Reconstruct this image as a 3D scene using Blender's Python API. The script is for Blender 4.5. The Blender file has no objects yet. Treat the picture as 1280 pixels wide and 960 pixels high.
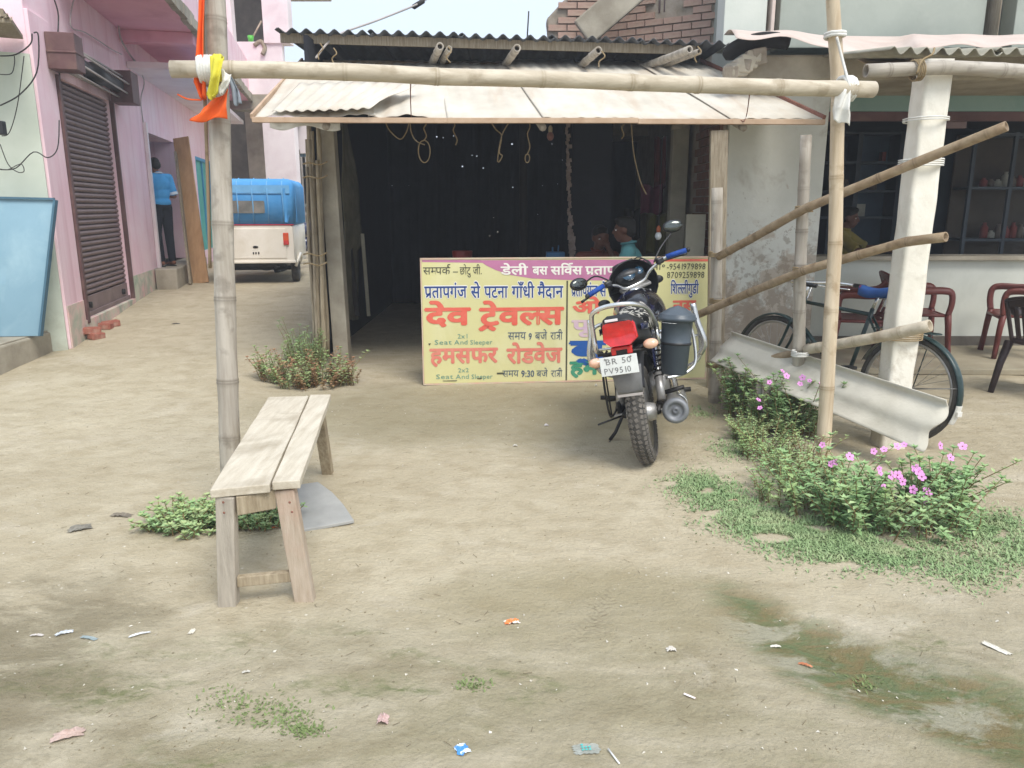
import bpy, bmesh, math, random
from mathutils import Vector, Matrix, noise, Euler
R = math.radians
random.seed(7)
sc = bpy.context.scene
col = sc.collection

# ---------------------------------------------------------------- camera, sky, sun, exposure
CAM_H = 1.52; PITCH = R(13.0); F = 960.0
cam_d = bpy.data.cameras.new('camera'); cam = bpy.data.objects.new('camera', cam_d); col.objects.link(cam)
cam.location = (0, 0, CAM_H); cam.rotation_euler = (R(90) - PITCH, 0, 0)
cam_d.sensor_width = 36; cam_d.lens = 27.0; cam_d.clip_end = 2000; cam_d.clip_start = .05
sc.camera = cam
SUN_EL, SUN_AZ = 54.0, 152.0      # azimuth clockwise from +Y: behind the camera, to the right
world = bpy.data.worlds.new('World'); sc.world = world; world.use_nodes = True
wn = world.node_tree.nodes; wl = world.node_tree.links
for n in list(wn): wn.remove(n)
wo = wn.new('ShaderNodeOutputWorld'); wb = wn.new('ShaderNodeBackground')
sky = wn.new('ShaderNodeTexSky'); sky.sky_type = 'NISHITA'; sky.sun_disc = False
sky.sun_elevation = R(SUN_EL); sky.sun_rotation = R(SUN_AZ); sky.dust_density = 4.0; sky.air_density = 1.0; sky.ozone_density = 1.2
wm = wn.new('ShaderNodeMixRGB'); wm.inputs[0].default_value = .78
wm.inputs[2].default_value = (7.3, 8.35, 9.7, 1)           # thin even cloud veil
wl.new(sky.outputs[0], wm.inputs[1]); wl.new(wm.outputs[0], wb.inputs[0])
wb.inputs[1].default_value = .073
wl.new(wb.outputs[0], wo.inputs[0])
sl = bpy.data.lights.new('sun', 'SUN'); so = bpy.data.objects.new('sun', sl); col.objects.link(so)
sl.energy = 1.5; sl.angle = R(28); sl.color = (1, .96, .9)
az = R(SUN_AZ)
sdir = Vector((math.sin(az) * math.cos(R(SUN_EL)), math.cos(az) * math.cos(R(SUN_EL)), math.sin(R(SUN_EL))))
so.rotation_euler = sdir.to_track_quat('Z', 'Y').to_euler(); so.location = sdir * 30
sc.view_settings.view_transform = 'Standard'; sc.view_settings.look = 'None'
sc.view_settings.exposure = 1.08; sc.view_settings.gamma = 1
sc.cycles.max_bounces = 7; sc.cycles.diffuse_bounces = 5; sc.cycles.glossy_bounces = 3
sc.cycles.transparent_max_bounces = 8; sc.cycles.transmission_bounces = 4; sc.cycles.volume_bounces = 0; sc.cycles.volume_step_rate = 4

# ---------------------------------------------------------------- geometry of sight lines -> metres
cp, sp = math.cos(PITCH), math.sin(PITCH)
def ray(px, py):
    a, b = (px - 640) / F, (py - 480) / F
    return Vector((a, cp - b * sp, -sp - b * cp))
def P(px, py, Y):
    d = ray(px, py); return Vector((0, 0, CAM_H)) + d * (Y / d.y)
def G(px, py, z=0.0):
    d = ray(px, py); return Vector((0, 0, CAM_H)) + d * ((z - CAM_H) / d.z)
def sstep(a, b, x):
    t = min(1, max(0, (x - a) / (b - a))); return t * t * (3 - 2 * t)
def nz(x, y, s=1, k=0): return noise.noise(Vector((x * s, y * s, k)))
def hz(x, y):
    """height of the ground: the alley climbs a little, the yard is flat with shallow ruts"""
    h = .34 * sstep(4.5, 12.5, y) * (1 - sstep(-2.5, -1.9, x))
    w = 1 - sstep(7, 9, y) * (1 if x > -2.3 else 0)
    h += w * (.012 * nz(x, y, .9) + .006 * nz(x, y, 3.1, 2) + .0025 * nz(x, y, 11, 5))
    k = 1 - sstep(2.2, 3.1, y)
    h += k * (.011 * nz(x * .8 + y * .4, y * 1.5 - x * .3, 2.0, 9) + .005 * abs(nz(x * 2 + y, y * 3 - x * .8, 2.6, 4)) + .003 * nz(x, y, 22, 6))
    # drain channel at the lower right, rut at the lower left
    d = (y - (3.55 - 1.05 * x)) * .7; h -= .02 * math.exp(-(d / .14) ** 2) * sstep(.7, 1.1, x) if x > .7 else 0
    h += .010 * math.exp(-((d - .22) / .1) ** 2) * (sstep(.7, 1.1, x) if x > .7 else 0)
    return h

# ---------------------------------------------------------------- helpers
def lin(c):
    if isinstance(c, str): c = tuple(int(c[i:i+2], 16) / 255 for i in (0, 2, 4))
    return tuple((v / 12.92 if v <= .04045 else ((v + .055) / 1.055) ** 2.4) for v in c)
def mat(name, c1, c2=None, scale=4, rough=.8, metal=0, bump=0, bscale=None, stretch=(1, 1, 1), stain=None, sscale=1.2,
        samt=.5, spec=.35, detail=6, alpha=1, trans=0, coat=0, sstretch=(1, 1, 1), lo=.35, hi=.65, ior=1.45, slo=.5):
    """Principled surface: two colours mixed by noise, an optional stain colour by a second noise, and fine relief."""
    m = bpy.data.materials.new(name); m.use_nodes = True
    N = m.node_tree.nodes; L = m.node_tree.links; b = N['Principled BSDF']
    c1 = lin(c1); c2 = lin(c2) if c2 else tuple(v * .82 for v in c1)
    tc = N.new('ShaderNodeTexCoord')
    def mapped(st):
        mp = N.new('ShaderNodeMapping'); mp.inputs['Scale'].default_value = st; L.new(tc.outputs['Object'], mp.inputs[0]); return mp.outputs[0]
    def ns(sca, st, det=detail, dist=0.0):
        n = N.new('ShaderNodeTexNoise'); n.inputs['Scale'].default_value = sca; n.inputs['Detail'].default_value = det
        n.inputs['Roughness'].default_value = .62; n.inputs['Distortion'].default_value = dist
        L.new(mapped(st), n.inputs['Vector']); return n.outputs[0]
    def ramp(src, lo, hi):
        r = N.new('ShaderNodeMapRange'); r.inputs[1].default_value = lo; r.inputs[2].default_value = hi; L.new(src, r.inputs[0]); return r.outputs[0]
    def mix(fac, a, bb):
        x = N.new('ShaderNodeMixRGB'); L.new(fac, x.inputs[0])
        for i, v in ((1, a), (2, bb)):
            if isinstance(v, tuple): x.inputs[i].default_value = (*v[:3], 1)
            else: L.new(v, x.inputs[i])
        return x.outputs[0]
    out = mix(ramp(ns(scale, stretch), lo, hi), c1, c2)
    if stain:
        f = ramp(ns(sscale, sstretch, 8, .4), slo, slo + .22)
        mu = N.new('ShaderNodeMath'); mu.operation = 'MULTIPLY'; mu.inputs[1].default_value = samt; L.new(f, mu.inputs[0])
        out = mix(mu.outputs[0], out, lin(stain))
    L.new(out, b.inputs['Base Color'])
    b.inputs['Roughness'].default_value = rough; b.inputs['Metallic'].default_value = metal
    b.inputs['Specular IOR Level'].default_value = spec; b.inputs['Alpha'].default_value = alpha
    b.inputs['Transmission Weight'].default_value = trans; b.inputs['Coat Weight'].default_value = coat; b.inputs['IOR'].default_value = ior
    if bump:
        bp = N.new('ShaderNodeBump'); bp.inputs['Strength'].default_value = bump; bp.inputs['Distance'].default_value = .01
        L.new(ns(bscale or scale * 6, stretch), bp.inputs['Height']); L.new(bp.outputs[0], b.inputs['Normal'])
    return m

class MB:
    """collects shapes, then becomes one mesh object"""
    def __init__(s): s.v = []; s.f = []; s.mi = []; s.m = 0; s.al = []; s.a = 0.0; s.sm = []; s.smooth = True
    def add(s, vs, fs, al=None):
        o = len(s.v); s.v += [tuple(v) for v in vs]; s.f += [tuple(i + o for i in f) for f in fs]
        s.mi += [s.m] * len(fs); s.al += (al if al else [s.a] * len(vs)); s.sm += [s.smooth] * len(fs); return s
    def box(s, c, size, rot=None, taper=1.0):
        sm = s.smooth; s.smooth = False
        x, y, z = (d / 2 for d in size); c = Vector(c)
        M3 = (rot if isinstance(rot, Matrix) else Euler(rot).to_matrix()) if rot is not None else Matrix.Identity(3)
        vs = []
        for dz in (-z, z):
            k = taper if dz > 0 else 1
            for dx, dy in ((-x, -y), (x, -y), (x, y), (-x, y)): vs.append(c + M3 @ Vector((dx * k, dy * k, dz)))
        s.add(vs, [(0, 3, 2, 1), (4, 5, 6, 7), (0, 1, 5, 4), (1, 2, 6, 5), (2, 3, 7, 6), (3, 0, 4, 7)]); s.smooth = sm; return s
    def bb(s, lo, hi): return s.box([(a + b) / 2 for a, b in zip(lo, hi)], [abs(b - a) for a, b in zip(lo, hi)])
    def beam(s, a, b, w, h, up=(0, 0, 1)):
        a, b = Vector(a), Vector(b); d = (b - a); L = d.length; d.normalize(); up = Vector(up)
        x = d.cross(up)
        if x.length < 1e-4: x = d.cross(Vector((0, 1, 0)))
        x.normalize(); y = x.cross(d).normalized()
        return s.box((a + b) / 2, (w, h, L), Matrix((x, y, d)).transposed())
    def tube(s, pts, r, seg=8, caps=True, closed=False, inner=0, squash=1.0):
        pts = [Vector(p) for p in pts]; n = len(pts); rs = r if isinstance(r, (list, tuple)) else [r] * n
        o = []; al = []; L = 0
        t0 = (pts[1] - pts[0]).normalized(); u = t0.orthogonal().normalized()
        if abs(t0.z) < .9: u = (Vector((0, 0, 1)) - t0 * t0.z).normalized()
        for i, p in enumerate(pts):
            if closed: t = (pts[(i + 1) % n] - pts[i - 1]).normalized()
            else: t = (pts[min(i + 1, n - 1)] - pts[max(i - 1, 0)]).normalized()
            u = (u - t * u.dot(t)); u = u.normalized() if u.length > 1e-6 else t.orthogonal().normalized(); w = t.cross(u)
            if i: L += (p - pts[i - 1]).length
            for k in range(seg):
                a = 2 * math.pi * k / seg; o.append(p + (u * math.cos(a) + w * math.sin(a) * squash) * rs[i]); al.append(L)
        fs = []
        for i in range(n if closed else n - 1):
            j = (i + 1) % n
            for k in range(seg):
                k2 = (k + 1) % seg; fs.append((i * seg + k, i * seg + k2, j * seg + k2, j * seg + k))
        if caps and not closed:
            if inner:
                for e, i, q in ((0, 0, 1), (1, n - 1, n - 2)):
                    b = len(o); d = (pts[q] - pts[i]).normalized()
                    for dep in (0, .08):
                        for k in range(seg): v = o[i * seg + k]; o.append(pts[i] + (v - pts[i]) * inner + d * dep); al.append(al[i * seg])
                    for k in range(seg):
                        k2 = (k + 1) % seg
                        f1 = (i * seg + k, b + k, b + k2, i * seg + k2); f2 = (b + k, b + seg + k, b + seg + k2, b + k2)
                        fs += [f1, f2] if e == 0 else [f1[::-1], f2[::-1]]
                    fs.append(tuple(b + seg + k for k in range(seg)))
            else: fs += [tuple(range(seg))[::-1], tuple((n - 1) * seg + k for k in range(seg))]
        return s.add(o, fs, al)
    def lathe(s, prof, c=(0, 0, 0), axis='z', seg=20, rot=None, sx=1, sy=1):
        c = Vector(c); vs = []; n = len(prof)
        if rot is None: rot = {'z': Matrix.Identity(3), 'y': Matrix.Rotation(R(-90), 3, 'X'), 'x': Matrix.Rotation(R(90), 3, 'Y')}[axis]
        for r, h in prof:
            for k in range(seg):
                a = 2 * math.pi * k / seg; vs.append(c + rot @ Vector((r * math.cos(a) * sx, r * math.sin(a) * sy, h)))
        fs = []
        for i in range(n - 1):
            for k in range(seg):
                k2 = (k + 1) % seg; fs.append((i * seg + k, i * seg + k2, (i + 1) * seg + k2, (i + 1) * seg + k))
        if prof[0][0] > 1e-6: fs.append(tuple(range(seg))[::-1])
        if prof[-1][0] > 1e-6: fs.append(tuple((n - 1) * seg + k for k in range(seg)))
        return s.add(vs, fs)
    def ball(s, c, r, rot=None, nu=14, nv=9):
        c = Vector(c); r = Vector(r) if not isinstance(r, (int, float)) else Vector((r, r, r))
        M3 = Euler(rot).to_matrix() if rot else Matrix.Identity(3)
        vs = [c + M3 @ Vector((0, 0, -r.z))]
        for j in range(1, nv):
            t = math.pi * j / nv - math.pi / 2
            for k in range(nu):
                a = 2 * math.pi * k / nu; vs.append(c + M3 @ Vector((r.x * math.cos(t) * math.cos(a), r.y * math.cos(t) * math.sin(a), r.z * math.sin(t))))
        vs.append(c + M3 @ Vector((0, 0, r.z))); top = len(vs) - 1; fs = []
        for k in range(nu):
            k2 = (k + 1) % nu; fs.append((0, 1 + k2, 1 + k)); b = 1 + (nv - 2) * nu; fs.append((b + k, b + k2, top))
            for j in range(nv - 2): a0 = 1 + j * nu; fs.append((a0 + k, a0 + k2, a0 + nu + k2, a0 + nu + k))
        return s.add(vs, fs)
    def prism(s, poly, axis, h, org=(0, 0, 0), rot=None):
        """poly: list of 2D points; extruded by h along its normal"""
        sm = s.smooth; s.smooth = False
        org = Vector(org); M3 = rot or Matrix.Identity(3); n = len(poly)
        mp = {'z': lambda a, b, c: (a, b, c), 'y': lambda a, b, c: (a, c, b), 'x': lambda a, b, c: (c, a, b)}[axis]
        vs = [org + M3 @ Vector(mp(a, b, -h / 2)) for a, b in poly] + [org + M3 @ Vector(mp(a, b, h / 2)) for a, b in poly]
        fs = [tuple(range(n))[::-1], tuple(range(n, 2 * n))] + [(i, (i + 1) % n, n + (i + 1) % n, n + i) for i in range(n)]
        s.add(vs, fs); s.smooth = sm; return s
    def sheet(s, fn, nu, nv, thick=0):
        """surface fn(u,v)->Vector on 0..1 squared, given thickness if asked"""
        vs = [Vector(fn(i / nu, j / nv)) for j in range(nv + 1) for i in range(nu + 1)]
        q = lambda i, j: j * (nu + 1) + i
        fs = [(q(i, j), q(i + 1, j), q(i + 1, j + 1), q(i, j + 1)) for j in range(nv) for i in range(nu)]
        if thick:
            n = len(vs); e = 1e-3
            low = []
            for j in range(nv + 1):
                for i in range(nu + 1):
                    u, v = i / nu, j / nv
                    a = Vector(fn(min(1, u + e), v)) - Vector(fn(max(0, u - e), v)); b = Vector(fn(u, min(1, v + e))) - Vector(fn(u, max(0, v - e)))
                    low.append(vs[q(i, j)] - a.cross(b).normalized() * thick)
            vs += low; fs += [tuple(n + k for k in f[::-1]) for f in fs]
            rim = [q(i, 0) for i in range(nu)] + [q(nu, j) for j in range(nv)] + [q(i, nv) for i in range(nu, 0, -1)] + [q(0, j) for j in range(nv, 0, -1)]
            for k in range(len(rim)): a, b = rim[k], rim[(k + 1) % len(rim)]; fs.append((b, a, n + a, n + b))
        return s.add(vs, fs)
    def mesh(s, name):
        me = bpy.data.meshes.new(name); me.from_pydata(s.v, [], s.f)
        me.polygons.foreach_set('material_index', s.mi); me.polygons.foreach_set('use_smooth', s.sm)
        at = me.attributes.new('along', 'FLOAT', 'POINT'); at.data.foreach_set('value', s.al); me.update(); return me
    def build(s, name, mats, parent=None, bevel=0, **kw):
        me = s.mesh(name)
        for m in (mats if isinstance(mats, (list, tuple)) else [mats]): me.materials.append(m)
        o = bpy.data.objects.new(name, me); col.objects.link(o)
        if parent: o.parent = parent
        if bevel:
            b = o.modifiers.new('b', 'BEVEL'); b.width = bevel; b.segments = 2; b.limit_method = 'ANGLE'; b.angle_limit = R(40)
        for k, v in kw.items(): o[k] = v
        return o
def tag(o, label=None, category=None, group=None, kind=None):
    if label: o['label'] = label
    if category: o['category'] = category
    if group: o['group'] = group
    if kind: o['kind'] = kind
    return o
def thing(name, label, category, loc=(0, 0, 0), rot=(0, 0, 0), group=None):
    o = bpy.data.objects.new(name, None); col.objects.link(o); o.location = loc; o.rotation_euler = rot; o.empty_display_size = .1
    return tag(o, label, category, group)
def dup_mesh(o, parent=None, loc=None, rot=None, scale=None):
    c = o.copy(); col.objects.link(c); c.parent = parent if parent else o.parent
    if loc is not None: c.location = loc
    if rot is not None: c.rotation_euler = rot
    if scale is not None: c.scale = scale
    return c
def copy_tree(o, parent=None):
    kids = [c for c in col.objects if c.parent == o]; c = o.copy(); col.objects.link(c); c.parent = parent
    for k in kids: copy_tree(k, c)
    return c
def wob(pts, n, amp, seed=0):
    """resample a polyline to n points with a slight natural bend"""
    pts = [Vector(p) for p in pts]; L = [0]
    for a, b in zip(pts, pts[1:]): L.append(L[-1] + (b - a).length)
    out = []
    for i in range(n):
        t = L[-1] * i / (n - 1); k = 0
        while k < len(L) - 2 and L[k + 1] < t: k += 1
        f = (t - L[k]) / max(1e-9, L[k + 1] - L[k]); p = pts[k].lerp(pts[k + 1], f)
        out.append(p + Vector((nz(t, seed, 1.3), nz(t, seed, 1.3, 7), nz(t, seed, 1.3, 13))) * amp)
    return out
def smooth_pts(pts, n=6, closed=False):
    pts = [Vector(p) for p in pts]; m = len(pts); out = []
    for i in range(m if closed else m - 1):
        p0 = pts[(i - 1) % m] if closed or i else pts[0]; p1 = pts[i]; p2 = pts[(i + 1) % m]; p3 = pts[(i + 2) % m] if closed or i + 2 < m else pts[-1]
        for k in range(n):
            t = k / n; out.append(.5 * ((2 * p1) + (p2 - p0) * t + (2 * p0 - 5 * p1 + 4 * p2 - p3) * t * t + (3 * p1 - p0 - 3 * p2 + p3) * t ** 3))
    if not closed: out.append(pts[-1])
    return out
def bamboo(name, pts, r0, r1, m, parent=None, gap=.32, amp=.01, seed=0, seg=14, inner=.72):
    raw = wob(pts, 60, amp, seed); L = [0]
    for a, b in zip(raw, raw[1:]): L.append(L[-1] + (b - a).length)
    T = L[-1]; rnd = random.Random(seed); marks = [0.0]; t = gap * rnd.uniform(.3, .9)
    prof = [(0, 1.0)]
    while t < T - .05:
        q = rnd.uniform(.45, 1.15); prof += [(t - .03, 1.0), (t - .012, 1 + .02 * q), (t - .004, 1 + .07 * q), (t + .004, 1.01), (t + .008, 1 + .06 * q), (t + .02, 1.0), (t + gap * .5, rnd.uniform(.95, .985))]
        t += gap * rnd.uniform(.65, 1.3)
    prof = [p for p in prof if p[0] < T] + [(T, 1.0)]; prof.sort()
    P_, Rr = [], []
    for t, k in prof:
        i = 0
        while i < len(L) - 2 and L[i + 1] < t: i += 1
        f = (t - L[i]) / max(1e-9, L[i + 1] - L[i]); P_.append(raw[i].lerp(raw[i + 1], f)); Rr.append((r0 + (r1 - r0) * t / T) * k)
    b = MB(); b.tube(P_, Rr, seg, inner=inner); ks = [max(0, (k - 1.008) / .06) for _, k in prof]
    b.al = [min(1, ks[min(i // seg, len(ks) - 1)]) if i < len(ks) * seg else .6 for i in range(len(b.v))]
    return b.build(name, m, parent)
def rope(name, pts, r, m, parent=None, seg=6, **kw): b = MB(); b.tube(pts, r, seg); return b.build(name, m, parent, **kw)
def coil(c, axis, R0, r, turns, pitch, rnd=None):
    """windings of a cord round a pole"""
    axis = Vector(axis).normalized(); u = axis.orthogonal().normalized(); w = axis.cross(u); n = int(turns * 12); c = Vector(c)
    return [c + (u * math.cos(i * .5236) + w * math.sin(i * .5236)) * (R0 + random.uniform(-.1, .1) * r) + axis * (pitch * i / 12 - pitch * turns / 2 + random.uniform(-.2, .2) * r) for i in range(n + 1)]
def corr(name, a, b, c, d, m, parent, pitch=.13, amp=.02, thick=.006, nv=6, warp=0, seed=0, per=8, flip=1):
    """corrugated sheet: a,b near edge left to right, d,c far edge; waves run from near to far"""
    a, b, c, d = map(Vector, (a, b, c, d)); w = (b - a).length; nw = max(1, round(w / pitch)); nrm = (b - a).cross(d - a).normalized()
    def fn(u, v):
        p = a.lerp(b, u).lerp(d.lerp(c, u), v)
        return p + nrm * (amp * math.sin(2 * math.pi * nw * u) + warp * nz(u * 2 + seed * 3.3, v * 2, 1.3, seed))
    mb = MB(); mb.sheet(fn, nw * per, nv, thick * flip); return mb.build(name, m, parent)
# ---------------------------------------------------------------- ground
def build_ground():
    def axis(fine0, fine1, step, lo, hi):
        a = []; x = fine0
        while x < fine1: a.append(x); x += step
        a.append(fine1); s = step; x = fine1
        while x < hi: s *= 1.3; x = min(hi, x + s); a.append(x)
        s = step; x = fine0
        while x > lo: s *= 1.3; x = max(lo, x - s); a.insert(0, x)
        return a
    xs = axis(-4.2, 4.6, .03, -80, 80); ys = sorted(set(axis(1.3, 6.6, .035, -40, 120)) | {1.6 + i * .0175 for i in range(86)})
    vs = [(x, y, hz(x, y)) for y in ys for x in xs]; nx = len(xs)
    fs = [(j * nx + i, j * nx + i + 1, (j + 1) * nx + i + 1, (j + 1) * nx + i) for j in range(len(ys) - 1) for i in range(nx - 1)]
    mb = MB(); mb.add(vs, fs)
    m = bpy.data.materials.new('packed_earth'); m.use_nodes = True; N = m.node_tree.nodes; L = m.node_tree.links; b = N['Principled BSDF']
    tc = N.new('ShaderNodeTexCoord'); sep = N.new('ShaderNodeSeparateXYZ'); L.new(tc.outputs['Object'], sep.inputs[0])
    def noi(s, det=8, st=(1, 1, 1), rough=.6, dist=0.0, loc=(0, 0, 0)):
        mp = N.new('ShaderNodeMapping'); mp.inputs['Scale'].default_value = st; mp.inputs['Location'].default_value = loc; L.new(tc.outputs['Object'], mp.inputs[0])
        n = N.new('ShaderNodeTexNoise'); n.inputs['Scale'].default_value = s; n.inputs['Detail'].default_value = det; n.inputs['Roughness'].default_value = rough
        n.inputs['Distortion'].default_value = dist; L.new(mp.outputs[0], n.inputs['Vector']); return n.outputs[0]
    def rng(src, a, bb, c=0, d=1, sm=False):
        r = N.new('ShaderNodeMapRange'); r.inputs[1].default_value = a; r.inputs[2].default_value = bb; r.inputs[3].default_value = c; r.inputs[4].default_value = d
        if sm: r.interpolation_type = 'SMOOTHSTEP'
        L.new(src, r.inputs[0]); return r.outputs[0]
    def ma(op, a, bb, cl=False):
        x = N.new('ShaderNodeMath'); x.operation = op; x.use_clamp = cl
        for i, v in ((0, a), (1, bb)):
            if isinstance(v, (int, float)): x.inputs[i].default_value = v
            else: L.new(v, x.inputs[i])
        return x.outputs[0]
    def mix(fac, a, bb, ty='MIX'):
        x = N.new('ShaderNodeMixRGB'); x.blend_type = ty
        for i, v in ((0, fac), (1, a), (2, bb)):
            if isinstance(v, (int, float)): x.inputs[i].default_value = v
            elif isinstance(v, tuple): x.inputs[i].default_value = (*v, 1)
            else: L.new(v, x.inputs[i])
        return x.outputs[0]
    X, Y = sep.outputs[0], sep.outputs[1]
    wig = ma('MULTIPLY', ma('SUBTRACT', noi(1.4, 5), .5), 1.3)
    base = mix(rng(noi(.55, 6, (1, 1.6, 1)), .35, .68), lin('c6ba9f'), lin('b5a88d'))       # dry packed silt
    base = mix(rng(noi(2.6, 9, (1, 1.3, 1), dist=.4, loc=(3, 1, 0)), .5, .66, 0, .5), base, lin('d2c7ae'))
    base = mix(rng(noi(6, 9, (1, 1.2, 1)), .36, .52, .35, 0), base, lin('9c8c6e'))
    sh = mix(ma('MULTIPLY', rng(ma('ADD', Y, wig), 3.0, 2.35, 0, 1, True), .55), base, lin('a9a089'))
    # damp, algae-tinged foreground
    swirl = noi(2.6, 12, (.8, 1.3, 1), .72, .35, (5, 2, 0)); fine = noi(16, 8, (1, 1.5, 1), .75, .6)
    damp = ma('MULTIPLY', rng(ma('ADD', Y, ma('MULTIPLY', wig, .9)), 2.85, 2.05, 0, 1, True), rng(noi(1.6, 8, (.7, 1.9, 1), dist=.8, loc=(9, 4, 0)), .42, .6))
    c = mix(ma('MULTIPLY', damp, .6), sh, lin('938a6b'))
    moss = ma('MULTIPLY', rng(ma('ADD', Y, wig), 2.9, 2.2, 0, 1, True), rng(noi(2.2, 9, (.6, 1.8, 1), dist=.9, loc=(2, 8, 0)), .55, .68))
    fg = rng(ma('ADD', Y, wig), 3.0, 2.3, 0, 1, True)
    c = mix(ma('MULTIPLY', ma('MULTIPLY', fg, rng(swirl, .5, .62)), .46), c, lin('85785a'))
    c = mix(ma('MULTIPLY', ma('MULTIPLY', fg, rng(swirl, .46, .36)), .5), c, lin('c6bba3'))
    c = mix(ma('MULTIPLY', ma('MULTIPLY', moss, rng(fine, .42, .58)), .8), c, lin('667040'))
    ltm = ma('MULTIPLY', rng(X, -.9, -1.7, 0, 1, True), rng(ma('ADD', Y, wig), 3.1, 2.7, 0, 1, True))
    c = mix(ma('MULTIPLY', ma('MULTIPLY', ltm, rng(swirl, .40, .52)), .6), c, lin('7a7058'))
    c = mix(ma('MULTIPLY', rng(fine, .58, .70), .25), c, lin('8a7f68'))
    c = mix(ma('MULTIPLY', rng(noi(.9, 10, (1, 1.4, 1), .7, .8, (7, 7, 0)), .56, .66), .45), c, lin('d6ccb8'))
    # darker olive patch in front of the board
    dx = ma('MULTIPLY', ma('SUBTRACT', X, -.1), .42); dy = ma('MULTIPLY', ma('SUBTRACT', Y, 5.7), .8)
    dd = ma('ADD', ma('ADD', ma('MULTIPLY', dx, dx), ma('MULTIPLY', dy, dy)), ma('MULTIPLY', wig, .5))
    c = mix(ma('MULTIPLY', rng(dd, 1.0, .1, 0, 1, True), .62), c, lin('8b8264'))
    # tread-marked damp patch in the middle
    dx = ma('MULTIPLY', ma('SUBTRACT', X, .35), 1.0); dy = ma('MULTIPLY', ma('SUBTRACT', Y, 2.75), 2.3)
    dd = ma('ADD', ma('ADD', ma('MULTIPLY', dx, dx), ma('MULTIPLY', dy, dy)), ma('MULTIPLY', wig, .45))
    c = mix(ma('MULTIPLY', rng(dd, .9, .1, 0, 1, True), .6), c, lin('958a6a'))
    # the drain trickle, lower right
    line = ma('ABSOLUTE', ma('ADD', ma('MULTIPLY', ma('SUBTRACT', Y, ma('SUBTRACT', 3.55, ma('MULTIPLY', X, 1.05))), .7), ma('MULTIPLY', wig, .32)), 0)
    ch = ma('MULTIPLY', rng(line, .27, .09, 0, 1, True), rng(X, .70, .95, 0, 1, True))
    cc = mix(rng(noi(6, 9, (.8, 1.6, 1), .7, dist=1.0), .42, .58), lin('75663c'), lin('56683c')); cc = mix(rng(swirl, .5, .58), cc, lin('a09c86'))
    c = mix(ma('MULTIPLY', ch, .88), c, cc)
    # two short runs of pressed tyre tread
    for (ax_, ay_), (bx_, by_) in ((G(772, 735)[:2], G(706, 822)[:2]), (G(738, 742)[:2], G(760, 800)[:2])):
        ln_ = math.hypot(bx_ - ax_, by_ - ay_); ux_, uy_ = (bx_ - ax_) / ln_, (by_ - ay_) / ln_
        px_ = ma('SUBTRACT', X, ax_); py_ = ma('SUBTRACT', Y, ay_); t_ = ma('ADD', ma('MULTIPLY', px_, ux_), ma('MULTIPLY', py_, uy_)); d_ = ma('ADD', ma('MULTIPLY', px_, -uy_), ma('MULTIPLY', py_, ux_))
        ad_ = ma('ABSOLUTE', d_, 0); chev = ma('SINE', ma('ADD', ma('MULTIPLY', t_, 210), ma('MULTIPLY', ad_, 150)), 0)
        mk = ma('MULTIPLY', ma('MULTIPLY', rng(ad_, .045, .03), rng(ma('ABSOLUTE', ma('SUBTRACT', t_, ln_ / 2), 0), ln_ * .55, ln_ * .3)), ma('MULTIPLY', rng(chev, .1, .7), rng(noi(12, 4), .42, .55)))
        c = mix(ma('MULTIPLY', mk, .28), c, lin('6b604c'))
    # dark specks and grit
    vor = N.new('ShaderNodeTexVoronoi'); vor.inputs['Scale'].default_value = 22; L.new(tc.outputs['Object'], vor.inputs['Vector'])
    sp_ = ma('MULTIPLY', rng(vor.outputs['Distance'], .11, .05), rng(noi(1.3, 4, loc=(4, 4, 0)), .52, .62))
    c = mix(ma('MULTIPLY', sp_, .6), c, lin('5f543f'))
    vor2 = N.new('ShaderNodeTexVoronoi'); vor2.inputs['Scale'].default_value = 13; L.new(tc.outputs['Object'], vor2.inputs['Vector'])
    c = mix(ma('MULTIPLY', ma('MULTIPLY', rng(vor2.outputs['Distance'], .1, .05), rng(noi(1.1, 4, loc=(14, 4, 0)), .5, .6)), .7), c, lin('e6dfce'))
    c = mix(rng(noi(70, 4), .3, .7, 0, .28), c, mix(.5, c, (.12, .1, .07)))
    L.new(c, b.inputs['Base Color'])
    wet = ma('MAXIMUM', ma('MULTIPLY', ch, .75), ma('MULTIPLY', damp, .45))
    L.new(ma('SUBTRACT', .92, ma('MULTIPLY', wet, .55)), b.inputs['Roughness']); b.inputs['Specular IOR Level'].default_value = .3
    hgt = ma('ADD', ma('MULTIPLY', noi(9, 10, (1, 1.1, 1), .72), 1.8), ma('MULTIPLY', noi(55, 5), .5))
    bp = N.new('ShaderNodeBump'); bp.inputs['Strength'].default_value = .75; bp.inputs['Distance'].default_value = .024
    L.new(hgt, bp.inputs['Height']); L.new(bp.outputs[0], b.inputs['Normal'])
    mb.build('ground', m, kind='structure')
build_ground()

# ---------------------------------------------------------------- materials
M = {}
M['pink'] = mat('pink_limewash', 'f8dde3', 'f3ccd5', 1.5, .85, bump=.25, bscale=24, stain='d7a9b2', sscale=1.6, samt=.6, sstretch=(3, 3, .22))
M['pinklow'] = mat('pink_worn_to_green', 'e3b8b4', 'c9cdb8', 3, .9, bump=.25, bscale=25, stain='7f9f8a', sscale=3.5, samt=.75, slo=.45)
M['pinkshade'] = mat('pink_soffit_shade', 'ebb4c4', 'e2a6b8', 1.5, .85, stain='c8829a', sscale=2)  # deeper pink carries the shade under the balcony
M['pinkwhite'] = mat('pale_pink_white', 'efe6e6', 'e3d6d8', 1.5, .85, stain='c9b7bb', sscale=1.2, samt=.6, bump=.1)
M['palegreen'] = mat('pale_green_wall', 'd3d8ca', 'c2c9ba', 1.2, .85, bump=.15, stain='aeb8a6', sscale=.9, samt=.5)
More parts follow.
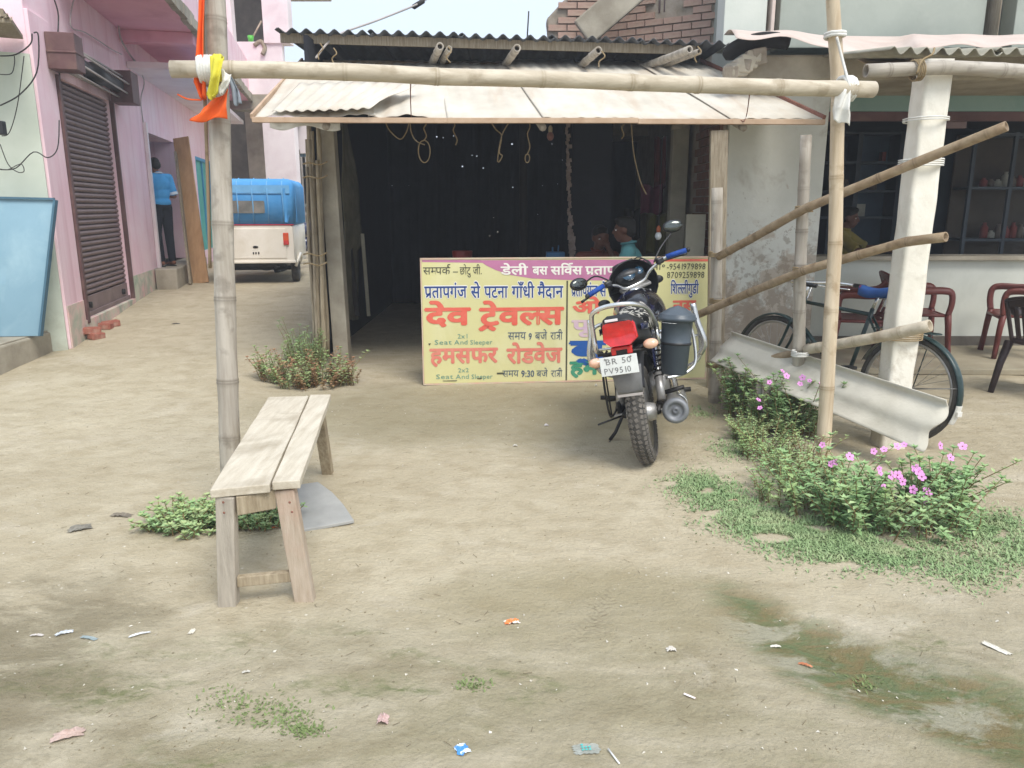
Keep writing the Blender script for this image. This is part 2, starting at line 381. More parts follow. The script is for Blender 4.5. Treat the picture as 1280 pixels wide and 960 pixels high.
M['concrete'] = mat('raw_concrete', 'b3ab9a', '958c7c', 3, .92, bump=.5, bscale=22, stain='7d7464', sscale=1.5, samt=.5)
M['cement_dark'] = mat('dark_cement', '6d675e', '544f48', 3, .9, bump=.3)
M['white'] = mat('chalky_plaster', 'd3d6cd', 'c3c8bf', 1.3, .88, bump=.2, bscale=18, stain='a9b0a8', sscale=1.4, samt=.5)
M['limewhite'] = mat('whitewashed_column', 'eeeade', 'ded8c9', 3, .88, bump=.45, bscale=14, stain='a79f8b', sscale=4, samt=.55, slo=.55)
M['shutter'] = mat('shutter_brown', '8b7776', '75625f', 2.2, .55, metal=.15, bump=.08, stain='a3928c', sscale=2, samt=.5)
M['shutterframe'] = mat('shutter_frame', '6f5352', '5b4240', 3, .6, metal=.1, stain='8a7267', sscale=4)
M['blackish'] = mat('plain_black', '24211f', '1a1817', 3, .9)
M['darkmetal'] = mat('dark_steel', '3a3836', '2a2827', 4, .5, metal=.6)
M['blueboard'] = mat('blue_painted_board', '8daebd', '80a2b3', 1.2, .55, stain='a3c0ca', sscale=2.4, samt=.6, bump=.12, bscale=7)
M['bluedge'] = mat('blue_board_edge', '4f7285', '456576', 2, .6)
M['wood_grey'] = mat('weathered_wood', 'a89c88', '857864', 8, .85, bump=.5, bscale=30, stretch=(9, 9, .8), stain='6b5f4e', sscale=3)
M['wood_old'] = mat('old_timber', 'b6a88f', '92836b', 8, .85, bump=.45, bscale=30, stretch=(8, 8, .7), stain='6c5f4e', sscale=4, samt=.5)
M['ply'] = mat('brown_plywood', 'b8926c', 'a5805c', 3, .7, stretch=(5, 5, .6), bump=.1)
M['wire'] = mat('black_cable', '2a2826', '383533', 3, .6)
M['white_cable'] = mat('grey_white_cable', 'b9b2ad', 'a19a95', 3, .6)
M['jute'] = mat('jute_cord', 'a08d6e', '83704f', 20, .9)
for n_, c1, c2, dt in (('bam_pale', 'cdc2ae', 'b5a994', '94846a'), ('bam_grey', 'b9b1a4', '9a9184', '776b5b'), ('bam_yellow', 'd2c2a8', 'bba88c', '9c856a'), ('bam_brown', 'a8957a', '8c775c', '654e37')):
    for ax, st in (('', (14, 14, 1.1)), ('_h', (1.1, 14, 14)), ('_d', (4, 9, 9))):
        M[n_ + ax] = mat(n_ + ax, c1, c2, 1.6, .55, bump=.22, bscale=9, stretch=st, stain=dt, sscale=2.4, samt=.6, detail=9, slo=.52, sstretch=tuple(v * .45 for v in st))
M['asb_dark'] = mat('sooty_cement_sheet', '5d6064', '4b4d50', 3, .85, bump=.3, stain='7b7c7a', sscale=2, samt=.4)
M['asb_grey'] = mat('grey_cement_sheet', 'a8a495', '938f80', 2, .85, bump=.3, bscale=30, stain='c2bdab', sscale=2.5, samt=.5)
M['tin_cream'] = mat('cream_weathered_sheet', 'd0cabd', 'bfb7a8', 2.2, .75, bump=.15, bscale=30, stain='b59a80', sscale=1.5, samt=.5, sstretch=(3.2, .4, 1), slo=.5)
M['tin_batten'] = mat('rusty_pale_batten', 'c4ab92', 'b3987e', 6, .8, stain='9c7a5e', sscale=5, samt=.5)
M['rust'] = mat('rust_brown', '7f5546', '94685a', 6, .85, bump=.3)
M['brick'] = mat('old_brick', 'ad8e80', '9e8475', 7, .92, bump=.6, bscale=40, stain='b9a592', sscale=3, samt=.65, slo=.45)
M['mortar'] = mat('grey_mortar', '9b9184', '827869', 8, .95, bump=.6, bscale=30)
M['brick_dim'] = mat('shaded_brick', '7a5648', '66473b', 7, .92, bump=.6, bscale=40, stain='8b8075', sscale=3, samt=.5)  # brick colour darkened for the dim light inside the shed
M['cloth_white'] = mat('white_rag', 'e3e2dc', 'cfcdc5', 10, .9, bump=.3)
M['cloth_yellow'] = mat('yellow_rag', 'd8cf4c', 'c4bb3c', 8, .85, bump=.3)
M['cloth_orange'] = mat('saffron_cloth', 'f0682a', 'dc5620', 6, .8, bump=.15)
M['tarp'] = mat('dusty_pink_tarp', 'cbbcb2', 'bca99e', 2, .7, bump=.25, stain='dccabd', sscale=2)
M['tealwall'] = mat('teal_lintel', '92aba6', '83a09c', 1.5, .85, stain='a9bab2', sscale=2)
M['greypanel'] = mat('grey_green_plaster', 'a6aca2', '979d94', 1.3, .88, bump=.2, stain='b7bbb0', sscale=2, samt=.4)
M['grimewall'] = mat('peeling_plaster', 'dcdcd5', 'cbccc4', 1.3, .9, bump=.5, bscale=12, stain='8d7c6b', sscale=3.2, samt=.7, slo=.53, sstretch=(1, 1, .8))
M['shopfloor'] = mat('worn_cement_floor', 'a59c86', '928873', 3, .85, bump=.2, stain='8c6a5f', sscale=1.0, samt=.35)
M['counter'] = mat('white_counter_wall', 'd6d8ce', 'c9ccc2', 1.5, .8, stain='b5b8ac', sscale=2, samt=.4)
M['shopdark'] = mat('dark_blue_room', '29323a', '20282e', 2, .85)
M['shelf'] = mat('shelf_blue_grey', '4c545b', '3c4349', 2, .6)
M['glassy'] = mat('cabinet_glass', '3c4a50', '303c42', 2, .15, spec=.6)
M['skin'] = mat('brown_skin', '8a5a42', '7a4e39', 6, .6, spec=.4)
M['hair'] = mat('black_hair', '17130f', '0f0c0a', 40, .6, bump=.4)
M['rubber'] = mat('dusty_rubber', '3b3a38', '57534d', 12, .85, bump=.3)
M['chrome'] = mat('dull_chrome', 'e6e6e4', 'cfcfcd', 8, .25, metal=.85)
M['alu'] = mat('dusty_alloy', 'aeaca8', '96938f', 9, .4, metal=.6, bump=.1)
M['blackplastic'] = mat('black_plastic', '1d1d1f', '2a2a2b', 10, .38, spec=.5)
M['greyplastic'] = mat('slate_grey_plastic', '4d565e', '434c54', 3, .38, spec=.5, stain='5f686e', sscale=3, samt=.4)
M['tread'] = mat('dusty_tread', '77716a', '5a5650', 14, .9); M['capgrey'] = mat('grey_end_cap', '8b8d90', '75777a', 6, .5, metal=.3)
M['darkgrey'] = mat('grey_mudflap_plastic', '7f7f80', '69696a', 6, .45, spec=.5)
M['bluepaint'] = mat('deep_blue_paint', '1c2555', '14193a', 4, .22, coat=.6)
M['bluegrip'] = mat('blue_rubber_grip', '2350a4', '1c4088', 20, .6, bump=.4)
M['redlens'] = mat('red_tail_lens', 'd61c1e', 'b51216', 20, .12, spec=.7, coat=.7)
M['amber'] = mat('clear_amber_lens', 'eec8ae', 'e0a988', 20, .15, spec=.7, coat=.5)
M['plate'] = mat('white_number_plate', 'e6e8e4', 'd6d8d4', 6, .45)
M['ink'] = mat('faded_black_print', '6c6c6a', '858583', 8, .7)

def add_nodes_rings(m, c):
    N = m.node_tree.nodes; L = m.node_tree.links; b = N['Principled BSDF']; old = b.inputs['Base Color'].links[0].from_socket
    at = N.new('ShaderNodeAttribute'); at.attribute_name = 'along'; k = N.new('ShaderNodeMath'); k.operation = 'MULTIPLY'; k.inputs[1].default_value = .6; L.new(at.outputs['Fac'], k.inputs[0])
    x = N.new('ShaderNodeMixRGB'); L.new(k.outputs[0], x.inputs[0]); L.new(old, x.inputs[1]); x.inputs[2].default_value = (*lin(c), 1)
    n = N.new('ShaderNodeTexNoise'); n.inputs['Scale'].default_value = 11; n.inputs['Detail'].default_value = 8; tc = N.new('ShaderNodeTexCoord'); L.new(tc.outputs['Object'], n.inputs['Vector'])
    r = N.new('ShaderNodeMapRange'); r.inputs[1].default_value = .56; r.inputs[2].default_value = .68; r.inputs[4].default_value = .5; L.new(n.outputs[0], r.inputs[0])
    y = N.new('ShaderNodeMixRGB'); L.new(r.outputs[0], y.inputs[0]); L.new(x.outputs[0], y.inputs[1]); y.inputs[2].default_value = (*lin(c), 1); L.new(y.outputs[0], b.inputs['Base Color'])
for n_ in ('bam_pale', 'bam_grey', 'bam_yellow', 'bam_brown'):
    for ax in ('', '_h', '_d'): add_nodes_rings(M[n_ + ax], {'bam_pale': '8c7b60', 'bam_grey': '6f665a', 'bam_yellow': '8d7453', 'bam_brown': '59452f'}[n_])
def add_low_damage(m, z0, z1, c, amt=.8, sc_=3.0, lo=.42, hi=.56):
    N = m.node_tree.nodes; L = m.node_tree.links; b = N['Principled BSDF']; old = b.inputs['Base Color'].links[0].from_socket
    tc = N.new('ShaderNodeTexCoord'); sp_ = N.new('ShaderNodeSeparateXYZ'); L.new(tc.outputs['Object'], sp_.inputs[0])
    n = N.new('ShaderNodeTexNoise'); n.inputs['Scale'].default_value = sc_; n.inputs['Detail'].default_value = 10; n.inputs['Roughness'].default_value = .68; n.inputs['Distortion'].default_value = .3; L.new(tc.outputs['Object'], n.inputs['Vector'])
    z = N.new('ShaderNodeMapRange'); z.inputs[1].default_value = z0; z.inputs[2].default_value = z1; z.inputs[3].default_value = .16; z.inputs[4].default_value = -.2; L.new(sp_.outputs[2], z.inputs[0])
    ad = N.new('ShaderNodeMath'); ad.operation = 'ADD'; L.new(n.outputs[0], ad.inputs[0]); L.new(z.outputs[0], ad.inputs[1])
    r = N.new('ShaderNodeMapRange'); r.inputs[1].default_value = lo; r.inputs[2].default_value = hi; r.inputs[4].default_value = amt; L.new(ad.outputs[0], r.inputs[0])
    x = N.new('ShaderNodeMixRGB'); L.new(r.outputs[0], x.inputs[0]); L.new(old, x.inputs[1]); x.inputs[2].default_value = (*lin(c), 1); L.new(x.outputs[0], b.inputs['Base Color'])
add_low_damage(M['grimewall'], .0, 1.9, 'ad9c8a', .7, 3.4, .46, .53); add_low_damage(M['grimewall'], .2, 2.2, '857869', .5, 11, .53, .58)
add_low_damage(M['limewhite'], -.2, 1.2, 'a3947c', .5, 5, .5, .62)
add_low_damage(M['pink'], -.1, 1.3, 'b5b7a2', .5, 3.5, .55, .68)
add_low_damage(M['palegreen'], .2, 1.4, '8f8a74', .4, 2.5, .5, .68)
# ---------------------------------------------------------------- left: pink building along the alley
WA = Vector((-4.5, 7.66, 0)); WD = Vector((-.218, .976, 0)).normalized(); WN = Vector((WD.y, -WD.x, 0))   # WN points into the alley
def WS(px, py, t=0.0):
    """sight line against the wall plane (t metres out of it) -> (s along wall, z)"""
    d = ray(px, py); o = Vector((0, 0, CAM_H)); k = ((WA + WN * t - o).dot(WN)) / d.dot(WN); p = o + d * k
    return (p - WA).dot(WD), p.z
WROT = math.atan2(WD.y, WD.x)
# local frame of the pink building: x along the wall, y = into the building (left), z up
pink = thing('pink_building', 'pink two-storey shop building with brown roller shutter and balcony along the left alley', 'building', WA, (0, 0, WROT))
def wall_grid(mb, s0, s1, z0, z1, holes, y0, y1):
    ss = sorted({s0, s1, *[h[0] for h in holes], *[h[1] for h in holes]}); zs = sorted({z0, z1, *[h[2] for h in holes], *[h[3] for h in holes]})
    for a, b in zip(ss, ss[1:]):
        for c, d in zip(zs, zs[1:]):
            if a < s0 or b > s1 or c < z0 or d > z1: continue
            m_ = ((a + b) / 2, (c + d) / 2)
            if any(h[0] < m_[0] < h[1] and h[2] < m_[1] < h[3] for h in holes): continue
            mb.bb((a, y0, c), (b, y1, d))
sh0 = WS(104, 383)[0]; sh1 = WS(161, 352)[0]; shz0 = .33; shz1 = WS(74, 97)[1]
dr0 = WS(193, 330)[0]; dr1 = WS(231, 330)[0]; drz0 = .62; drz1 = WS(181, 164)[1]
tw0 = WS(244, 200)[0]; tw1 = WS(262, 200)[0]
print('shutter', sh0, sh1, shz0, shz1, 'door', dr0, dr1, drz1, 'turq', tw0, tw1)
mb = MB(); wall_grid(mb, 0, 11.5, -.3, 3.35, [(sh0, sh1, shz0, shz1), (dr0, dr1, drz0, drz1), (tw0, tw1, .62, drz1 - .1)], 0, .25)
mb.bb((0, 0, 3.35), (.75, .25, 7.5)); mb.bb((.75, 0, 3.35), (11.5, .25, 7.5)); mb.bb((-.05, 3, -.3), (11.5, 3.2, 7.5)); mb.bb((11.3, .25, -.3), (11.5, 3, 7.5))
mb.build('wall', M['pink'], pink)
for nm, lo, hi, mt in (('pilaster', (.0, -.035, -.3), (sh0 - .09, .0, 3.3), 'pink'), ('pilaster', (sh1 + .06, -.035, -.3), (dr0, 0, 2.95), 'pink'), ('pilaster', (dr1, -.05, -.3), (dr1 + .16, 0, drz1), 'pink'),
        ('door_jamb', (dr0 - .02, -.09, .2), (dr0 + .06, -.038, drz1 + .1), 'pinkwhite'), ('door_jamb', (dr1 - .02, -.085, .2), (dr1 + .07, -.052, drz1 + .05), 'pinkwhite')):
    mb = MB(); mb.bb(lo, hi); mb.build(nm, M[mt], pink, bevel=.006)
mb = MB(); mb.bb((sh0 - .12, -.05, -.25), (sh1 + .05, -.002, shz0)); mb.bb((sh1 + .05, -.045, -.25), (dr0 - .05, -.036, .62)); mb.bb((.004, -.05, -.3), (sh0 - .12, -.036, .55))
mb.build('plinth', M['pinklow'], pink, bevel=.01)
mb = MB(); mb.bb((dr0 - .3, -.36, -.1), (dr1 + .15, -.06, drz0)); mb.bb((dr0 - .03, -.06, -.1), (dr1 + .15, 1.2, drz0)); mb.build('door_step', M['concrete'], pink, bevel=.015)
# recess of the doorway: deep pink-painted sides, black panels standing in for the unlit room
mb = MB(); mb.bb((dr1 - .002, .25, drz0), (dr1 + .1, 1.1, drz1)); mb.bb((dr0, .25, drz1), (dr1 + .1, 1.1, drz1 + .1)); mb.build('door_reveal', M['pink'], pink)
mb = MB(); mb.bb((dr0 - .02, 1.15, drz0), (dr1 + .3, 1.2, drz1 + .2)); mb.bb((dr0 - .1, .25, drz0), (dr0 - .002, 1.2, drz1)); mb.build('doorway_shade', M['blackish'], pink)
mb = MB(); mb.bb((sh0 - .05, .2, 0), (sh1 + .05, .24, shz1 + .1)); mb.build('shutter_back', M['blackish'], pink)
# roller shutter
sht = thing('roller_shutter', None, None); sht.parent = pink; del_keys = None
n = 38; hh = (shz1 - .02 - (shz0 + .22)) / n
def slat_mesh():
    b = MB(); L = sh1 - sh0
    prof = [(.02, 0), (.012, hh * .12), (-.006, hh * .32), (-.012, hh * .55), (-.006, hh * .78), (.012, hh * .94), (.02, hh * .985)]
    for i, (a, c) in enumerate(prof): pass
    vs = [(sh0, a, c) for a, c in prof] + [(sh1, a, c) for a, c in prof] + [(sh0, .03, hh * .98), (sh1, .03, hh * .98), (sh0, .03, 0), (sh1, .03, 0)]
    k = len(prof); b.add(vs, [(i, i + 1, k + i + 1, k + i) for i in range(k - 1)] + [(k - 1, 2 * k, 2 * k + 1, 2 * k - 1), (2 * k + 2, 0, k, 2 * k + 3)]); return b
s0_ = slat_mesh().build('slat', M['shutter'], sht)
for i in range(n):
    o = s0_ if i == 0 else dup_mesh(s0_)
    o.location = (0, .04 + random.uniform(-.002, .002), shz0 + .22 + i * hh)
mb = MB(); mb.bb((sh0, .025, shz0), (sh1, .06, shz0 + .215)); mb.bb((sh0, -.0, shz0 + .0), (sh1, .025, shz0 + .05)); mb.build('bottom_rail', M['shutter'], sht, bevel=.005)
for q in (sh0 + .3, sh1 - .25): mb = MB(); mb.lathe([(.035, 0), (.035, .03), (.012, .032)], (q, .025, shz0 + .12), rot=Matrix.Rotation(R(90), 3, 'X')); mb.build('lock', M['darkmetal'], sht)
mb = MB(); mb.bb((sh0 - .08, -.06, shz0 - .04), (sh0 + .0, .0, shz1)); mb.build('guide_rail', M['shutterframe'], sht, bevel=.006)
mb = MB(); mb.bb((sh1, -.05, shz0), (sh1 + .05, .0, shz1)); mb.build('guide_rail', M['shutterframe'], sht, bevel=.006)
# bracket plates and the bare roller above
pz = shz1
mb = MB(); mb.bb((sh0 - .28, -.3, pz + .02), (sh0 + .0, -.04, pz + .36)); mb.bb((sh0 - .29, -.31, pz + .17), (sh0 + .01, -.04, pz + .19)); mb.build('bracket_plate', M['shutterframe'], sht, bevel=.006)
mb = MB(); mb.bb((sh1 - .05, -.3, pz - .02), (sh1 + .32, -.04, pz + .36)); mb.build('bracket_plate', M['shutterframe'], sht, bevel=.006)
mb = MB(); mb.lathe([(.09, 0), (.09, .3), (.07, .31), (.07, .8), (.1, .81), (.1, 1.2), (.08, 1.21), (.08, sh1 - sh0 - .1)], (sh0 + .0, -.14, pz + .17), axis='x'); mb.build('roller', M['darkmetal'], sht)
mb = MB()
for k in range(7):
    a = 2 * math.pi * k / 7; mb.tube([(sh0, -.14 + .13 * math.cos(a), pz + .17 + .13 * math.sin(a)), (sh1, -.14 + .13 * math.cos(a + .25), pz + .17 + .13 * math.sin(a + .25))], .012, 5)
mb.build('spring_rods', M['white_cable'], sht)
# balcony slab, cross beam and rough edge
cs, cz = WS(148, 38); bz = cz
tb = .95
e = WS(245, 38, tb); print('balcony', cs, cz, e)
mb = MB(); mb.bb((.9, -tb, bz + .02), (11.4, -.002, bz + .14)); mb.build('balcony_slab', M['pinkshade'], pink)
for q in (cs, 8.5): mb = MB(); mb.bb((q, -tb + .02, bz - .13), (q + .22, -.003, bz + .018)); mb.build('balcony_beam', M['pinkshade'], pink, bevel=.01)
mb = MB(); rr = random.Random(3)
for i in range(42):
    s = .9 + i * .25; mb.box((s + .12, -tb - .03 + rr.uniform(-.01, .012), bz + .075), (.25, .08, .15 + rr.uniform(-.02, .03)), (rr.uniform(-.08, .08), rr.uniform(-.03, .03), 0))
mb.build('broken_slab_edge', M['concrete'], pink)
mb = MB(); mb.bb((.9, -tb, bz + .16), (11.4, -tb + .1, bz + .9)); mb.build('balcony_parapet', M['pink'], pink)
mb = MB(); mb.bb((cs + .25, -tb * .75, bz - .42), (11.3, -.004, bz - .34)); mb.build('lower_canopy_slab', M['pinkwhite'], pink)
# turquoise window frame and shutters
mb = MB(); w = .06
mb.bb((tw0, .0, .62), (tw0 + w, .1, drz1 - .1)); mb.bb((tw1 - w, .0, .62), (tw1, .1, drz1 - .1)); mb.bb((tw0 + w, .0, drz1 - .16), (tw1 - w, .1, drz1 - .1)); mb.bb(((tw0 + tw1) / 2 - .04, .02, .62), ((tw0 + tw1) / 2 + .04, .1, drz1 - .16))
M['turq'] = mat('turquoise_paint', '5fb8ad', '50a59b', 3, .6); M['skyblue'] = mat('sky_blue_frame', '5aa8cf', '4d99c0', 3, .6)
tf = mb.build('door_frame', M['skyblue'], pink)
mb = MB(); mb.bb((tw0 + w, .05, .62), ((tw0 + tw1) / 2 - .04, .08, drz1 - .16)); mb.build('door_leaf', M['turq'], pink)
mb = MB(); mb.bb(((tw0 + tw1) / 2 + .04, .05, .62), (tw1 - w, .08, drz1 - .16)); mb.build('door_leaf', M['turq'], pink)
# cables on the pink wall
def wcab(pts, r, m): rope('cable', smooth_pts([(WS(x, y, .05)[0], -.05, WS(x, y, .05)[1]) for x, y in pts], 5), r, m, pink, kind='stuff')
wcab([(68, 0), (73, 20), (72, 60), (76, 110), (79, 130)], .007, M['wire'])
wcab([(92, 0), (88, 20), (90, 35), (105, 40), (122, 50), (140, 62), (152, 68)], .007, M['white_cable'])
wcab([(140, 0), (147, 20), (150, 45), (160, 65), (172, 80)], .011, M['white_cable'])
wcab([(165, 72), (180, 100), (176, 125), (180, 160)], .008, M['white_cable'])

# ---------------------------------------------------------------- small green-washed shop at the left edge, platform, board
G0 = Vector((-4.50, 7.60, 0)); gdir = Vector((-.90, -.43, 0)).normalized()
gs = thing('green_washed_shop', 'small pale green shop wall at the far left edge with frayed wooden roof edge', 'building')
def gp(s, z, t=0): n_ = Vector((gdir.y, -gdir.x, 0)); n_ = -n_ if n_.y > 0 else n_; return G0 + gdir * s + n_ * t + Vector((0, 0, z))
mb = MB(); mb.beam(gp(0, 0) + Vector((0, .08, 1.3)), gp(5, 0) + Vector((0, .08, 1.3)), .15, 3.2); mb.build('wall', M['palegreen'], gs)
rfz = P(30, 30, 7.1).z
mb = MB()
for i, (a, th) in enumerate(((0, .035), (.045, .02), (.075, .05))):
    mb.beam(gp(.0 + i * .03, rfz + a, .32), gp(4, rfz + a, .32), .7 - .04 * i, th)
mb.build('roof_board', M['wood_grey'], gs)
mb = MB(); rr = random.Random(5)
for i in range(140):
    s = rr.uniform(0, 3); mb.beam(gp(s, rfz + rr.uniform(-.01, .07), .6), gp(s + rr.uniform(-.03, .03), rfz + rr.uniform(-.03, .05), .72), .012, .006)
tag(mb.build('frayed_edge', M['wood_grey'], gs), kind='stuff')
for pts, r in (([(0, 70), (20, 68), (38, 55), (40, 42)], .006), ([(0, 132), (25, 118), (46, 90), (48, 45), (42, 41)], .006), ([(0, 93), (14, 92), (18, 80), (18, 70)], .004), ([(0, 212), (20, 210), (42, 190), (60, 197), (72, 185), (74, 150)], .005), ([(0, 180), (10, 205), (22, 215), (30, 214), (26, 205), (10, 212), (0, 211)], .004), ([(2, 170), (12, 165), (22, 130), (30, 70)], .004)):
    rope('cable', smooth_pts([P(x, y, 7.48 - max(0, 74 - x) * .0035) for x, y in pts], 5), r, M['wire'], gs, kind='stuff')
mb = MB(); mb.bb((-.03, -.03, -.06), (.03, .03, .06)); sw = mb.build('switch_box', M['blackplastic'], gs, bevel=.01); sw.location = P(2, 160, 7.2)
pl = MB(); a = G(-60, 500, 0); b = G(83, 431, .13); dd = (b - a).normalized(); nn = Vector((-dd.y, dd.x, 0))
a = a - dd * 1.0; pts2 = [a, b, b + nn * 3, a + nn * 3]
pl.prism([(p.x, p.y) for p in pts2], 'z', .5, (0, 0, .06)); pl.build('platform', M['concrete'], gs, bevel=.02)
pf = MB(); pts2 = [a + dd * .02 + nn * .02, b - dd * .02 + nn * .02, b + nn * 3, a + nn * 3]; pf.prism([(p.x, p.y) for p in pts2], 'z', .01, (0, 0, .317)); pf.build('platform_screed', M['concrete'], gs)
# leaning blue board (one slab with folded edge)
bl, br = P(-70, 412, 7.1), P(48, 412, 7.2); tl, tr = P(-70, 247, 7.2), P(68, 250, 7.4)
bl.z = br.z = .325
mb = MB(); mb.sheet(lambda u, v: bl.lerp(br, u).lerp(tl.lerp(tr, u), v), 1, 1, .035); mb.smooth = False
bd = mb.build('blue_board', [M['blueboard']], None, bevel=.004)
tag(bd, 'large blue painted board leaning on the pale green shop wall', 'board')
mb = MB(); e0 = br.lerp(tr, 0); mb.beam(br + Vector((.012, 0, 0)), tr + Vector((.012, 0, 0)), .02, .05, (0, 1, 0)); mb.beam(tl + Vector((0, 0, .01)), tr + Vector((0, 0, .01)), .05, .02); mb.build('edge_strip', M['bluedge'], bd)

# loose bricks by the pink wall
rr = random.Random(2)
bm_ = None
M['brick_loose'] = mat('loose_red_brick', 'a96b5a', '94594a', 8, .92, bump=.5, stain='c9b5a3', sscale=6, samt=.6)
for i, (x, y, dz, rz, lab) in enumerate(((104, 408, .055, .3, 'broken red brick lying lowest beside the pink wall corner'), (113, 417, .0, 1.1, 'red brick half in the dust, nearest one of the small brick pile'), (122, 408, .0, .1, 'red brick at the middle of the small pile by the pink wall'), (131, 406, .0, .8, 'red brick at the right end of the small pile by the pink wall'), (108, 417, .06, .6, 'red brick lying on top of the small pile by the pink wall'))):
    b = MB(); b.box((0, 0, 0), (.2 + rr.uniform(-.06, .02), .11, .07)); o = b.build('loose_brick', M['brick_loose'], None, bevel=.01); p = G(x + 8, y + 9, .12); p.z = hz(p.x, p.y) + .03 + dz; o.location = p; o.rotation_euler = (rr.uniform(-.1, .1), rr.uniform(-.1, .1), rz); tag(o, lab, 'brick', 'loose bricks by the pink wall')

# leaning plank, thin stick with flag
s_, z_ = WS(247, 337, .45)
a = P(250, 337, 12.3); a.z = .33
b = P(226, 172, 12.9)
mb = MB(); mb.beam(a, b, .25, .03, (0, 1, 0)); tag(mb.build('leaning_plank', M['ply'], None, bevel=.004), 'tall brown plywood plank leaning against the pink wall past the doorway', 'plank')
mb = MB(); a2 = a + WN * -.12 + WD * -.2; mb.beam(a2, b + WD * -.1 - WN * .08 + Vector((0, 0, -.25)), .14, .03, WN); tag(mb.build('leaning_batten', M['wood_grey'], None), 'grey batten leaning behind the brown plywood plank at the pink wall', 'plank')

# ---------------------------------------------------------------- building at the end of the alley
eb = thing('alley_end_building', 'pale pink unfinished building closing the alley behind the blue-topped auto rickshaw', 'building')
Y0 = 18.3
def EP(px, py, Y=Y0): return P(px, py, Y)
def ebox(x0, y0, x1, y1, Ya, Yb, name, m, pr=eb):
    a, b = P(x0, y1, Ya), P(x1, y0, Ya); mb = MB(); mb.bb((a.x, Ya, a.z), (b.x, Yb, b.z)); return mb.build(name, m, pr, bevel=.01)
ebox(150, 52, 352, 118, Y0, Y0 + .2, 'parapet', M['pinkwhite'])
ebox(150, -60, 283, 50, Y0 + .05, Y0 + .3, 'upper_wall', M['pinkwhite'])
ebox(330, -60, 355, 54, Y0 - .05, Y0 + .3, 'upper_column', M['pinkwhite'])
ebox(283, -60, 330, 54, Y0 + 2.2, Y0 + 2.3, 'upper_room', M['cement_dark'])
ebox(240, -90, 360, -58, Y0, Y0 + 4, 'roof_slab', M['concrete'])
ebox(150, 118, 372, 137, Y0 - .1, Y0 + .35, 'lintel_beam', M['concrete'])
ebox(342, 137, 366, 360, Y0 - .02, Y0 + .3, 'column', M['pinkwhite'])
ebox(288, 130, 322, 362, Y0 + 2.4, Y0 + 2.5, 'back_wall', M['cement_dark'])
ebox(322, 130, 345, 362, Y0 + 1.6, Y0 + 1.9, 'inner_wall', M['concrete'])
ebox(285, 120, 345, 131, Y0 + .3, Y0 + 4, 'ceiling', M['cement_dark'])
M['bucketgreen'] = mat('green_plastic', '5cc04a', '4eae3e', 5, .4)
g = P(314, 56, Y0 - .0); mb = MB(); mb.lathe([(.05, 0), (.07, .14), (.062, .14), (.045, .02)], (0, 0, 0)); o = mb.build('green_mug', M['bucketgreen'], None); a = P(314, 56, Y0 + .1); o.location = (a.x, Y0 + .1, P(314, 52, Y0).z); tag(o, 'bright green plastic mug standing on the far upper parapet', 'mug')
mb = MB(); mb.tube([P(314, 50, Y0 + .12), P(327, 26, Y0 + .12)], .02, 6); tag(mb.build('pale_stick', M['bam_pale'], None), 'short pale stick standing in the green mug on the parapet', 'stick')
mb = MB(); mb.tube(smooth_pts([P(318, 57, Y0), P(326, 52, Y0), P(331, 60, Y0), P(328, 68, Y0 - .05)], 4), .05, 6); tag(mb.build('draped_rag', M['wood_grey'], None), 'brownish rag hanging over the far upper parapet corner', 'rag')
# far pieces to the right of the column: wall, blue shutter door, roof pipes
fb = thing('far_white_building', 'distant white wall with blue grey gate seen in the slit right of the rickshaw', 'building')
ebox(364, 150, 420, 192, 21, 21.3, 'wall', M['pinkwhite'], fb); ebox(364, 192, 420, 345, 21.1, 21.3, 'gate', M['blueboard'], fb)
for k in range(7): ebox(365 + k * 7, 196, 367.5 + k * 7, 344, 21.0, 21.08, 'gate_rib', M['white_cable'], fb)
ebox(366, 186, 371, 345, 20.6, 20.9, 'post', M['cement_dark'], fb)
# motorcycles parked beyond, seen through the slit
def far_bike(px, py, Y, lab):
    t = thing('parked_motorcycle', lab, 'motorcycle', (0, 0, 0), (0, 0, 1.2), 'motorcycles parked beyond the rickshaw')
    t.location = (P(px, py, Y).x, Y, hz(-4, Y))
    b = MB()
    for x in (-.62, .62): b.tube([(x + .28 * math.cos(a), 0, .3 + .28 * math.sin(a)) for a in [i * .393 for i in range(16)]], .035, 6, closed=True)
    b.build('wheel', M['rubber'], t)
    b = MB(); b.ball((.1, 0, .72), (.26, .13, .12)); b.ball((-.35, 0, .75), (.3, .11, .06)); b.ball((-.05, 0, .42), (.2, .12, .16)); b.tube([(.62, 0, .3), (.42, 0, 1.0)], .03, 6); b.build('body', M['bluepaint'], t)
    b = MB(); b.tube([(.4, -.32, 1.05), (.44, 0, 1.0), (.4, .32, 1.05)], .015, 6); b.ball((.42, .3, 1.2), (.02, .06, .05)); b.ball((.42, -.3, 1.2), (.02, .06, .05)); b.build('handlebar', M['chrome'], t)
far_bike(378, 345, 15.0, 'motorcycle nearest in the slit between rickshaw and stick bundle'); far_bike(388, 320, 16.4, 'motorcycle farther back in the slit between rickshaw and stick bundle'); far_bike(379, 300, 17.8, 'motorcycle farthest back in the slit, before the gate')

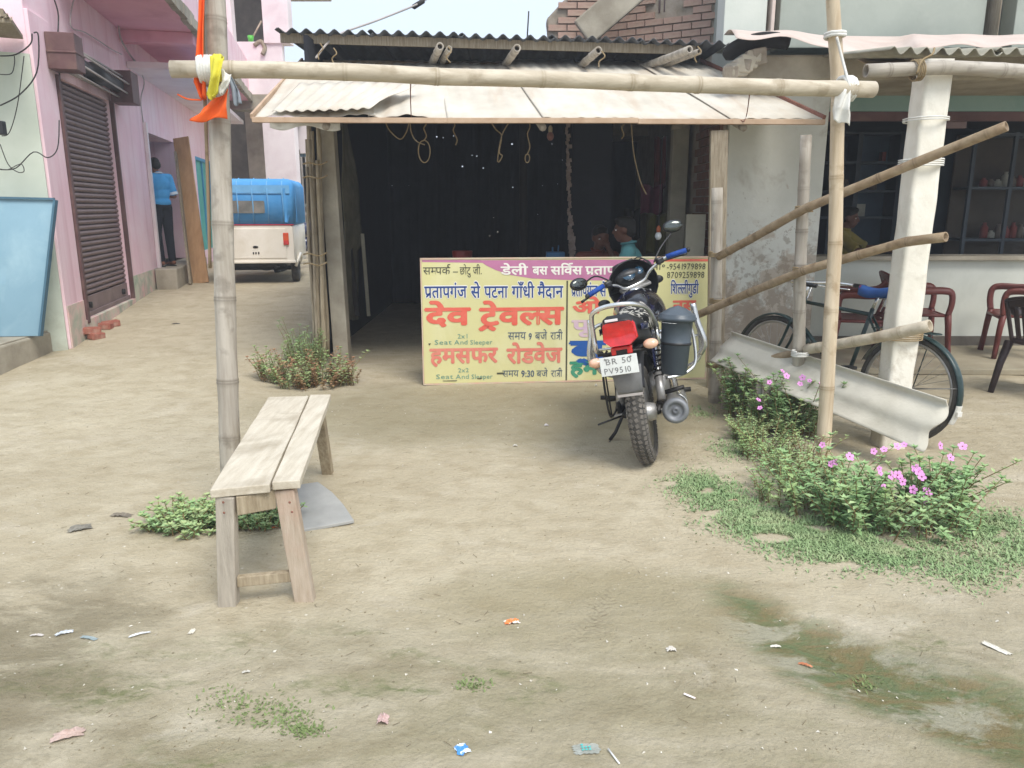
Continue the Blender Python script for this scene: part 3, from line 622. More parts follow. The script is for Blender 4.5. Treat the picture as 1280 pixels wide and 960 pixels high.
# ---------------------------------------------------------------- auto rickshaw (three-wheeler), seen from behind
M['rk_cream'] = mat('cream_body_paint', 'f2ece0', 'e6dfd0', 1.5, .35, spec=.5, coat=.3, stain='cbbfa5', sscale=2.5, samt=.4)
M['rk_blue'] = mat('blue_canvas', '64aae2', '4c99d8', 1.6, .95, bump=.8, bscale=5, stain='6aa6dc', sscale=1.5, samt=.6)
M['rk_bluelt'] = mat('pale_blue_canvas', '7fb9e4', '6eaddd', 2, .7, bump=.2)
M['rk_win'] = mat('cloudy_plastic_window', '84827c', '6a6964', 6, .3, spec=.5, stain='9d8f84', sscale=7)
M['red'] = mat('red_paint', 'c94048', 'b83840', 3, .5); M['orange_l'] = mat('orange_red_lens', 'd9541f', 'c7331c', 6, .2, coat=.5)
rk = thing('auto_rickshaw', 'cream auto rickshaw with blue canvas top parked in the alley, seen from behind', 'auto rickshaw', (-3.98, 12.1, .325), (0, 0, R(9)))
rk.scale = (.93, .93, .93)
# local: x right, y forward, z up; rear face at y=0
def rr_sec(w, zb, zt, r, n=5):
    pts = []
    for cx, cz, a0 in ((w - r, zt - r, 0), (-w + r, zt - r, 90)):
        for i in range(n + 1): a = R(a0 + 90 * i / n); pts.append((cx + r * math.cos(a), cz + r * math.sin(a)))
    return [(w, zb)] + pts + [(-w, zb)]
def loft(mb, secs, cap=True):
    """secs: list of (y, [(x,z)...])"""
    n = len(secs[0][1]); vs = [(x, y, z) for y, s in secs for x, z in s]
    fs = [(i * n + k, i * n + (k + 1) % n, (i + 1) * n + (k + 1) % n, (i + 1) * n + k) for i in range(len(secs) - 1) for k in range(n)]
    if cap: fs += [tuple(range(n))[::-1], tuple((len(secs) - 1) * n + k for k in range(n))]
    mb.add(vs, fs); return mb
mb = MB(); loft(mb, [(.05, rr_sec(.64, .36, .99, .04)), (0, rr_sec(.62, .38, .98, .05)), (.0, rr_sec(.62, .38, .98, .05))][::-1] + [(1.5, rr_sec(.66, .34, 1.0, .04)), (2.2, rr_sec(.5, .34, .95, .04)), (2.6, rr_sec(.25, .4, .9, .1))], True)
mb.build('body', M['rk_cream'], rk, bevel=.012)
mb = MB(); mb.bb((-.5, -.014, .44), (.5, .0, .93)); mb.build('tailgate', M['rk_cream'], rk, bevel=.008)
mb = MB(); mb.bb((-.64, -.03, .36), (.64, .02, .40)); mb.build('bumper_lip', M['rk_cream'], rk, bevel=.01)
mb = MB(); mb.bb((-.635, -.012, .985), (.635, .03, 1.0)); mb.build('red_stripe', M['red'], rk)
def canv(w, t, sag=0): return rr_sec(w, 1.0, t, .11, 6)
mb = MB(); secs = [(.0, canv(.62, 1.60)), (.05, canv(.65, 1.68))]
for i in range(8): secs.append((.12 + i * .23, canv(.665 - .008 * (i % 2), 1.735 - .02 * (i % 2))))
loft(mb, secs + [(2.1, canv(.6, 1.66)), (2.2, canv(.55, 1.55))]); cn = mb.build('canopy', M['rk_blue'], rk)
mb = MB()
for i in range(5):
    x = -.48 + i * .24; mb.tube([(x, -.012, 1.03), (x + .01, -.022, 1.3), (x, -.02, 1.55), (x, .04, 1.685), (x, .3, 1.745)], .012, 6)
mb.build('canvas_seam', M['rk_bluelt'], cn)
mb = MB(); mb.tube([(-.6, -.01, 1.5), (.6, -.01, 1.5)], .008, 5); mb.sheet(lambda u, v: (-.6 + 1.2 * u, -.012 - .006 * math.sin(u * 30), 1.51 + .12 * v), 30, 2); mb.build('top_flap', M['rk_bluelt'], cn)
mb = MB(); mb.tube([(.55, -.01, 1.02), (.6, .05, 1.3), (.63, .1, 1.55)], .02, 6); mb.sheet(lambda u, v: (.5 + .17 * u, -.03 + .3 * u * u + .01 * math.sin(v * 9), 1.03 + .55 * v), 6, 8); mb.build('side_flap', M['rk_blue'], cn)
mb = MB(); mb.prism([(x * .28, z * .1) for x, z in [(-1, -.85), (-.95, -1), (.95, -1), (1, -.85), (1, .85), (.95, 1), (-.95, 1), (-1, .85)]], 'y', .02, (-.09, -.018, 1.28)); mb.build('rear_window', M['rk_win'], rk)
for x in (-.50, .50): mb = MB(); mb.m = 0; mb.bb((x - .045, -.035, .66), (x + .045, -.012, .86)); l = mb.build('tail_light', [M['orange_l']], rk, bevel=.015); mb = MB(); mb.bb((x - .04, -.042, .67), (x + .04, -.034, .735)); mb.build('reflector', M['redlens'], l)
mb = MB(); mb.ball((.0, -.02, .63), (.045, .012, .02)); mb.ball((-.04, -.02, .53), (.012, .008, .02)); mb.ball((.0, -.02, .53), (.012, .008, .02)); mb.ball((.045, -.02, .53), (.012, .008, .02)); mb.build('latch', M['darkmetal'], rk)
def wheel_simple(mb, x, y, r, w):
    mb.lathe([(r * .55, -w / 2), (r * .9, -w / 2), (r, -w * .3), (r, w * .3), (r * .9, w / 2), (r * .55, w / 2)], (x, y, r), axis='x', seg=26)
for x in (-.58, .58):
    mb = MB(); wheel_simple(mb, x, .42, .23, .11); wh = mb.build('wheel', M['rubber'], rk)
    mb = MB(); mb.lathe([(.12, -.04), (.125, .04)], (x, .42, .23), axis='x'); mb.build('hub', M['alu'], wh)
mb = MB(); wheel_simple(mb, 0, 2.35, .23, .11); mb.build('wheel', M['rubber'], rk)
mb = MB(); mb.bb((-.45, .2, .28), (.45, 1.8, .4)); mb.tube([(-.6, .42, .25), (.6, .42, .25)], .035, 8); mb.ball((.1, .35, .3), (.16, .12, .09)); mb.tube([(.3, .0, .3), (.35, .5, .3)], .03, 8); mb.build('chassis', M['darkmetal'], rk)
for x in (-1, 1): mb = MB(); mb.tube([(x * .62, .12, .3), (x * .66, .2, .42), (x * .67, .42, .5), (x * .66, .66, .42), (x * .62, .72, .3)], .025, 6); mb.build('wheel_arch', M['rk_cream'], rk)
# ---------------------------------------------------------------- the shed
shed = thing('market_shed', 'dark open-fronted shed with corrugated sheet roof, pale awning and perforated back wall', 'shed')
SX = .06                       # the front runs slightly away to the right
# posts
def post(name, a, b, w, h, m, par=None, **k): mb = MB(); mb.beam(a, b, w, h, (0, 1, 0)); return mb.build(name, m, par if par else shed, bevel=.008)
post('concrete_post', (-1.68, 7.5, -.1), (-1.74, 7.56, 2.5), .15, .15, M['concrete'])
post('concrete_post', (1.79, 8.6, -.1), (1.80, 8.6, 2.9), .17, .15, M['asb_grey'])
mb = MB(); mb.tube([(1.795, 8.6, 2.32), (1.795, 8.6, 2.38)], .125, 4); mb.build('post_joint', M['concrete'], shed)
mb = MB(); a, b = P(893, 500, 6.45), P(900, 140, 6.5); mb.beam((a.x, 6.45, -.05), (b.x, 6.5, 2.12), .14, .05, (0, 1, 0)); mb.build('weathered_plank', M['wood_grey'], shed, bevel=.006)
# bundle of split sticks tied beside the left post: counted poles are parts
rr = random.Random(11)
for i in range(11):
    x = 383 + i * 2.1 if i < 9 else rr.uniform(384, 400); Yb = 7.35 + rr.uniform(-.08, .1)
    top = rr.choice([150, 158, 165, 172, 205]) + rr.uniform(-6, 6)
    a = P(x + 9 + rr.uniform(-2, 2), 446 + rr.uniform(-6, 6), Yb); b = P(x - 1 + rr.uniform(-2, 2), top, Yb + .05)
    mb = MB(); mb.tube(wob([a, b], 12, .018, i * 1.7), [rr.uniform(.014, .032)] * 12, 6); mb.build('stick', M['wood_old'] if i % 3 else M['wood_grey'], shed)
for z in (205, 222, 318, 330):
    a = P(397, z, 7.28); mb = MB(); mb.tube(smooth_pts([a + Vector((-.13, 0, 0)), a + Vector((-.06, -.05, .01)), a + Vector((.03, -.06, -.01)), a + Vector((.10, -.04, .02))], 4), .008, 5); mb.build('stick_tie', M['jute'], shed)
# main roof: sheets, each a part
rf0, rf1 = P(343, 37, 7.9), P(905, 53, 8.2); bk = Vector((-.05, 5.4, .1))
rdir = (rf1 - rf0); ns_ = 5
for i in range(ns_):
    a = rf0 + rdir * (i / ns_); b = rf0 + rdir * ((i + 1) / ns_ + .012); dz = Vector((0, .0, .008 * (i % 2)))
    corr('roof_sheet', a + dz, b + dz, b + bk + dz, a + bk + dz, M['asb_dark'], shed, .125, .022, .006, 4, per=7)
mb = MB(); a, b = rf0 + Vector((.02, .12, -.05)), rf1 + Vector((-.25, .12, -.05)); mb.beam(a, b, .03, .085); mb.build('eave_batten', M['wood_grey'], shed)
mb = MB(); a, b = rf0 + Vector((.15, .5, -.22)), rf1 + Vector((-.15, .5, -.2)); mb.tube(wob([a, b], 14, .02, 3), .05, 8); mb.build('eave_beam', M['bam_brown'], shed)
for i, (x, y, two) in enumerate(((550, 58, 1), (646, 60, 0), (748, 63, 0), (862, 62, 1))):
    for k in range(1 + two):
        e_ = P(x + k * 12, y + k * 3, 7.7 + .1 * k); d = Vector((-.5 if i == 3 else (-.28 if i == 0 else -.2), 1.4, -.03))
        bamboo('rafter', [e_, e_ + d], .037 if k == 0 else .029, .042, M['bam_grey'], shed, seed=i + 5 * k, amp=.005, inner=.62)
# frayed cords at the roof ends
for i, (x, y) in enumerate(((400, 62), (417, 68), (560, 66), (752, 72), (872, 66))):
    c0 = P(x, y - 8, 7.6); rope('cord_end', smooth_pts([c0, c0 + Vector((.03, -.02, -.05)), c0 + Vector((-.02, 0, -.09)), c0 + Vector((.02 * (i % 3 - 1), 0, -.14))], 4), .006, M['jute'], shed, 5)
# awning: pale sheets, batten, purlin
a0, a1 = P(316, 147, 6.3), P(1030, 150, 6.5); t0, t1 = P(378, 76, 8.5), P(872, 77, 8.75)
aw = thing('awning', None, None); aw.parent = shed
K = 6
for i in range(K):
    u0, u1 = i / K, (i + 1) / K + (.012 if i < K - 1 else 0)
    if i == 1: u0 += .03
    lift = Vector((0, 0, .012 * (i % 2)))
    A, B, C, D = a0.lerp(a1, u0) + lift, a0.lerp(a1, u1) + lift, t0.lerp(t1, u1) + lift, t0.lerp(t1, u0) + lift
    if i == 0: A += Vector((0, .02, .0)); B += Vector((.14, .0, .03))
    corr('awning_sheet', A, B, C, D, M['tin_cream'], aw, .125, .0045, .004, 8, warp=.03 if i < 2 else .012, seed=i)
# curled torn corner of the second sheet
A_, B_, C_, D_ = P(340, 139, 6.3), P(464, 136, 6.25), P(524, 100, 7.0), P(374, 104, 7.0)
mb = MB(); pit = 9
mb.sheet(lambda u, v: A_.lerp(B_, u).lerp(D_.lerp(C_, u), v) + Vector((0, 0, .007 * math.sin(2 * math.pi * pit * u) + .022 * u ** 6 * math.sin(v * 5 + .5))), 72, 6, .004); mb.build('overlapping_sheet', M['tin_cream'], aw)
n_pieces = 3
for i in range(n_pieces):
    a = a0.lerp(a1, i / n_pieces) + Vector((0, -.012, -.018)); b = a0.lerp(a1, (i + 1) / n_pieces) + Vector((0, -.012, -.018 + (.006 if i == 1 else 0)))
    mb = MB(); mb.beam(a, b, .045, .04); mb.build('eave_batten', M['tin_batten'], aw, bevel=.003)
mb = MB(); mb.beam(a1 + Vector((0, 0, .01)), t1 + Vector((.03, 0, .01)), .025, .05); mb.build('side_batten', M['rust'], aw)
mb = MB(); mb.beam(a0 + Vector((-.01, 0, .01)), t0 + Vector((0, 0, .01)), .02, .035); mb.build('side_batten', M['tin_batten'], aw)
for u in (.12, .5, .86): a, b = a0.lerp(a1, u), t0.lerp(t1, u); mb = MB(); mb.tube(wob([a + Vector((0, .05, -.06)), b + Vector((0, 0, -.06))], 8, .01, u * 9), .03, 8); mb.build('awning_pole', M['bam_grey'], aw)
rope('binding_wire', smooth_pts([P(515, 84, 4.2), P(513, 115, 5.2), P(514, 146, 6.24)], 3), .004, M['rust'], aw)
rope('binding_wire', smooth_pts([P(938, 108, 4.6), P(934, 140, 6.3), P(930, 152, 6.36), P(926, 150, 6.4)], 3), .004, M['rust'], aw)
mb = MB(); a = P(337, 152, 6.36); mb.sheet(lambda u, v: a + Vector((u * .53, .015 * math.sin(u * 14) + .1 * u, -v * (.045 + .02 * math.sin(u * 9)) )), 24, 4, .003); mb.build('white_cloth_fringe', M['cloth_white'], aw)
# back wall: dark corrugated sheets pierced by daylight, each sheet a part
BY = 12.4
hole_px = [h for i, h in enumerate([(462, 181), (466, 183), (471, 178), (486, 229), (490, 232), (481, 262), (511, 232), (554, 148), (563, 149), (572, 150), (546, 171), (554, 172), (567, 170), (613, 171), (590, 194), (596, 195), (578, 208), (580, 214), (641, 234), (657, 268), (672, 268), (660, 269), (678, 232), (464, 216), (452, 250), (471, 250), (617, 272), (622, 290), (612, 295), (686, 215), (697, 230), (703, 200), (520, 175), (500, 160), (640, 180), (452, 160), (445, 310), (560, 270), (604, 210), (690, 180)]) if i % 4 != 1]
rr = random.Random(4)
def hole_rects():
    out = []
    for px, py in hole_px:
        p = P(px, py, BY); s = rr.uniform(.007, .014) * (2.6 if (px, py) in ((481, 262), (464, 181), (466, 183), (563, 149), (613, 171)) else 1); out.append((p.x, p.z, s * rr.uniform(.5, 2.2), s * rr.uniform(.4, 1.6)))
    return out
HR = hole_rects()
def back_sheet(x0, x1, z0, z1):
    """one upright sheet, its cells cut away where rust has eaten through"""
    hs = [h for h in HR if x0 + .02 < h[0] < x1 - .02 and z0 < h[1] < z1]
    xs = sorted({x0 + (x1 - x0) * i / 28 for i in range(29)} | {h[0] + k * h[2] / 2 for h in hs for k in (-1, 1)})
    zs = sorted({z0, z1} | {h[1] + k * h[3] / 2 for h in hs for k in (-1, 1)})
    vs = [(x, .012 * math.sin(x * 50), z) for z in zs for x in xs]; n = len(xs); fs = []
    for j in range(len(zs) - 1):
        for i in range(n - 1):
            cx, cz = (xs[i] + xs[i + 1]) / 2, (zs[j] + zs[j + 1]) / 2
            if any(abs(cx - h[0]) < h[2] / 2 and abs(cz - h[1]) < h[3] / 2 for h in hs): continue
            fs.append((j * n + i, j * n + i + 1, (j + 1) * n + i + 1, (j + 1) * n + i))
    mb = MB(); mb.add(vs, fs); return mb
M['shadesheet'] = mat('shade_black_sheet', '2a2b31', '202127', 2, .85, stain='35343a', sscale=2, samt=.5)  # coloured near black so the shed interior stays in shade
M['darkwood'] = mat('dark_wood', '2d2722', '221e1a', 5, .85)  # dark tone holds the shed's inner shade; sandals share it
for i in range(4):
    x0 = -1.95 + i * 1.06; o = back_sheet(x0, x0 + 1.07, -.1, 3.4).build('wall_sheet', M['shadesheet'], shed); o.location = (0, BY + .02 * (i % 2), 0)
mb = MB(); mb.bb((-1.97, 7.8, -.1), (-1.93, BY + .1, 3.1)); o = mb.build('side_wall', M['shadesheet'], shed)
# left: hanging sacking and upright pale strips just inside
mb = MB(); ta, tb_ = P(428, 152, 7.75), P(447, 330, 7.9)
def sack(u, v): p = P(426 + 4 * v + u * (9 + 16 * math.sin(min(1, v * 1.6) * 1.5) * (1 if v < .62 else .55)), 150 + v * 250, 7.9 + .8 * u); return p + Vector((.01 * math.sin(v * 14 + u * 4), .04 * math.sin(u * 11 + v * 3), 0))
mb.sheet(sack, 12, 26, .004); mb.build('hanging_sacking', mat('olive_sacking', '6e6957', '57533f', 6, .95, bump=.5, stain='8a8570', sscale=4), shed)
mb = MB(); mb.beam(P(453, 292, 8.6), P(461, 395, 8.6), .035, .03, (0, 1, 0)); mb.build('pale_stake', M['asb_grey'], shed)
mb = MB(); mb.beam(P(436, 300, 8.4), P(447, 395, 8.3), .05, .03, (0, 1, 0)); mb.build('dark_stake', M['darkwood'], shed)
# middle: whitewashed ragged partition edge, slim bamboo posts
mb = MB(); rr = random.Random(9)
for i in range(40):
    y = 150 + i * 4.4; w = 4 + rr.uniform(-1.5, 2.5) + (3 if 30 < i < 38 else 0); x = 707 + rr.uniform(-1.2, 1.2) + i * .12
    p = P(x, y, 8.9); q = P(x + w, y + 4.6, 8.9); mb.box(((p.x + q.x) / 2, 8.9, (p.z + q.z) / 2), (q.x - p.x, .05 + rr.uniform(0, .02), p.z - q.z), (rr.uniform(-.05, .05), rr.uniform(-.25, .25), 0))
mb.build('ragged_mud_partition_edge', mat('flaking_limewash', 'a3948c', '7e6e66', 12, .95, bump=.6), shed)
mb = MB(); p, q = P(716, 150, 9), P(860, 150, 9); mb.bb((p.x, 8.98, -.05), (p.x + .45, 9.06, 3.1)); mb.build('partition', M['shadesheet'], shed)
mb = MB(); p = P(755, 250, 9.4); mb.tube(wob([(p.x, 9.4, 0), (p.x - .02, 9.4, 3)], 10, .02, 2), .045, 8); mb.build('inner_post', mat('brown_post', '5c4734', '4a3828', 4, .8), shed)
mb = MB(); p = P(655, 250, 9.6); mb.tube(wob([(p.x, 9.6, 0), (p.x - .02, 9.6, 3)], 10, .02, 2), .05, 8); mb.build('inner_post', M['darkwood'], shed)
# right side wall of brick with real bricks
mb = MB(); mb.bb((1.93, 8.3, -.1), (2.1, BY, 2.85)); mb.build('rear_brick_wall', M['mortar'], shed)
mb = MB(); mb.bb((1.93, 7.4, -.1), (1.975, 8.3, 2.38)); bw = mb.build('brick_wall', M['mortar'], shed)
b = MB(); b.box((0, 0, 0), (.03, .225, .068)); br_ = None; zc = 0
for r_ in range(24):
    for c in range(6):
        y = 7.5 + c * .238 + (.119 if r_ % 2 else 0); z = 1.1 + r_ * .08
        if y > 8.25 or z > 2.33: continue
        if br_ is None: br_ = b.build('brick', M['brick_dim'], bw); o = br_
        else: o = dup_mesh(br_)
        o.location = (1.922 + rr.uniform(-.004, .004), y, z); o.rotation_euler = (0, 0, rr.uniform(-.03, .03))
mb = MB(); a, b_ = P(857, 268, 7.6), P(881, 268, 7.6); mb2 = MB(); mb2.bb((a.x, 7.55, 0), (b_.x, 7.6, a.z)); mb2.build('grey_sheet_panel', M['asb_grey'], shed)
# coloured cloths hanging at the right of the inside
M['magenta'] = mat('magenta_cloth', '6d2f48', '57263a', 5, .9); M['redcloth'] = mat('red_cloth', '6f2f27', '5a2620', 5, .9); M['olivecloth'] = mat('olive_cloth', '5d5a2c', '47451f', 5, .9)
for nm, m_, (x0, y0, x1, y1), Y, lab in (('hanging_cloth', 'magenta', (801, 232, 828, 268), 9.2, 'magenta cloth hanging in the dim right side of the shed'), ('hanging_cloth', 'redcloth', (818, 172, 832, 236), 9.3, 'narrow dark red cloth hanging highest inside the shed'), ('hanging_cloth', 'olivecloth', (808, 268, 834, 318), 9.0, 'olive cloth hanging lowest beside the grey inner post'), ('hanging_cloth', 'darkwood', (780, 262, 800, 300), 9.5, 'dark sack hanging behind the seated men')):
    def fn(u, v, x0=x0, y0=y0, x1=x1, y1=y1, Y=Y): return P(x0 + (x1 - x0) * u, y0 + (y1 - y0) * v, Y) + Vector((0, .04 * math.sin(u * 12 + v), .02 * math.sin(u * 8)))
    mb = MB(); mb.sheet(fn, 14, 8, .004); tag(mb.build(nm, M[m_], None), lab, 'cloth', 'cloths hanging inside the shed')
# hanging cords with loops below the awning
def loopcord(px, py, L, loop, dx=0, Y=6.7):
    t = P(px, py, Y); s = .0071
    pts = [t]; 
    for i in range(1, 6): pts.append(t + Vector((dx * i / 5 + .012 * math.sin(i * 2.1), 0, -L * i / 5)))
    e_ = pts[-1]
    if loop:
        for k in range(1, 13): a = math.pi / 2 + 2 * math.pi * k / 12; pts.append(e_ + Vector((loop * .55 * math.cos(a), .01 * math.sin(a * 2), -loop + loop * math.sin(a))))
    return smooth_pts(pts, 3)
lc = [('cord with small loop left of centre under the awning', loopcord(531, 150, .16, .09)), ('short frayed cord under the awning near its tear', loopcord(566, 150, .2, 0, .03)), ('forked cord under the middle of the awning', smooth_pts([P(612, 150, 6.7), P(620, 162, 6.7), P(627, 170, 6.7), P(624, 190, 6.7), P(628, 195, 6.7), P(622, 202, 6.7), P(627, 170, 6.7), P(637, 152, 6.7)], 4)), ('thin cord with open knot under the awning right of centre', loopcord(661, 150, .27, .035)), ('long drooping wire at the right of the shed opening', smooth_pts([P(789, 150, 6.9), P(792, 190, 6.9), P(800, 225, 6.9), P(808, 243, 6.9)], 4)), ('slack double cord left of the looped cord', smooth_pts([P(481, 150, 6.7), P(487, 163, 6.7), P(500, 174, 6.7), P(508, 165, 6.7), P(512, 152, 6.7), P(514, 165, 6.7), P(520, 176, 6.7), P(531, 181, 6.7)], 5)), ('straight thin cord near the right inner post', loopcord(779, 150, .15, 0, .0))]
for lab, pts in lc: tag(rope('knotted_rope', pts, .0048, M['jute'], None, 6), lab, 'cord', 'cords hanging under the awning')
# bulbs
def bulb(px, py, Y, lab, capm, glassm, top):
    t = thing('light_bulb', lab, 'light bulb', P(px, py, Y)); t.location.z -= .0
    mb = MB(); mb.lathe([(.0, -.075), (.018, -.07), (.03, -.05), (.032, -.035), (.026, -.015), (.014, .0)], seg=14); mb.build('glass', glassm, t)
    mb = MB(); mb.lathe([(.016, -.004), (.019, .01), (.019, .04), (.009, .055), (.004, .06)], seg=12); mb.build('holder', capm, t)
    mb = MB(); mb.tube([(0, 0, .055), (.0, 0, .055 + top)], .003, 5); mb.build('flex', M['wire'], t)
M['milk'] = mat('milky_glass', 'dfe2e2', 'd3d6d8', 5, .2, spec=.6, coat=.4); M['orangecap'] = mat('orange_brown_holder', 'b0603a', '9c5230', 5, .5)
bulb(823, 290, 7.3, 'white bulb with orange holder hanging beside the motorcycle mirror', M['orangecap'], M['milk'], .8)
bulb(688, 165, 7.3, 'dull pinkish bulb holder hanging under the awning by the ragged partition', M['wood_old'], mat('dusty_pink_glass', '8d6660', '7b5650', 6, .4), .25)
# table inside, things on it
tb = thing('tea_table', 'dark wooden table standing inside the shed behind the board', 'table', (-.1, 8.6, 0))
mb = MB(); mb.bb((-.75, -.3, .74), (1.0, .3, .78)); mb.build('table_top', M['darkwood'], tb, bevel=.004)
for x in (-.68, .93):
    for y in (-.25, .25): mb = MB(); mb.bb((x - .03, y - .03, 0), (x + .03, y + .03, .74)); mb.build('leg', M['darkwood'], tb)
M['redplastic'] = mat('red_plastic', '85251d', '701c16', 5, .4); M['blueplastic'] = mat('blue_plastic', '3f6f9a', '345f87', 5, .4)
p = P(578, 326, 8.5); mb = MB(); mb.lathe([(.05, 0), (.12, .03), (.14, .1), (.13, .1), (.0, .03)]); o = mb.build('red_basin', M['redplastic'], None); o.location = (p.x, 8.5, .97 - .19); tag(o, 'red plastic basin just above the left part of the board', 'basin'); o.scale = (.8, .8, 2.7)
p = P(694, 324, 8.5); mb = MB(); mb.bb((-.1, -.08, 0), (.1, .08, .26)); mb.tube([(-.03, 0, .26), (-.03, 0, .31)], .01, 6); mb.tube([(.03, 0, .26), (.035, 0, .33)], .008, 6); o = mb.build('blue_box', M['blueplastic'], None, bevel=.015); o.location = (p.x, 8.5, .78); tag(o, 'blue plastic caddy just above the board left of the seated men', 'caddy')

# ---------------------------------------------------------------- brick upper storey behind the shed
bb_ = thing('brick_building', 'unplastered red brick upper storey with rough cement slab seen above the shed roof', 'building')
def brick_face(parent, org, ux, w, z0, z1, skip=None, m=M['brick'], lim=300, n=[None]):
    ux = Vector(ux).normalized(); rot = math.atan2(ux.y, ux.x); out = Vector((ux.y, -ux.x, 0)); first = None; cnt = 0; r_ = 0; z = z0 + .045
    while z < z1:
        x = .12 + (.12 if r_ % 2 else 0)
        while x < w - .1 and cnt < lim:
            p = Vector(org) + ux * x + out * (.012 + rr.uniform(-.006, .006)); p.z = z
            if not (skip and skip(p)):
                if n[0] is None: b = MB(); b.box((0, 0, 0), (.23, .05, .07)); o = b.build('brick', m, parent); n[0] = o
                else: o = dup_mesh(n[0], parent); 
                o.data.materials[0] = m if o.data.users == 1 else o.data.materials[0]
                o.location = p; o.rotation_euler = (rr.uniform(-.02, .02), 0, rot + rr.uniform(-.015, .015)); cnt += 1
            x += .245
        z += .088; r_ += 1
    return cnt
YB = 11.0
bl_, br2 = P(752, 60, YB), P(906, 60, YB - .8)
ux = (br2 - bl_); ux.z = 0; wlen = ux.length
zt, zb = 5.4, bl_.z - .35
mb = MB(); mid = (bl_ + br2) / 2; uxn = ux.normalized(); o1 = Vector((-uxn.y, uxn.x, 0))
mb.beam(Vector((bl_.x, bl_.y, (zt + zb) / 2)) + o1 * .12, Vector((br2.x, br2.y, (zt + zb) / 2)) + o1 * .12, .24, zt - zb); fw = mb.build('front_wall', M['mortar'], bb_)
w0, w1 = P(820, 12, YB - .3), P(845, 12, YB - .4)
wz = P(820, 23, YB - .3).z
brick_face(fw, (bl_.x, bl_.y, 0), ux, wlen, zb + .1, P(800, -25, YB).z, skip=lambda p: w0.x - .08 < p.x < w1.x + .08 and p.z > wz)
mb = MB(); mb.beam(Vector((w0.x, w0.y + .0, wz + .8)), Vector((w1.x, w1.y, wz + .8)), .06, 1.5); wd = mb.build('window', M['darkmetal'], bb_); wd.location = (0, -.02, 0)
for k in range(4): p = w0.lerp(w1, (k + .5) / 4); mb = MB(); mb.tube([(p.x, p.y - .05, wz + .05), (p.x, p.y - .05, wz + 1.5)], .012, 6); mb.build('window_bar', M['shutter'], wd)
# leaning parapet block at the left with cement strip
c0 = P(690, 42, 10.4); c1 = P(684, 18, 10.4); c2 = P(706, -4, 10.5); c3 = P(770, -30, 10.7); c4 = P(735, 42, 10.6)
mb = MB(); pts3 = [c0, c1, c2, c3, c4]; mb.prism([(p.x, p.z) for p in [c4 + Vector((0, 0, -.3)), c0 + Vector((0, 0, -.3)), c1, c2, c3]], 'y', .24, (0, 10.75, 0)); pw = mb.build('side_parapet', M['mortar'], bb_, bevel=.03)
L0 = P(690, 45, 10.6); 
def in_poly(p):
    q = [(a.x, a.z) for a in (c4 + Vector((0, 0, -.3)), c0 + Vector((0, 0, -.3)), c1, c2, c3)]; ins = False; x, y = p.x, p.z
    for i in range(len(q)):
        (xa, ya), (xb, yb) = q[i], q[i - 1]
        if (ya > y) != (yb > y) and x < (xb - xa) * (y - ya) / (yb - ya) + xa: ins = not ins
    return ins
brick_face(pw, (c1.x - .1, 10.625, 0), (1, 0, 0), 1.4, c0.z - .2, 5.0, skip=lambda p: not (in_poly(p + Vector((.08, 0, 0))) and in_poly(p - Vector((.08, 0, 0)))), n=[None])
mb = MB(); s0, s1 = P(728, 42, 10.35), P(800, -20, 10.35); mb.beam(s0, s1, .35, .11, (0, 1, 0)); mb.build('cement_string', M['concrete'], bb_, bevel=.02)
mb = MB(); mb.bb((1.0, 11.4, 2.5), (3.2, 14, 5.3)); mb.build('inner_mass', M['mortar'], bb_)
# thin antenna and overhead cable
tag(rope('antenna', [P(659, 48, 9), P(661, 14, 9)], .008, M['wire'], None, 5), 'thin dark rod rising above the shed roof against the sky', 'antenna')
tag(rope('overhead_cable', smooth_pts([P(395, 72, 7.7), P(420, 45, 8.2), P(470, 26, 9), P(520, 6, 9.8), P(545, -8, 10.4)], 5), .011, M['white_cable'], None, 5), 'pale cable running up from the shed eave into the sky', 'cable')
mb = MB(); p = P(523, 5, 9.85); mb.lathe([(.0, -.09), (.03, -.07), (.03, .07), (.0, .09)], p, rot=Euler((0, R(60), 0)).to_matrix(), seg=8); tag(mb.build('cable_insulator', M['wire'], None), 'dark insulator knot on the pale overhead cable', 'insulator')
# ---------------------------------------------------------------- tea shop on the right
ts = thing('tea_shop', 'tea shop with white peeling side wall, blue dark interior and white counter at the right', 'shop')
a, b = P(904, 300, 7.35), P(1028, 300, 7.35); wx0, wx1 = 1.98, P(1036, 150, 7.35).x
mb = MB(); mb.bb((wx0, 7.35, -.1), (wx1, 7.6, 2.62)); mb.build('peeling_wall', M['grimewall'], ts, bevel=.01)
mb = MB(); mb.bb((wx1 - .25, 7.6, -.1), (wx1, 8.2, 2.62)); mb.build('return_wall', M['grimewall'], ts)
cz = .97
mb = MB(); mb.bb((wx1, 8.2, 0), (9, 8.38, cz)); mb.build('counter_wall', M['counter'], ts)
mb = MB(); mb.bb((wx1 + .002, 8.12, cz + .002), (9, 8.5, cz + .045)); mb.build('counter_ledge', M['concrete'], ts, bevel=.006)
mb = MB(); mb.bb((wx1, 8.195, .0), (9, 8.2, .0)); mb.bb((wx1 + .003, 8.17, .06), (9, 8.198, .16)); mb.build('skirting', M['cement_dark'], ts)
lz = P(1150, 139, 8.2).z
mb = MB(); mb.bb((wx1 - .3, 8.2, lz), (9, 8.4, 2.93)); mb.build('lintel', M['tealwall'], ts)
mb = MB(); mb.bb((wx1 + .002, 8.22, lz - .09), (9, 8.3, lz - .003)); mb.build('shutter_box', M['shutterframe'], ts)
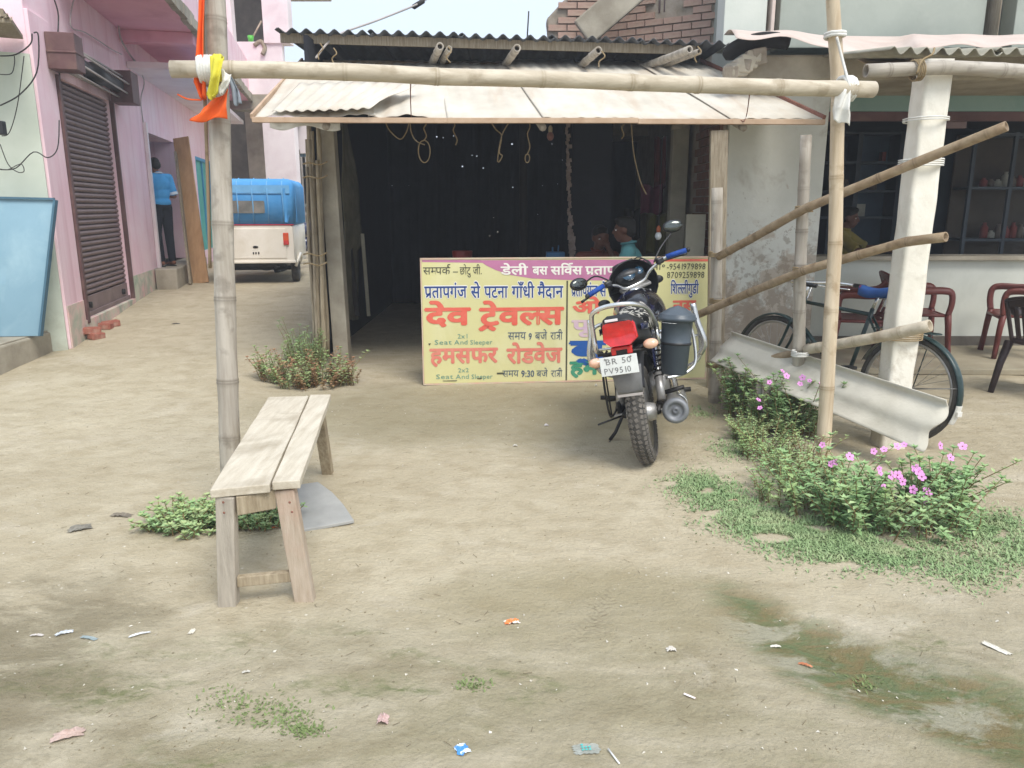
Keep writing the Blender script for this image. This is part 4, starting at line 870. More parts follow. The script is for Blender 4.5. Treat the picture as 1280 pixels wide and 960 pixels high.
mb = MB(); mb.bb((wx1 - .2, 11.0, 0), (9, 11.1, 3)); mb.bb((wx1 - .25, 8.38, 0), (wx1 - .2, 11.0, 3)); mb.build('inner_wall', M['shopdark'], ts)
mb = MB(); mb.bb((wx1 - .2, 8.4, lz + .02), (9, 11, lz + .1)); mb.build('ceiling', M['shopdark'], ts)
# verandah floor and its edge
mb = MB(); mb.prism([(wx1 - .05, 7.0), (9, 6.75), (9, 8.2), (wx1 - .05, 8.2)], 'z', .06, (0, 0, .03)); mb.build('verandah_floor', M['shopfloor'], ts, bevel=.01)
# shelving inside
shf = thing('wall_shelving', 'blue grey wall shelving in the dim tea shop left of the whitewashed column', 'shelves')
Ys = 10.4
for x in (1040, 1070, 1122): p = P(x, 240, Ys); mb = MB(); mb.bb((p.x - .03, Ys, 0), (p.x + .03, Ys + .3, lz)); mb.build('upright', M['shelf'], shf)
pA, pB = P(1030, 165, Ys), P(1135, 165, Ys)
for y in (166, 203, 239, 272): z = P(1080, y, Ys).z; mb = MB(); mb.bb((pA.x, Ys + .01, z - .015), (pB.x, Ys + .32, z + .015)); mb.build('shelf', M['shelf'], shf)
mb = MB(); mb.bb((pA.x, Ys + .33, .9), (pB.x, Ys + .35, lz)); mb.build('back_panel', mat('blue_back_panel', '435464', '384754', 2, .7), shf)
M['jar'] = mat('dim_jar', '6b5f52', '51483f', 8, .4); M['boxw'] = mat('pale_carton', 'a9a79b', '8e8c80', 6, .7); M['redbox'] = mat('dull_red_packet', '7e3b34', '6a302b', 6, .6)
k = 0
for (x, y, m_, w, h, lab) in ((1104, 203, 'redbox', .05, .12, 'small reddish packet on the second shelf of the tea shop'), (1074, 272, 'boxw', .13, .16, 'pale carton on the lowest visible shelf of the tea shop'), (1092, 239, 'jar', .1, .1, 'brown jar on the third shelf of the tea shop'), (1056, 239, 'jar', .12, .14, 'brown jar left of the shelf upright in the tea shop')):
    p = P(x, y, Ys + .08); mb = MB()
    if m_ == 'jar': mb.lathe([(w * .45, 0), (w * .5, h * .1), (w * .5, h * .7), (w * .35, h * .85), (w * .38, h)], seg=14)
    else: mb.bb((-w / 2, -.05, 0), (w / 2, .05, h)); mb.bb((-w * .4, -.052, h * .3), (w * .4, -.05, h * .7))
    o = mb.build('shelf_jar' if m_ == 'jar' else 'shelf_carton', M[m_], None, bevel=.004); o.location = (p.x, Ys + .12, P(1080, y, Ys).z + .016); tag(o, lab, 'jar' if m_ == 'jar' else 'carton')
cab = thing('glass_cabinet', 'glass-fronted display cabinet at the far right of the tea shop', 'cabinet')
Yc = 9.4; c0, c1 = P(1222, 165, Yc), P(1330, 165, Yc); zb_ = 1.0
for x in (c0.x, P(1268, 200, Yc).x, c1.x): mb = MB(); mb.bb((x - .02, Yc, .2), (x + .02, Yc + .04, c0.z)); mb.build('frame_post', M['shelf'], cab)
for y in (168, 235, 300): z = P(1250, y, Yc).z; mb = MB(); mb.bb((c0.x, Yc + .002, z - .015), (c1.x, Yc + .36, z + .015)); mb.build('shelf', M['shelf'], cab)
mb = MB(); mb.bb((c0.x, Yc + .4, .2), (c1.x, Yc + .43, c0.z)); mb.build('back', mat('brown_cabinet_back', '4d4439', '3d362e', 3, .7), cab)
rr = random.Random(8); k = 0
for y in (235, 300):
    for x in range(1230, 1290, 9):
        p = P(x, y, Yc + .15); h = rr.uniform(.08, .2); mb = MB(); mb.lathe([(.04, 0), (.045, .01), (.045, h * .7), (.02, h * .85), (.022, h)], seg=10)
        o = mb.build('bottle', M[rr.choice(['jar', 'boxw', 'jar', 'redbox'])], None); o.location = (p.x, Yc + .18, P(1250, y, Yc).z + .016)
        n_b = k % 7; k += 1
        tag(o, ['leftmost', 'second', 'third', 'middle', 'third from right', 'second from right', 'rightmost'][n_b] + ' small bottle on the %s shelf of the glass cabinet' % ('middle' if y == 235 else 'lower'), 'bottle', 'bottles on the %s cabinet shelf' % ('middle' if y == 235 else 'lower'))
mb = MB(); p0, p1 = P(1165, 160, 9.9), P(1215, 330, 9.9); mb.bb((p0.x, 9.9, .5), (p1.x, 9.96, p0.z)); mb.build('inner_door', M['shopdark'], ts, bevel=.01)
mb = MB(); p0, p1 = P(1192, 150, 8.36), P(1203, 161, 8.36); mb.bb((P(1180, 150, 8.36).x, 8.3, p1.z), (P(1205, 150, 8.36).x, 8.36, p0.z)); mb.build('small_sign_plate', M['shutter'], ts)
# upper storey
def ubox(x0, y0, x1, y1, Ya, Yb, nm, m): a, b = P(x0, y1, Ya), P(x1, y0, Ya); mb = MB(); mb.bb((a.x, Ya, a.z), (b.x, Yb, b.z)); return mb.build(nm, m, ts, bevel=.008)
ubox(903, -90, 966, 60, 8.5, 8.8, 'upper_white_panel', M['white']); ubox(966, -90, 972, 60, 8.47, 8.8, 'panel_trim', M['tarp'])
ubox(972, -90, 1246, 60, 8.55, 8.8, 'upper_grey_panel', M['greypanel']); ubox(1246, -90, 1264, 56, 8.44, 8.8, 'upper_timber_post', M['wood_grey']); ubox(1264, -90, 1420, 60, 8.55, 8.8, 'upper_right_panel', M['greypanel'])
mb = MB(); mb.bb((2.5, 8.82, 2.7), (9, 12, 5.2)); mb.build('upper_mass', M['greypanel'], ts)
mb = MB(); z0, z1 = P(1000, 100, 7.2).z, P(1000, 68, 7.2).z; mb.bb((P(935, 90, 7.2).x, 7.2, z0), (9, 8.2, z1)); mb.build('canopy_slab', M['concrete'], ts, bevel=.02)
# crumbling slab end
rr = random.Random(6)
for i in range(9):
    p = P(913 + i * 4, 92 - i * 2.5, 7.15); mb = MB(); mb.box(p, (.12, .2, .09 + rr.uniform(0, .05)), (rr.uniform(-.3, .3), rr.uniform(-.3, .3), rr.uniform(-.4, .4))); mb.build('slab_rubble', M['concrete'] if i % 4 else M['mortar'], ts, bevel=.015)
mb = MB(); mb.tube(smooth_pts([P(905, 72, 7.3), P(925, 58, 7.25), P(955, 50, 7.2), P(985, 52, 7.2)], 5), [.03, .05] + [.07] * 14, 8); mb.build('black_plastic_roll', M['blackish'], ts)
# tarp over the slab
def tf_(u, v):
    top = P(905 + 460 * u, 44 + 4 * u, 8.3); xb = 900 + 470 * u; yb = 48 if u < .13 else (48 + 36 * sstep(.13, .42, u) if u < .45 else 84 - 26 * sstep(.45, .5, u))
    bot = P(xb + 20, yb, 6.9); p = top.lerp(bot, v); p.z += .05 * math.sin(v * math.pi) + .015 * math.sin(u * 40 + v * 3) * v; return p
mb = MB(); mb.sheet(tf_, 60, 10, .004); tag(mb.build('roof_tarp', M['tarp'], None), 'dusty pink tarpaulin drooping over the tea shop slab edge', 'tarpaulin')
# porch roof: corrugated sheets, bamboo beam, whitewashed column
pr = thing('porch_roof', 'corrugated cement sheet porch roof on a bamboo beam before the tea shop', 'porch roof')
f0, f1 = P(1112, 62, 4.72), P(1500, 70, 4.9); bk0, bk1 = Vector((2.75, 7.3, 2.82)), Vector((5.4, 7.4, 2.86))
for i in range(3):
    u0, u1 = i / 3, (i + 1) / 3 + (.02 if i < 2 else 0); dz = Vector((0, 0, .008 * (i % 2)))
    corr('roof_sheet', f0.lerp(f1, u0) + dz, f0.lerp(f1, u1) + dz, bk0.lerp(bk1, u1) + dz, bk0.lerp(bk1, u0) + dz, M['asb_grey'], pr, .105, .02, .006, 3)
bamboo('porch_beam', [P(1082, 88, 4.62), P(1180, 84, 4.66), P(1420, 96, 4.75)], .038, .043, M['bam_grey_h'], pr, seed=21, amp=.012)
rope('beam_lashing', coil(P(1146, 88, 4.64), P(1180, 84, 4.66) - P(1146, 88, 4.64), .056, .005, 4, .012), .005, M['jute'], pr, 5)
rope('beam_lashing', smooth_pts([P(1146, 92, 4.56), P(1152, 76, 4.56), P(1165, 68, 4.58), P(1168, 60, 4.62)], 4), .006, M['jute'], pr, 5)
c_t, c_b = P(1168, 80, 4.78), P(1112, 557, 4.78)
col_x = (c_t.x + c_b.x) / 2
mb = MB()
def colf(u, v):
    a = u * 2 * math.pi; z = -.1 + v * (c_t.z + .12); sq = .078 * (1 + .06 * nz(z * 3, 1, 1)); 
    ca, sa = math.cos(a), math.sin(a); k = 1 / max(abs(ca), abs(sa)); k = min(k, 1.39)
    return Vector((col_x + .012 * nz(z * 1.3, 7) + .02 * (v - .5) + sq * k * ca + .005 * nz(a, z * 6, 1), 4.8 + sq * k * sa, z))
mb.sheet(colf, 32, 60); mb.build('whitewashed_column', M['limewhite'], pr)
# cords tied round the column
for (y, n_) in ((150, 2), (204, 4), (418, 5)):
    p = P(1140 + (150 - y) * .11 + (0 if y < 300 else -8), y, 4.8); rope('column_tie', coil((col_x + .0, 4.8, p.z), (0, 0, 1), .125, .004, n_, .012), .0045, M['cloth_white'] if y < 300 else M['jute'], pr, 5)
# chairs
M['chairred'] = mat('maroon_plastic', '6a332d', '582a26', 3, .42, stain='7d4d45', sscale=4, samt=.4); M['chairdark'] = mat('dark_brown_plastic', '3a2c2b', '2d2322', 3, .42, stain='54474a', sscale=4, samt=.4)
def chair(lab, m, loc, rz, grp):
    t = thing('plastic_chair', lab, 'chair', loc, (0, 0, rz), grp)      # faces local +y
    mb = MB(); mb.sheet(lambda u, v: (-.23 + .46 * u, -.2 + .42 * v, .43 - .02 * math.sin(math.pi * u) * math.sin(math.pi * v) - .03 * max(0, v - .85) / .15), 10, 10, .012); mb.tube([(-.23, -.2, .42), (-.235, .2, .42), (-.2, .225, .40), (.2, .225, .40), (.235, .2, .42), (.23, -.2, .42)], .016, 6); mb.build('seat', m, t)
    def bf(u, v):
        x = -.2 + .4 * u; k = (u - .5) * 2; return Vector((x * (1 + .12 * v), -.2 - .13 * v - .05 * (1 - k * k), .42 + .40 * v - .04 * k * k * v))
    for i in range(5):
        u0 = .12 + i * .165; mb = MB(); mb.sheet(lambda u, v: bf(u0 + .1 * u, .12 + .7 * v), 2, 8, .01); mb.build('back_slat', m, t)
    mb = MB(); mb.sheet(lambda u, v: bf(u, .8 + .2 * v), 12, 3, .014); mb.tube([bf(i / 12, 1) for i in range(13)], .013, 6)
    mb.build('backrest', m, t)
    mb = MB(); mb.sheet(lambda u, v: bf(u, .12 * v), 12, 2, .012); mb.build('lower_back_rail', m, t)
    for s_ in (0, 1): mb = MB(); mb.tube([bf(s_, v / 6) for v in range(7)], .017, 6); mb.build('back_post', m, t)
    for sx in (-1, 1):
        mb = MB(); mb.sheet(lambda u, v: (sx * (.2 + .035 * u + .05 * (1 - v)), .18 + .05 * (1 - v) + .0 * u, .0 + .43 * v), 1, 6, .03 * sx); mb.tube([(sx * .25, .235, 0), (sx * .235, .215, .3), (sx * .23, .2, .43)], [.026, .032, .036], 6); mb.build('leg', m, t)
        mb = MB(); mb.tube([(sx * .25, -.32, 0), (sx * .235, -.27, .25), (sx * .225, -.2, .43)], [.024, .03, .036], 6); mb.build('leg', m, t)
        mb = MB(); mb.tube(smooth_pts([(sx * .235, .2, .43), (sx * .25, .215, .54), (sx * .255, .2, .64), (sx * .26, .12, .665), (sx * .26, -.05, .66), (sx * .24, -.2, .68), (sx * .225, -.28, .75)], 4), .024, 8, squash=1.7); mb.build('armrest', m, t)
    return t
G_ = 'maroon plastic chairs before the tea shop counter'
chair('maroon plastic armchair just right of the whitewashed column, facing right', M['chairred'], (4.1, 7.72, .062), R(-100), G_)
chair('maroon plastic armchair at the right edge before the counter, facing left', M['chairred'], (5.05, 7.6, .062), R(72), G_)
chair('maroon plastic chair half hidden behind the whitewashed column, back to the right', M['chairred'], (3.3, 7.3, .062), R(75), G_)
chair('dark brown plastic chair nearest the camera at the right edge', M['chairdark'], (4.42, 6.2, .0), R(-62), None)
# ---------------------------------------------------------------- painted signboard
def glyph_mesh(ch, bold=0.0, res=2):
    c = bpy.data.curves.new('t', 'FONT'); c.body = ch; c.offset = bold; c.resolution_u = res
    o = bpy.data.objects.new('t', c); col.objects.link(o); bpy.context.view_layer.update()
    me = bpy.data.meshes.new_from_object(o.evaluated_get(bpy.context.evaluated_depsgraph_get()))
    vs = [v.co.to_2d().copy() for v in me.vertices]; fs = [tuple(p.vertices) for p in me.polygons]
    bpy.data.objects.remove(o); bpy.data.curves.remove(c); bpy.data.meshes.remove(me); return vs, fs
GC = {}
def gl(ch, bold=0):
    if ch not in GC: GC[ch] = glyph_mesh(ch, 0)
    return GC[ch]
def clip_right(vs, fs, xmax):
    bm = bmesh.new(); bv = [bm.verts.new((v.x, v.y, 0)) for v in vs]
    for f in fs:
        try: bm.faces.new([bv[i] for i in f])
        except ValueError: pass
    bmesh.ops.bisect_plane(bm, geom=bm.verts[:] + bm.edges[:] + bm.faces[:], plane_co=(xmax, 0, 0), plane_no=(1, 0, 0), clear_outer=True)
    bm.verts.ensure_lookup_table(); bm.verts.index_update(); o = [v.co.to_2d().copy() for v in bm.verts]; g = [tuple(v.index for v in f.verts) for f in bm.faces]; bm.free(); return o, g
def stroke(pts, w):
    vs, fs = [], []
    for (x0, y0), (x1, y1) in zip(pts, pts[1:]):
        d = Vector((x1 - x0, y1 - y0)); n_ = Vector((-d.y, d.x)).normalized() * w / 2; e = d.normalized() * w * .3; b = len(vs)
        vs += [Vector((x0, y0)) - n_ - e, Vector((x1, y1)) - n_ + e, Vector((x1, y1)) + n_ + e, Vector((x0, y0)) + n_ - e]; fs.append((b, b + 1, b + 2, b + 3))
    return vs, fs
# a word is a list of tokens; plain strings are glyphs, 'h:X' a half form, marks: 'ra' slanted r-stroke, 'caret' r below, 'reph' r above
def layout(tokens, bold):
    V, Fs, x = [], [], 0.0; last = (0, .6)
    def put(vs, fs, dx): b = len(V); V.extend([v + Vector((dx, 0)) for v in vs]); Fs.extend([tuple(i + b for i in f) for f in fs])
    sw = .075
    for t in tokens:
        if t == ' ': x += .32; continue
        if t == 'ra': put(*stroke([(-.13, .27), (-.42, .06)], sw), x); continue
        if t == 'caret': put(*stroke([(-.5, -.17), (-.33, -.03), (-.16, -.17)], sw), x); continue
        if t == 'reph': put(*stroke([(-.12, .62), (-.24, .72), (-.2, .84), (-.02, .86)], sw), x); continue
        if t == 'tra':
            vs, fs = stroke([(.0, .62), (.55, .62)], sw); put(vs, fs, x); put(*stroke([(.42, .62), (.42, 0)], sw), x); put(*stroke([(.42, .36), (.1, .36), (.1, .36)], sw), x); put(*stroke([(.4, .3), (.08, .08)], sw), x); x += .53; continue
        if t.startswith('h:'):
            vs, fs = gl(t[2:], bold); w = max(v.x for v in vs); cut = w - .165; vs2, fs2 = clip_right(vs, fs, cut); put(vs2, fs2, x); x += cut - .01; continue
        vs, fs = gl(t, bold)
        if not vs: continue
        put(vs, fs, x)
        if t in 'ेैुूंँः्ॉृ' and t != 'ॉ': continue
        x += .245 if t == 'ि' else max(v.x for v in vs) + (.06 if ord(t[0]) < 256 else -.005)
    return V, Fs
SG = Vector((-.765, 6.53, -.0)); SYAW = math.atan2(.25, 2.51); SW, SH = 2.52, 1.07
sign = thing('painted_signboard', 'yellow hand-painted bus service signboard in Hindi standing across the shed mouth', 'sign', SG + Vector((0, 0, .015)), (R(-2.0), 0, SYAW))
def sxz(px, py): u = (px - 530) / 350; yt = 328 - 1.5 * u; yb = 482 - 7.5 * u; return u * SW, (yb - py) / (yb - yt) * SH
M['s_yel'] = mat('faded_yellow_panel', 'd3cd94', 'cac591', 1.4, .55, stain='e0dcb4', sscale=1.3, samt=.7, bump=.05)
def ink(n, c, c2=None): M[n] = mat('paint_' + n, c, c2, 9, .6, detail=8, lo=.4, hi=.7)
ink('s_black', '33362f', '55564a'); ink('s_navy', '24407e', '3a5488'); ink('s_red', 'd8614f', 'dc7562'); ink('s_red2', 'd47565', 'd88c79'); ink('s_teal', '5c8d80', '78a08c'); ink('s_lilac', 'c9aec0', 'd0bab8'); ink('s_green', '3a8a6c', '559a7c'); ink('s_blue', '24559f', '2d5d9f'); ink('s_white', 'e9e6dc', 'dcd8cf'); ink('s_mauve', 'b9789a', 'b0708f'); ink('s_line', '4a4a3c', '5d5b48'); ink('s_slate', '46566b', '5a6876')
mb = MB(); mb.bb((0, 0, 0), (SW, .025, SH)); mb.build('panel', M['s_yel'], sign, bevel=.003)
mb = MB()
for lo, hi in (((-.008, -.006, SH), (SW + .01, .03, SH + .012)), ((-.01, -.006, -.005), (-.0, .03, SH + .012)), ((SW, -.006, -.005), (SW + .012, .03, SH + .012)), ((-.008, -.006, -.012), (SW + .01, .03, -.0))): mb.bb(lo, hi)
mb.build('border_strip', mat('pale_red_border', 'd0a393', 'c4bfa4', 5, .7), sign)
def flat(nm, poly, m, d): mb = MB(); n = len(poly); mb.smooth = False; mb.add([(x, -d, z) for x, z in poly], [tuple(range(n))]); return mb.build(nm, M[m], sign)
band = [sxz(x, y) for x, y in ((598, 329), (812, 328.5), (808, 338), (800, 350), (790, 353.5), (760, 354), (700, 353), (660, 351), (636, 347), (618, 341), (606, 335))]
flat('mauve_band', band, 's_mauve', .0015)
flat('top_stripe', [sxz(531, 328.6), sxz(600, 328.6), sxz(606, 332.2), sxz(531, 331)], 's_mauve', .0012)
flat('right_stripe', [sxz(812, 328.2), sxz(879, 328), sxz(879, 331), sxz(812, 331)], 's_red', .0012)
flat('divider', [sxz(703, 354), sxz(705, 354), sxz(705, 478), sxz(703, 478)], 's_line', .0015)
def line(x0, x1, yh, yb, toks, m, bold=0.0, outline=None, dep=.003, nm='lettering'):
    """lettering stretched into the box: headline at yh, feet at yb (photo rows of the board)"""
    deva = any(ord(c[-1]) > 2000 for c in toks)
    V, Fs = layout(toks, bold); mx = max(v.x for v in V); top = .62 if deva else .72
    X0, Zb = sxz(x0, yb); X1, _ = sxz(x1, yb); _, Zt = sxz(x0, yh); kx = (X1 - X0) / mx; kz = (Zt - Zb) / top
    def shifted(B, n, d0, nm_, m_):
        mb = MB(); mb.smooth = False
        for k in range(n):
            a_ = 2 * math.pi * k / n; dx, dy = (B * math.cos(a_), B * math.sin(a_)) if n > 1 else (0, 0)
            mb.add([(X0 + (v.x + dx) * kx, -d0 - .00012 * k, Zb + (v.y + dy) * kz) for v in V], Fs)
        return mb.build(nm_, M[m_], sign)
    if outline: shifted(bold * .7 + .055, 8, dep - .0015, 'lettering_outline', outline)
    return shifted(bold * .9, 6 if bold > .015 else 1, dep, nm, m)
line(532, 564, 337.5, 346, ['स', 'h:म', 'प', 'क', 'reph'], 's_black', .008); line(567, 573, 338, 346.5, ['–'], 's_black', .0); line(575, 601, 337.5, 346, ['छ', 'ो', 'ट', 'ु', ' ', 'ज', 'ी', '.'], 's_black', .008)
line(624, 656, 337, 346.5, ['ड', 'े', 'ल', 'ी'], 's_white', .03); line(662, 680, 337, 346.5, ['ब', 'स'], 's_white', .03); line(684, 722, 337, 346.5, ['स', 'ि', 'व', 'reph', 'स'], 's_white', .03); line(726, 787, 337, 346.5, ['प', 'ra', 'त', 'ा', 'प', 'ग', 'ं', 'ज'], 's_white', .03)
line(533, 583, 361, 374.5, ['प', 'ra', 'त', 'ा', 'प', 'ग', 'ं', 'ज'], 's_navy', .02, 's_white'); line(588, 599, 361, 374.5, ['स', 'े'], 's_navy', .02, 's_white'); line(604, 632, 361, 374.5, ['प', 'ट', 'न', 'ा'], 's_navy', .02, 's_white'); line(637, 664, 361, 374.5, ['ग', 'ा', 'ँ', 'ध', 'ी'], 's_navy', .02, 's_white'); line(668, 699, 361, 374.5, ['म', 'ै', 'द', 'ा', 'न'], 's_navy', .02, 's_white')
line(534, 586, 388, 408, ['द', 'े', 'व'], 's_red', .045); line(599, 699, 388, 408, ['ट', 'caret', 'े', 'व', 'h:ल', 'स'], 's_red', .045)
line(632, 654, 417.5, 426.5, ['स', 'म', 'य'], 's_slate', .01); line(657, 661, 418, 426.5, ['9'], 's_slate', .02); line(665, 680, 417.5, 426.5, ['ब', 'ज', 'े'], 's_slate', .01); line(684, 699, 417.5, 426.5, ['र', 'ा', 'tra', 'ी'], 's_slate', .01)
line(571, 583, 419, 424.8, list('2x1'), 's_teal', .01); line(543, 564, 426.5, 432.5, list('Seat'), 's_teal', .01); line(567, 583, 426.5, 432.5, list('And'), 's_teal', .01); line(586, 613, 426.5, 432.5, list('Sleeper'), 's_teal', .01)
line(538, 619, 438.5, 456, ['ह', 'म', 'स', 'फ', 'र'], 's_red2', .04); line(631, 698, 438.5, 456, ['र', 'ो', 'ड', 'व', 'े', 'ज'], 's_red2', .04)
line(571, 584, 462, 467.5, list('2x2'), 's_teal', .01); line(544, 565, 470, 476, list('Seat'), 's_teal', .01); line(568, 584, 470, 476, list('And'), 's_teal', .01); line(587, 613, 470, 476, list('Sleeper'), 's_teal', .01)
line(625, 645, 465.5, 473.5, ['स', 'म', 'य'], 's_slate', .01); line(648, 664, 465, 473.5, list('9:30'), 's_slate', .02); line(667, 681, 465.5, 473.5, ['ब', 'ज', 'े'], 's_slate', .01); line(685, 699, 465.5, 473.5, ['र', 'ा', 'tra', 'ी'], 's_slate', .01)
line(709, 741, 360.5, 373, ['प', 'ra', 'त', 'ा', 'प', 'ग', 'ं', 'ज'], 's_navy', .02, 's_white'); line(744, 752, 360.5, 373, ['स', 'े'], 's_navy', .02, 's_white'); line(755, 780, 360.5, 373, ['ि', 'द', 'h:ल', 'ल', 'ी', ','], 's_navy', .02, 's_white'); line(832, 867, 358.5, 370, ['ि', 'श', 'h:ल', 'ल', 'ी', 'ग', 'ु', 'ड', 'ी'], 's_navy', .02, 's_white')
line(711, 746, 380, 393.5, ['अ', 'ो'], 's_red', .045); line(836, 864, 379, 391, ['न', 'स'], 's_red', .045)
line(711, 738, 403, 417, ['प', 'ू'], 's_lilac', .04)
line(711, 752, 430, 450, ['ब', 'ु'], 's_blue', .07); flat('headline', [sxz(708, 428), sxz(756, 427.6), sxz(756, 429.4), sxz(708, 430)], 's_navy', .002)
line(709, 800, 455, 470.5, ['ह', 'म', 'स', 'फ', 'र'], 's_green', .05)
line(808, 824, 334, 341, ['म', 'ो', '॰'], 's_black', .01); line(826, 874.5, 333.2, 340.8, list('-9541979898'), 's_black', .012); line(826.5, 873.5, 343.2, 351, list('8709259898'), 's_black', .012)
# dents and chips of the board
for x, y, w, h in ((618, 468, 9, 2), (594, 475, 6, 1.2), (552, 478, 18, .8), (536, 431, 3, 2)):
    flat('paint_chip', [sxz(x, y), sxz(x + w, y - .4), sxz(x + w - 1, y + h), sxz(x + .6, y + h)], 's_line', .0038)

# ---------------------------------------------------------------- bamboo gantry: two tall poles and a crossbar
gn = thing('bamboo_gantry', 'bamboo gantry of two tall poles and a long crossbar standing before the shed', 'bamboo frame')
pb = G(289, 640); pb.z = -.12
bamboo('pole', [pb, P(272, 100, 3.82), P(266, -60, 3.85)], .051, .049, M['bam_grey'], gn, gap=.36, seed=31, amp=.006, seg=18)
pb2 = G(1030, 572); pb2.z = -.12
bamboo('pole', [pb2, P(1044, 300, 4.62), P(1048, 110, 4.62), P(1038, -60, 4.55)], .044, .036, M['bam_yellow'], gn, gap=.38, seed=33, amp=.01, seg=16)
bamboo('crossbar', [P(213, 85, 3.72), P(480, 92, 3.85), P(560, 97, 3.93), P(1092, 112, 4.5)], .038, .044, M['bam_pale_h'], gn, gap=.42, seed=35, amp=.008, seg=18)
def rag(nm, pts_l, pts_r, m, par, amp=.008, n=10):
    def fn(u, v):
        a = Vector(pts_l[0]).lerp(pts_l[-1], v) if len(pts_l) == 2 else None
        def at(ps, v): k = min(len(ps) - 2, int(v * (len(ps) - 1))); f = v * (len(ps) - 1) - k; return Vector(ps[k]).lerp(ps[k + 1], f)
        p = at(pts_l, v).lerp(at(pts_r, v), u); return p + Vector((0, amp * math.sin(u * 9 + v * 4), amp * .5 * math.sin(u * 7 + v * 9)))
    mb = MB(); mb.sheet(fn, n, n * 2, .003); return mb.build(nm, m, par)
# left joint: white and yellow rags
jl = P(270, 88, 3.74); d = (P(480, 88, 3.85) - P(213, 85, 3.72)).normalized()
rope('white_tie', coil(P(259, 87, 3.75), d, .054, .01, 5, .013), .011, M['cloth_white'], gn, 6)
rope('yellow_tie', coil(P(275, 85, 3.76), d, .052, .01, 3, .012), .009, M['cloth_yellow'], gn, 6)
Yt = 3.66
rag('yellow_rag', [P(262, 70, Yt), P(262, 95, Yt - .02), P(258, 118, Yt), P(262, 124, Yt)], [P(280, 72, Yt), P(276, 95, Yt - .03), P(273, 118, Yt - .01), P(268, 122, Yt)], M['cloth_yellow'], gn, .012)
rag('white_rag', [P(276, 86, Yt + .02), P(277, 100, Yt), P(272, 112, Yt), P(276, 118, Yt)], [P(289, 94, Yt), P(288, 102, Yt - .01), P(284, 110, Yt), P(278, 118, Yt)], M['cloth_white'], gn, .01)
rag('grey_rag', [P(283, 95, Yt + .05), P(289, 112, Yt + .04), P(293, 132, Yt + .05)], [P(289, 96, Yt + .04), P(299, 112, Yt + .05), P(302, 130, Yt + .05)], mat('grey_rag', '8f979f', '7d858d', 8, .9), gn, .008)
# right joint
jd = (P(1092, 112, 4.5) - P(900, 107, 4.3)).normalized()
rope('white_tie', coil(P(1058, 111, 4.49), jd, .058, .01, 4, .016), .014, M['cloth_white'], gn, 6)
rope('white_tie', coil(P(1044, 44, 4.58), (0, 0, 1), .052, .008, 2, .014), .01, M['cloth_white'], gn, 6)
rag('white_rag', [P(1046, 112, 4.42), P(1042, 135, 4.42), P(1041, 150, 4.43)], [P(1064, 110, 4.42), P(1061, 135, 4.4), P(1062, 157, 4.42)], M['cloth_white'], gn, .012)
rope('white_strip', smooth_pts([P(1046, 46, 4.5), P(1052, 70, 4.5), P(1060, 100, 4.43), P(1062, 108, 4.42)], 4), .008, M['cloth_white'], gn, 5)
# thin stick lashed beside the left pole with the saffron flag
fl = thing('saffron_flag', 'saffron orange flag on a thin bamboo stick tied to the left tall pole', 'flag')
mb = MB(); mb.tube(wob([P(262, 335, 3.8), P(257, 150, 3.78), P(252, -40, 3.78)], 20, .006, 4), .009, 6); mb.build('stick', M['bam_brown'], fl)
rag('upper_cloth', [P(248, -30, 3.76), P(247, 30, 3.75), P(243, 80, 3.75), P(243, 105, 3.75), P(252, 122, 3.76)], [P(256, -30, 3.75), P(255, 30, 3.74), P(256, 80, 3.72), P(258, 105, 3.74), P(257, 124, 3.75)], M['cloth_orange'], fl, .02, 12)
rag('lower_cloth', [P(258, 132, 3.72), P(246, 144, 3.7), P(238, 152, 3.7)], [P(285, 112, 3.69), P(284, 130, 3.68), P(284, 148, 3.69)], M['cloth_orange'], fl, .012, 10)
rope('thin_cord', smooth_pts([P(222, 118, 3.77), P(235, 124, 3.76), P(252, 125, 3.76)], 4), .004, M['cloth_orange'], fl, 5)

# ---------------------------------------------------------------- bamboo fence before the bicycle
fe = thing('bamboo_fence', 'rough bamboo fence of two short posts and three slanting rails beside the motorcycle', 'fence')
p0 = G(894, 503); p0.z = -.1
bamboo('post', [p0, P(897, 235, 5.98)], .05, .042, M['bam_grey'], fe, gap=.33, seed=41, amp=.006)
p1 = G(998, 533); p1.z = -.1
bamboo('post', [p1, P(1000, 340, 5.12), P(1008, 170, 5.15)], .047, .036, M['bam_grey'], fe, gap=.3, seed=43, amp=.01)
bamboo('rail', [P(899, 321, 5.86), P(1005, 262, 5.02), P(1140, 205, 4.55), P(1258, 157, 4.2)], .030, .028, M['bam_brown_d'], fe, gap=.3, seed=45, amp=.006, seg=12)
bamboo('rail', [P(870, 394, 5.95), P(1005, 338, 5.02), P(1130, 303, 4.56), P(1181, 297, 4.35)], .030, .028, M['bam_brown_d'], fe, gap=.3, seed=47, amp=.012, seg=12)
bamboo('rail', [P(893, 457, 5.86), P(960, 450, 5.4), P(1005, 437, 5.2)], .028, .03, M['bam_brown_d'], fe, gap=.26, seed=49, amp=.006, seg=12)
bamboo('rail', [P(1008, 437, 5.1), P(1100, 422, 4.62), P(1162, 408, 4.4)], .034, .036, M['bam_pale_d'], fe, gap=.24, seed=51, amp=.012, seg=12)
for i, (x, y, Y) in enumerate(((895, 318, 5.95), (896, 376, 5.95), (892, 456, 5.95), (1005, 262, 5.08), (1002, 338, 5.08), (1000, 442, 5.1))):
    rope('lashing', coil(P(x, y, Y), (0, 0, 1), .054, .004, 3.5, .011), .0055, M['jute'] if i < 5 else M['cloth_white'], fe, 5)
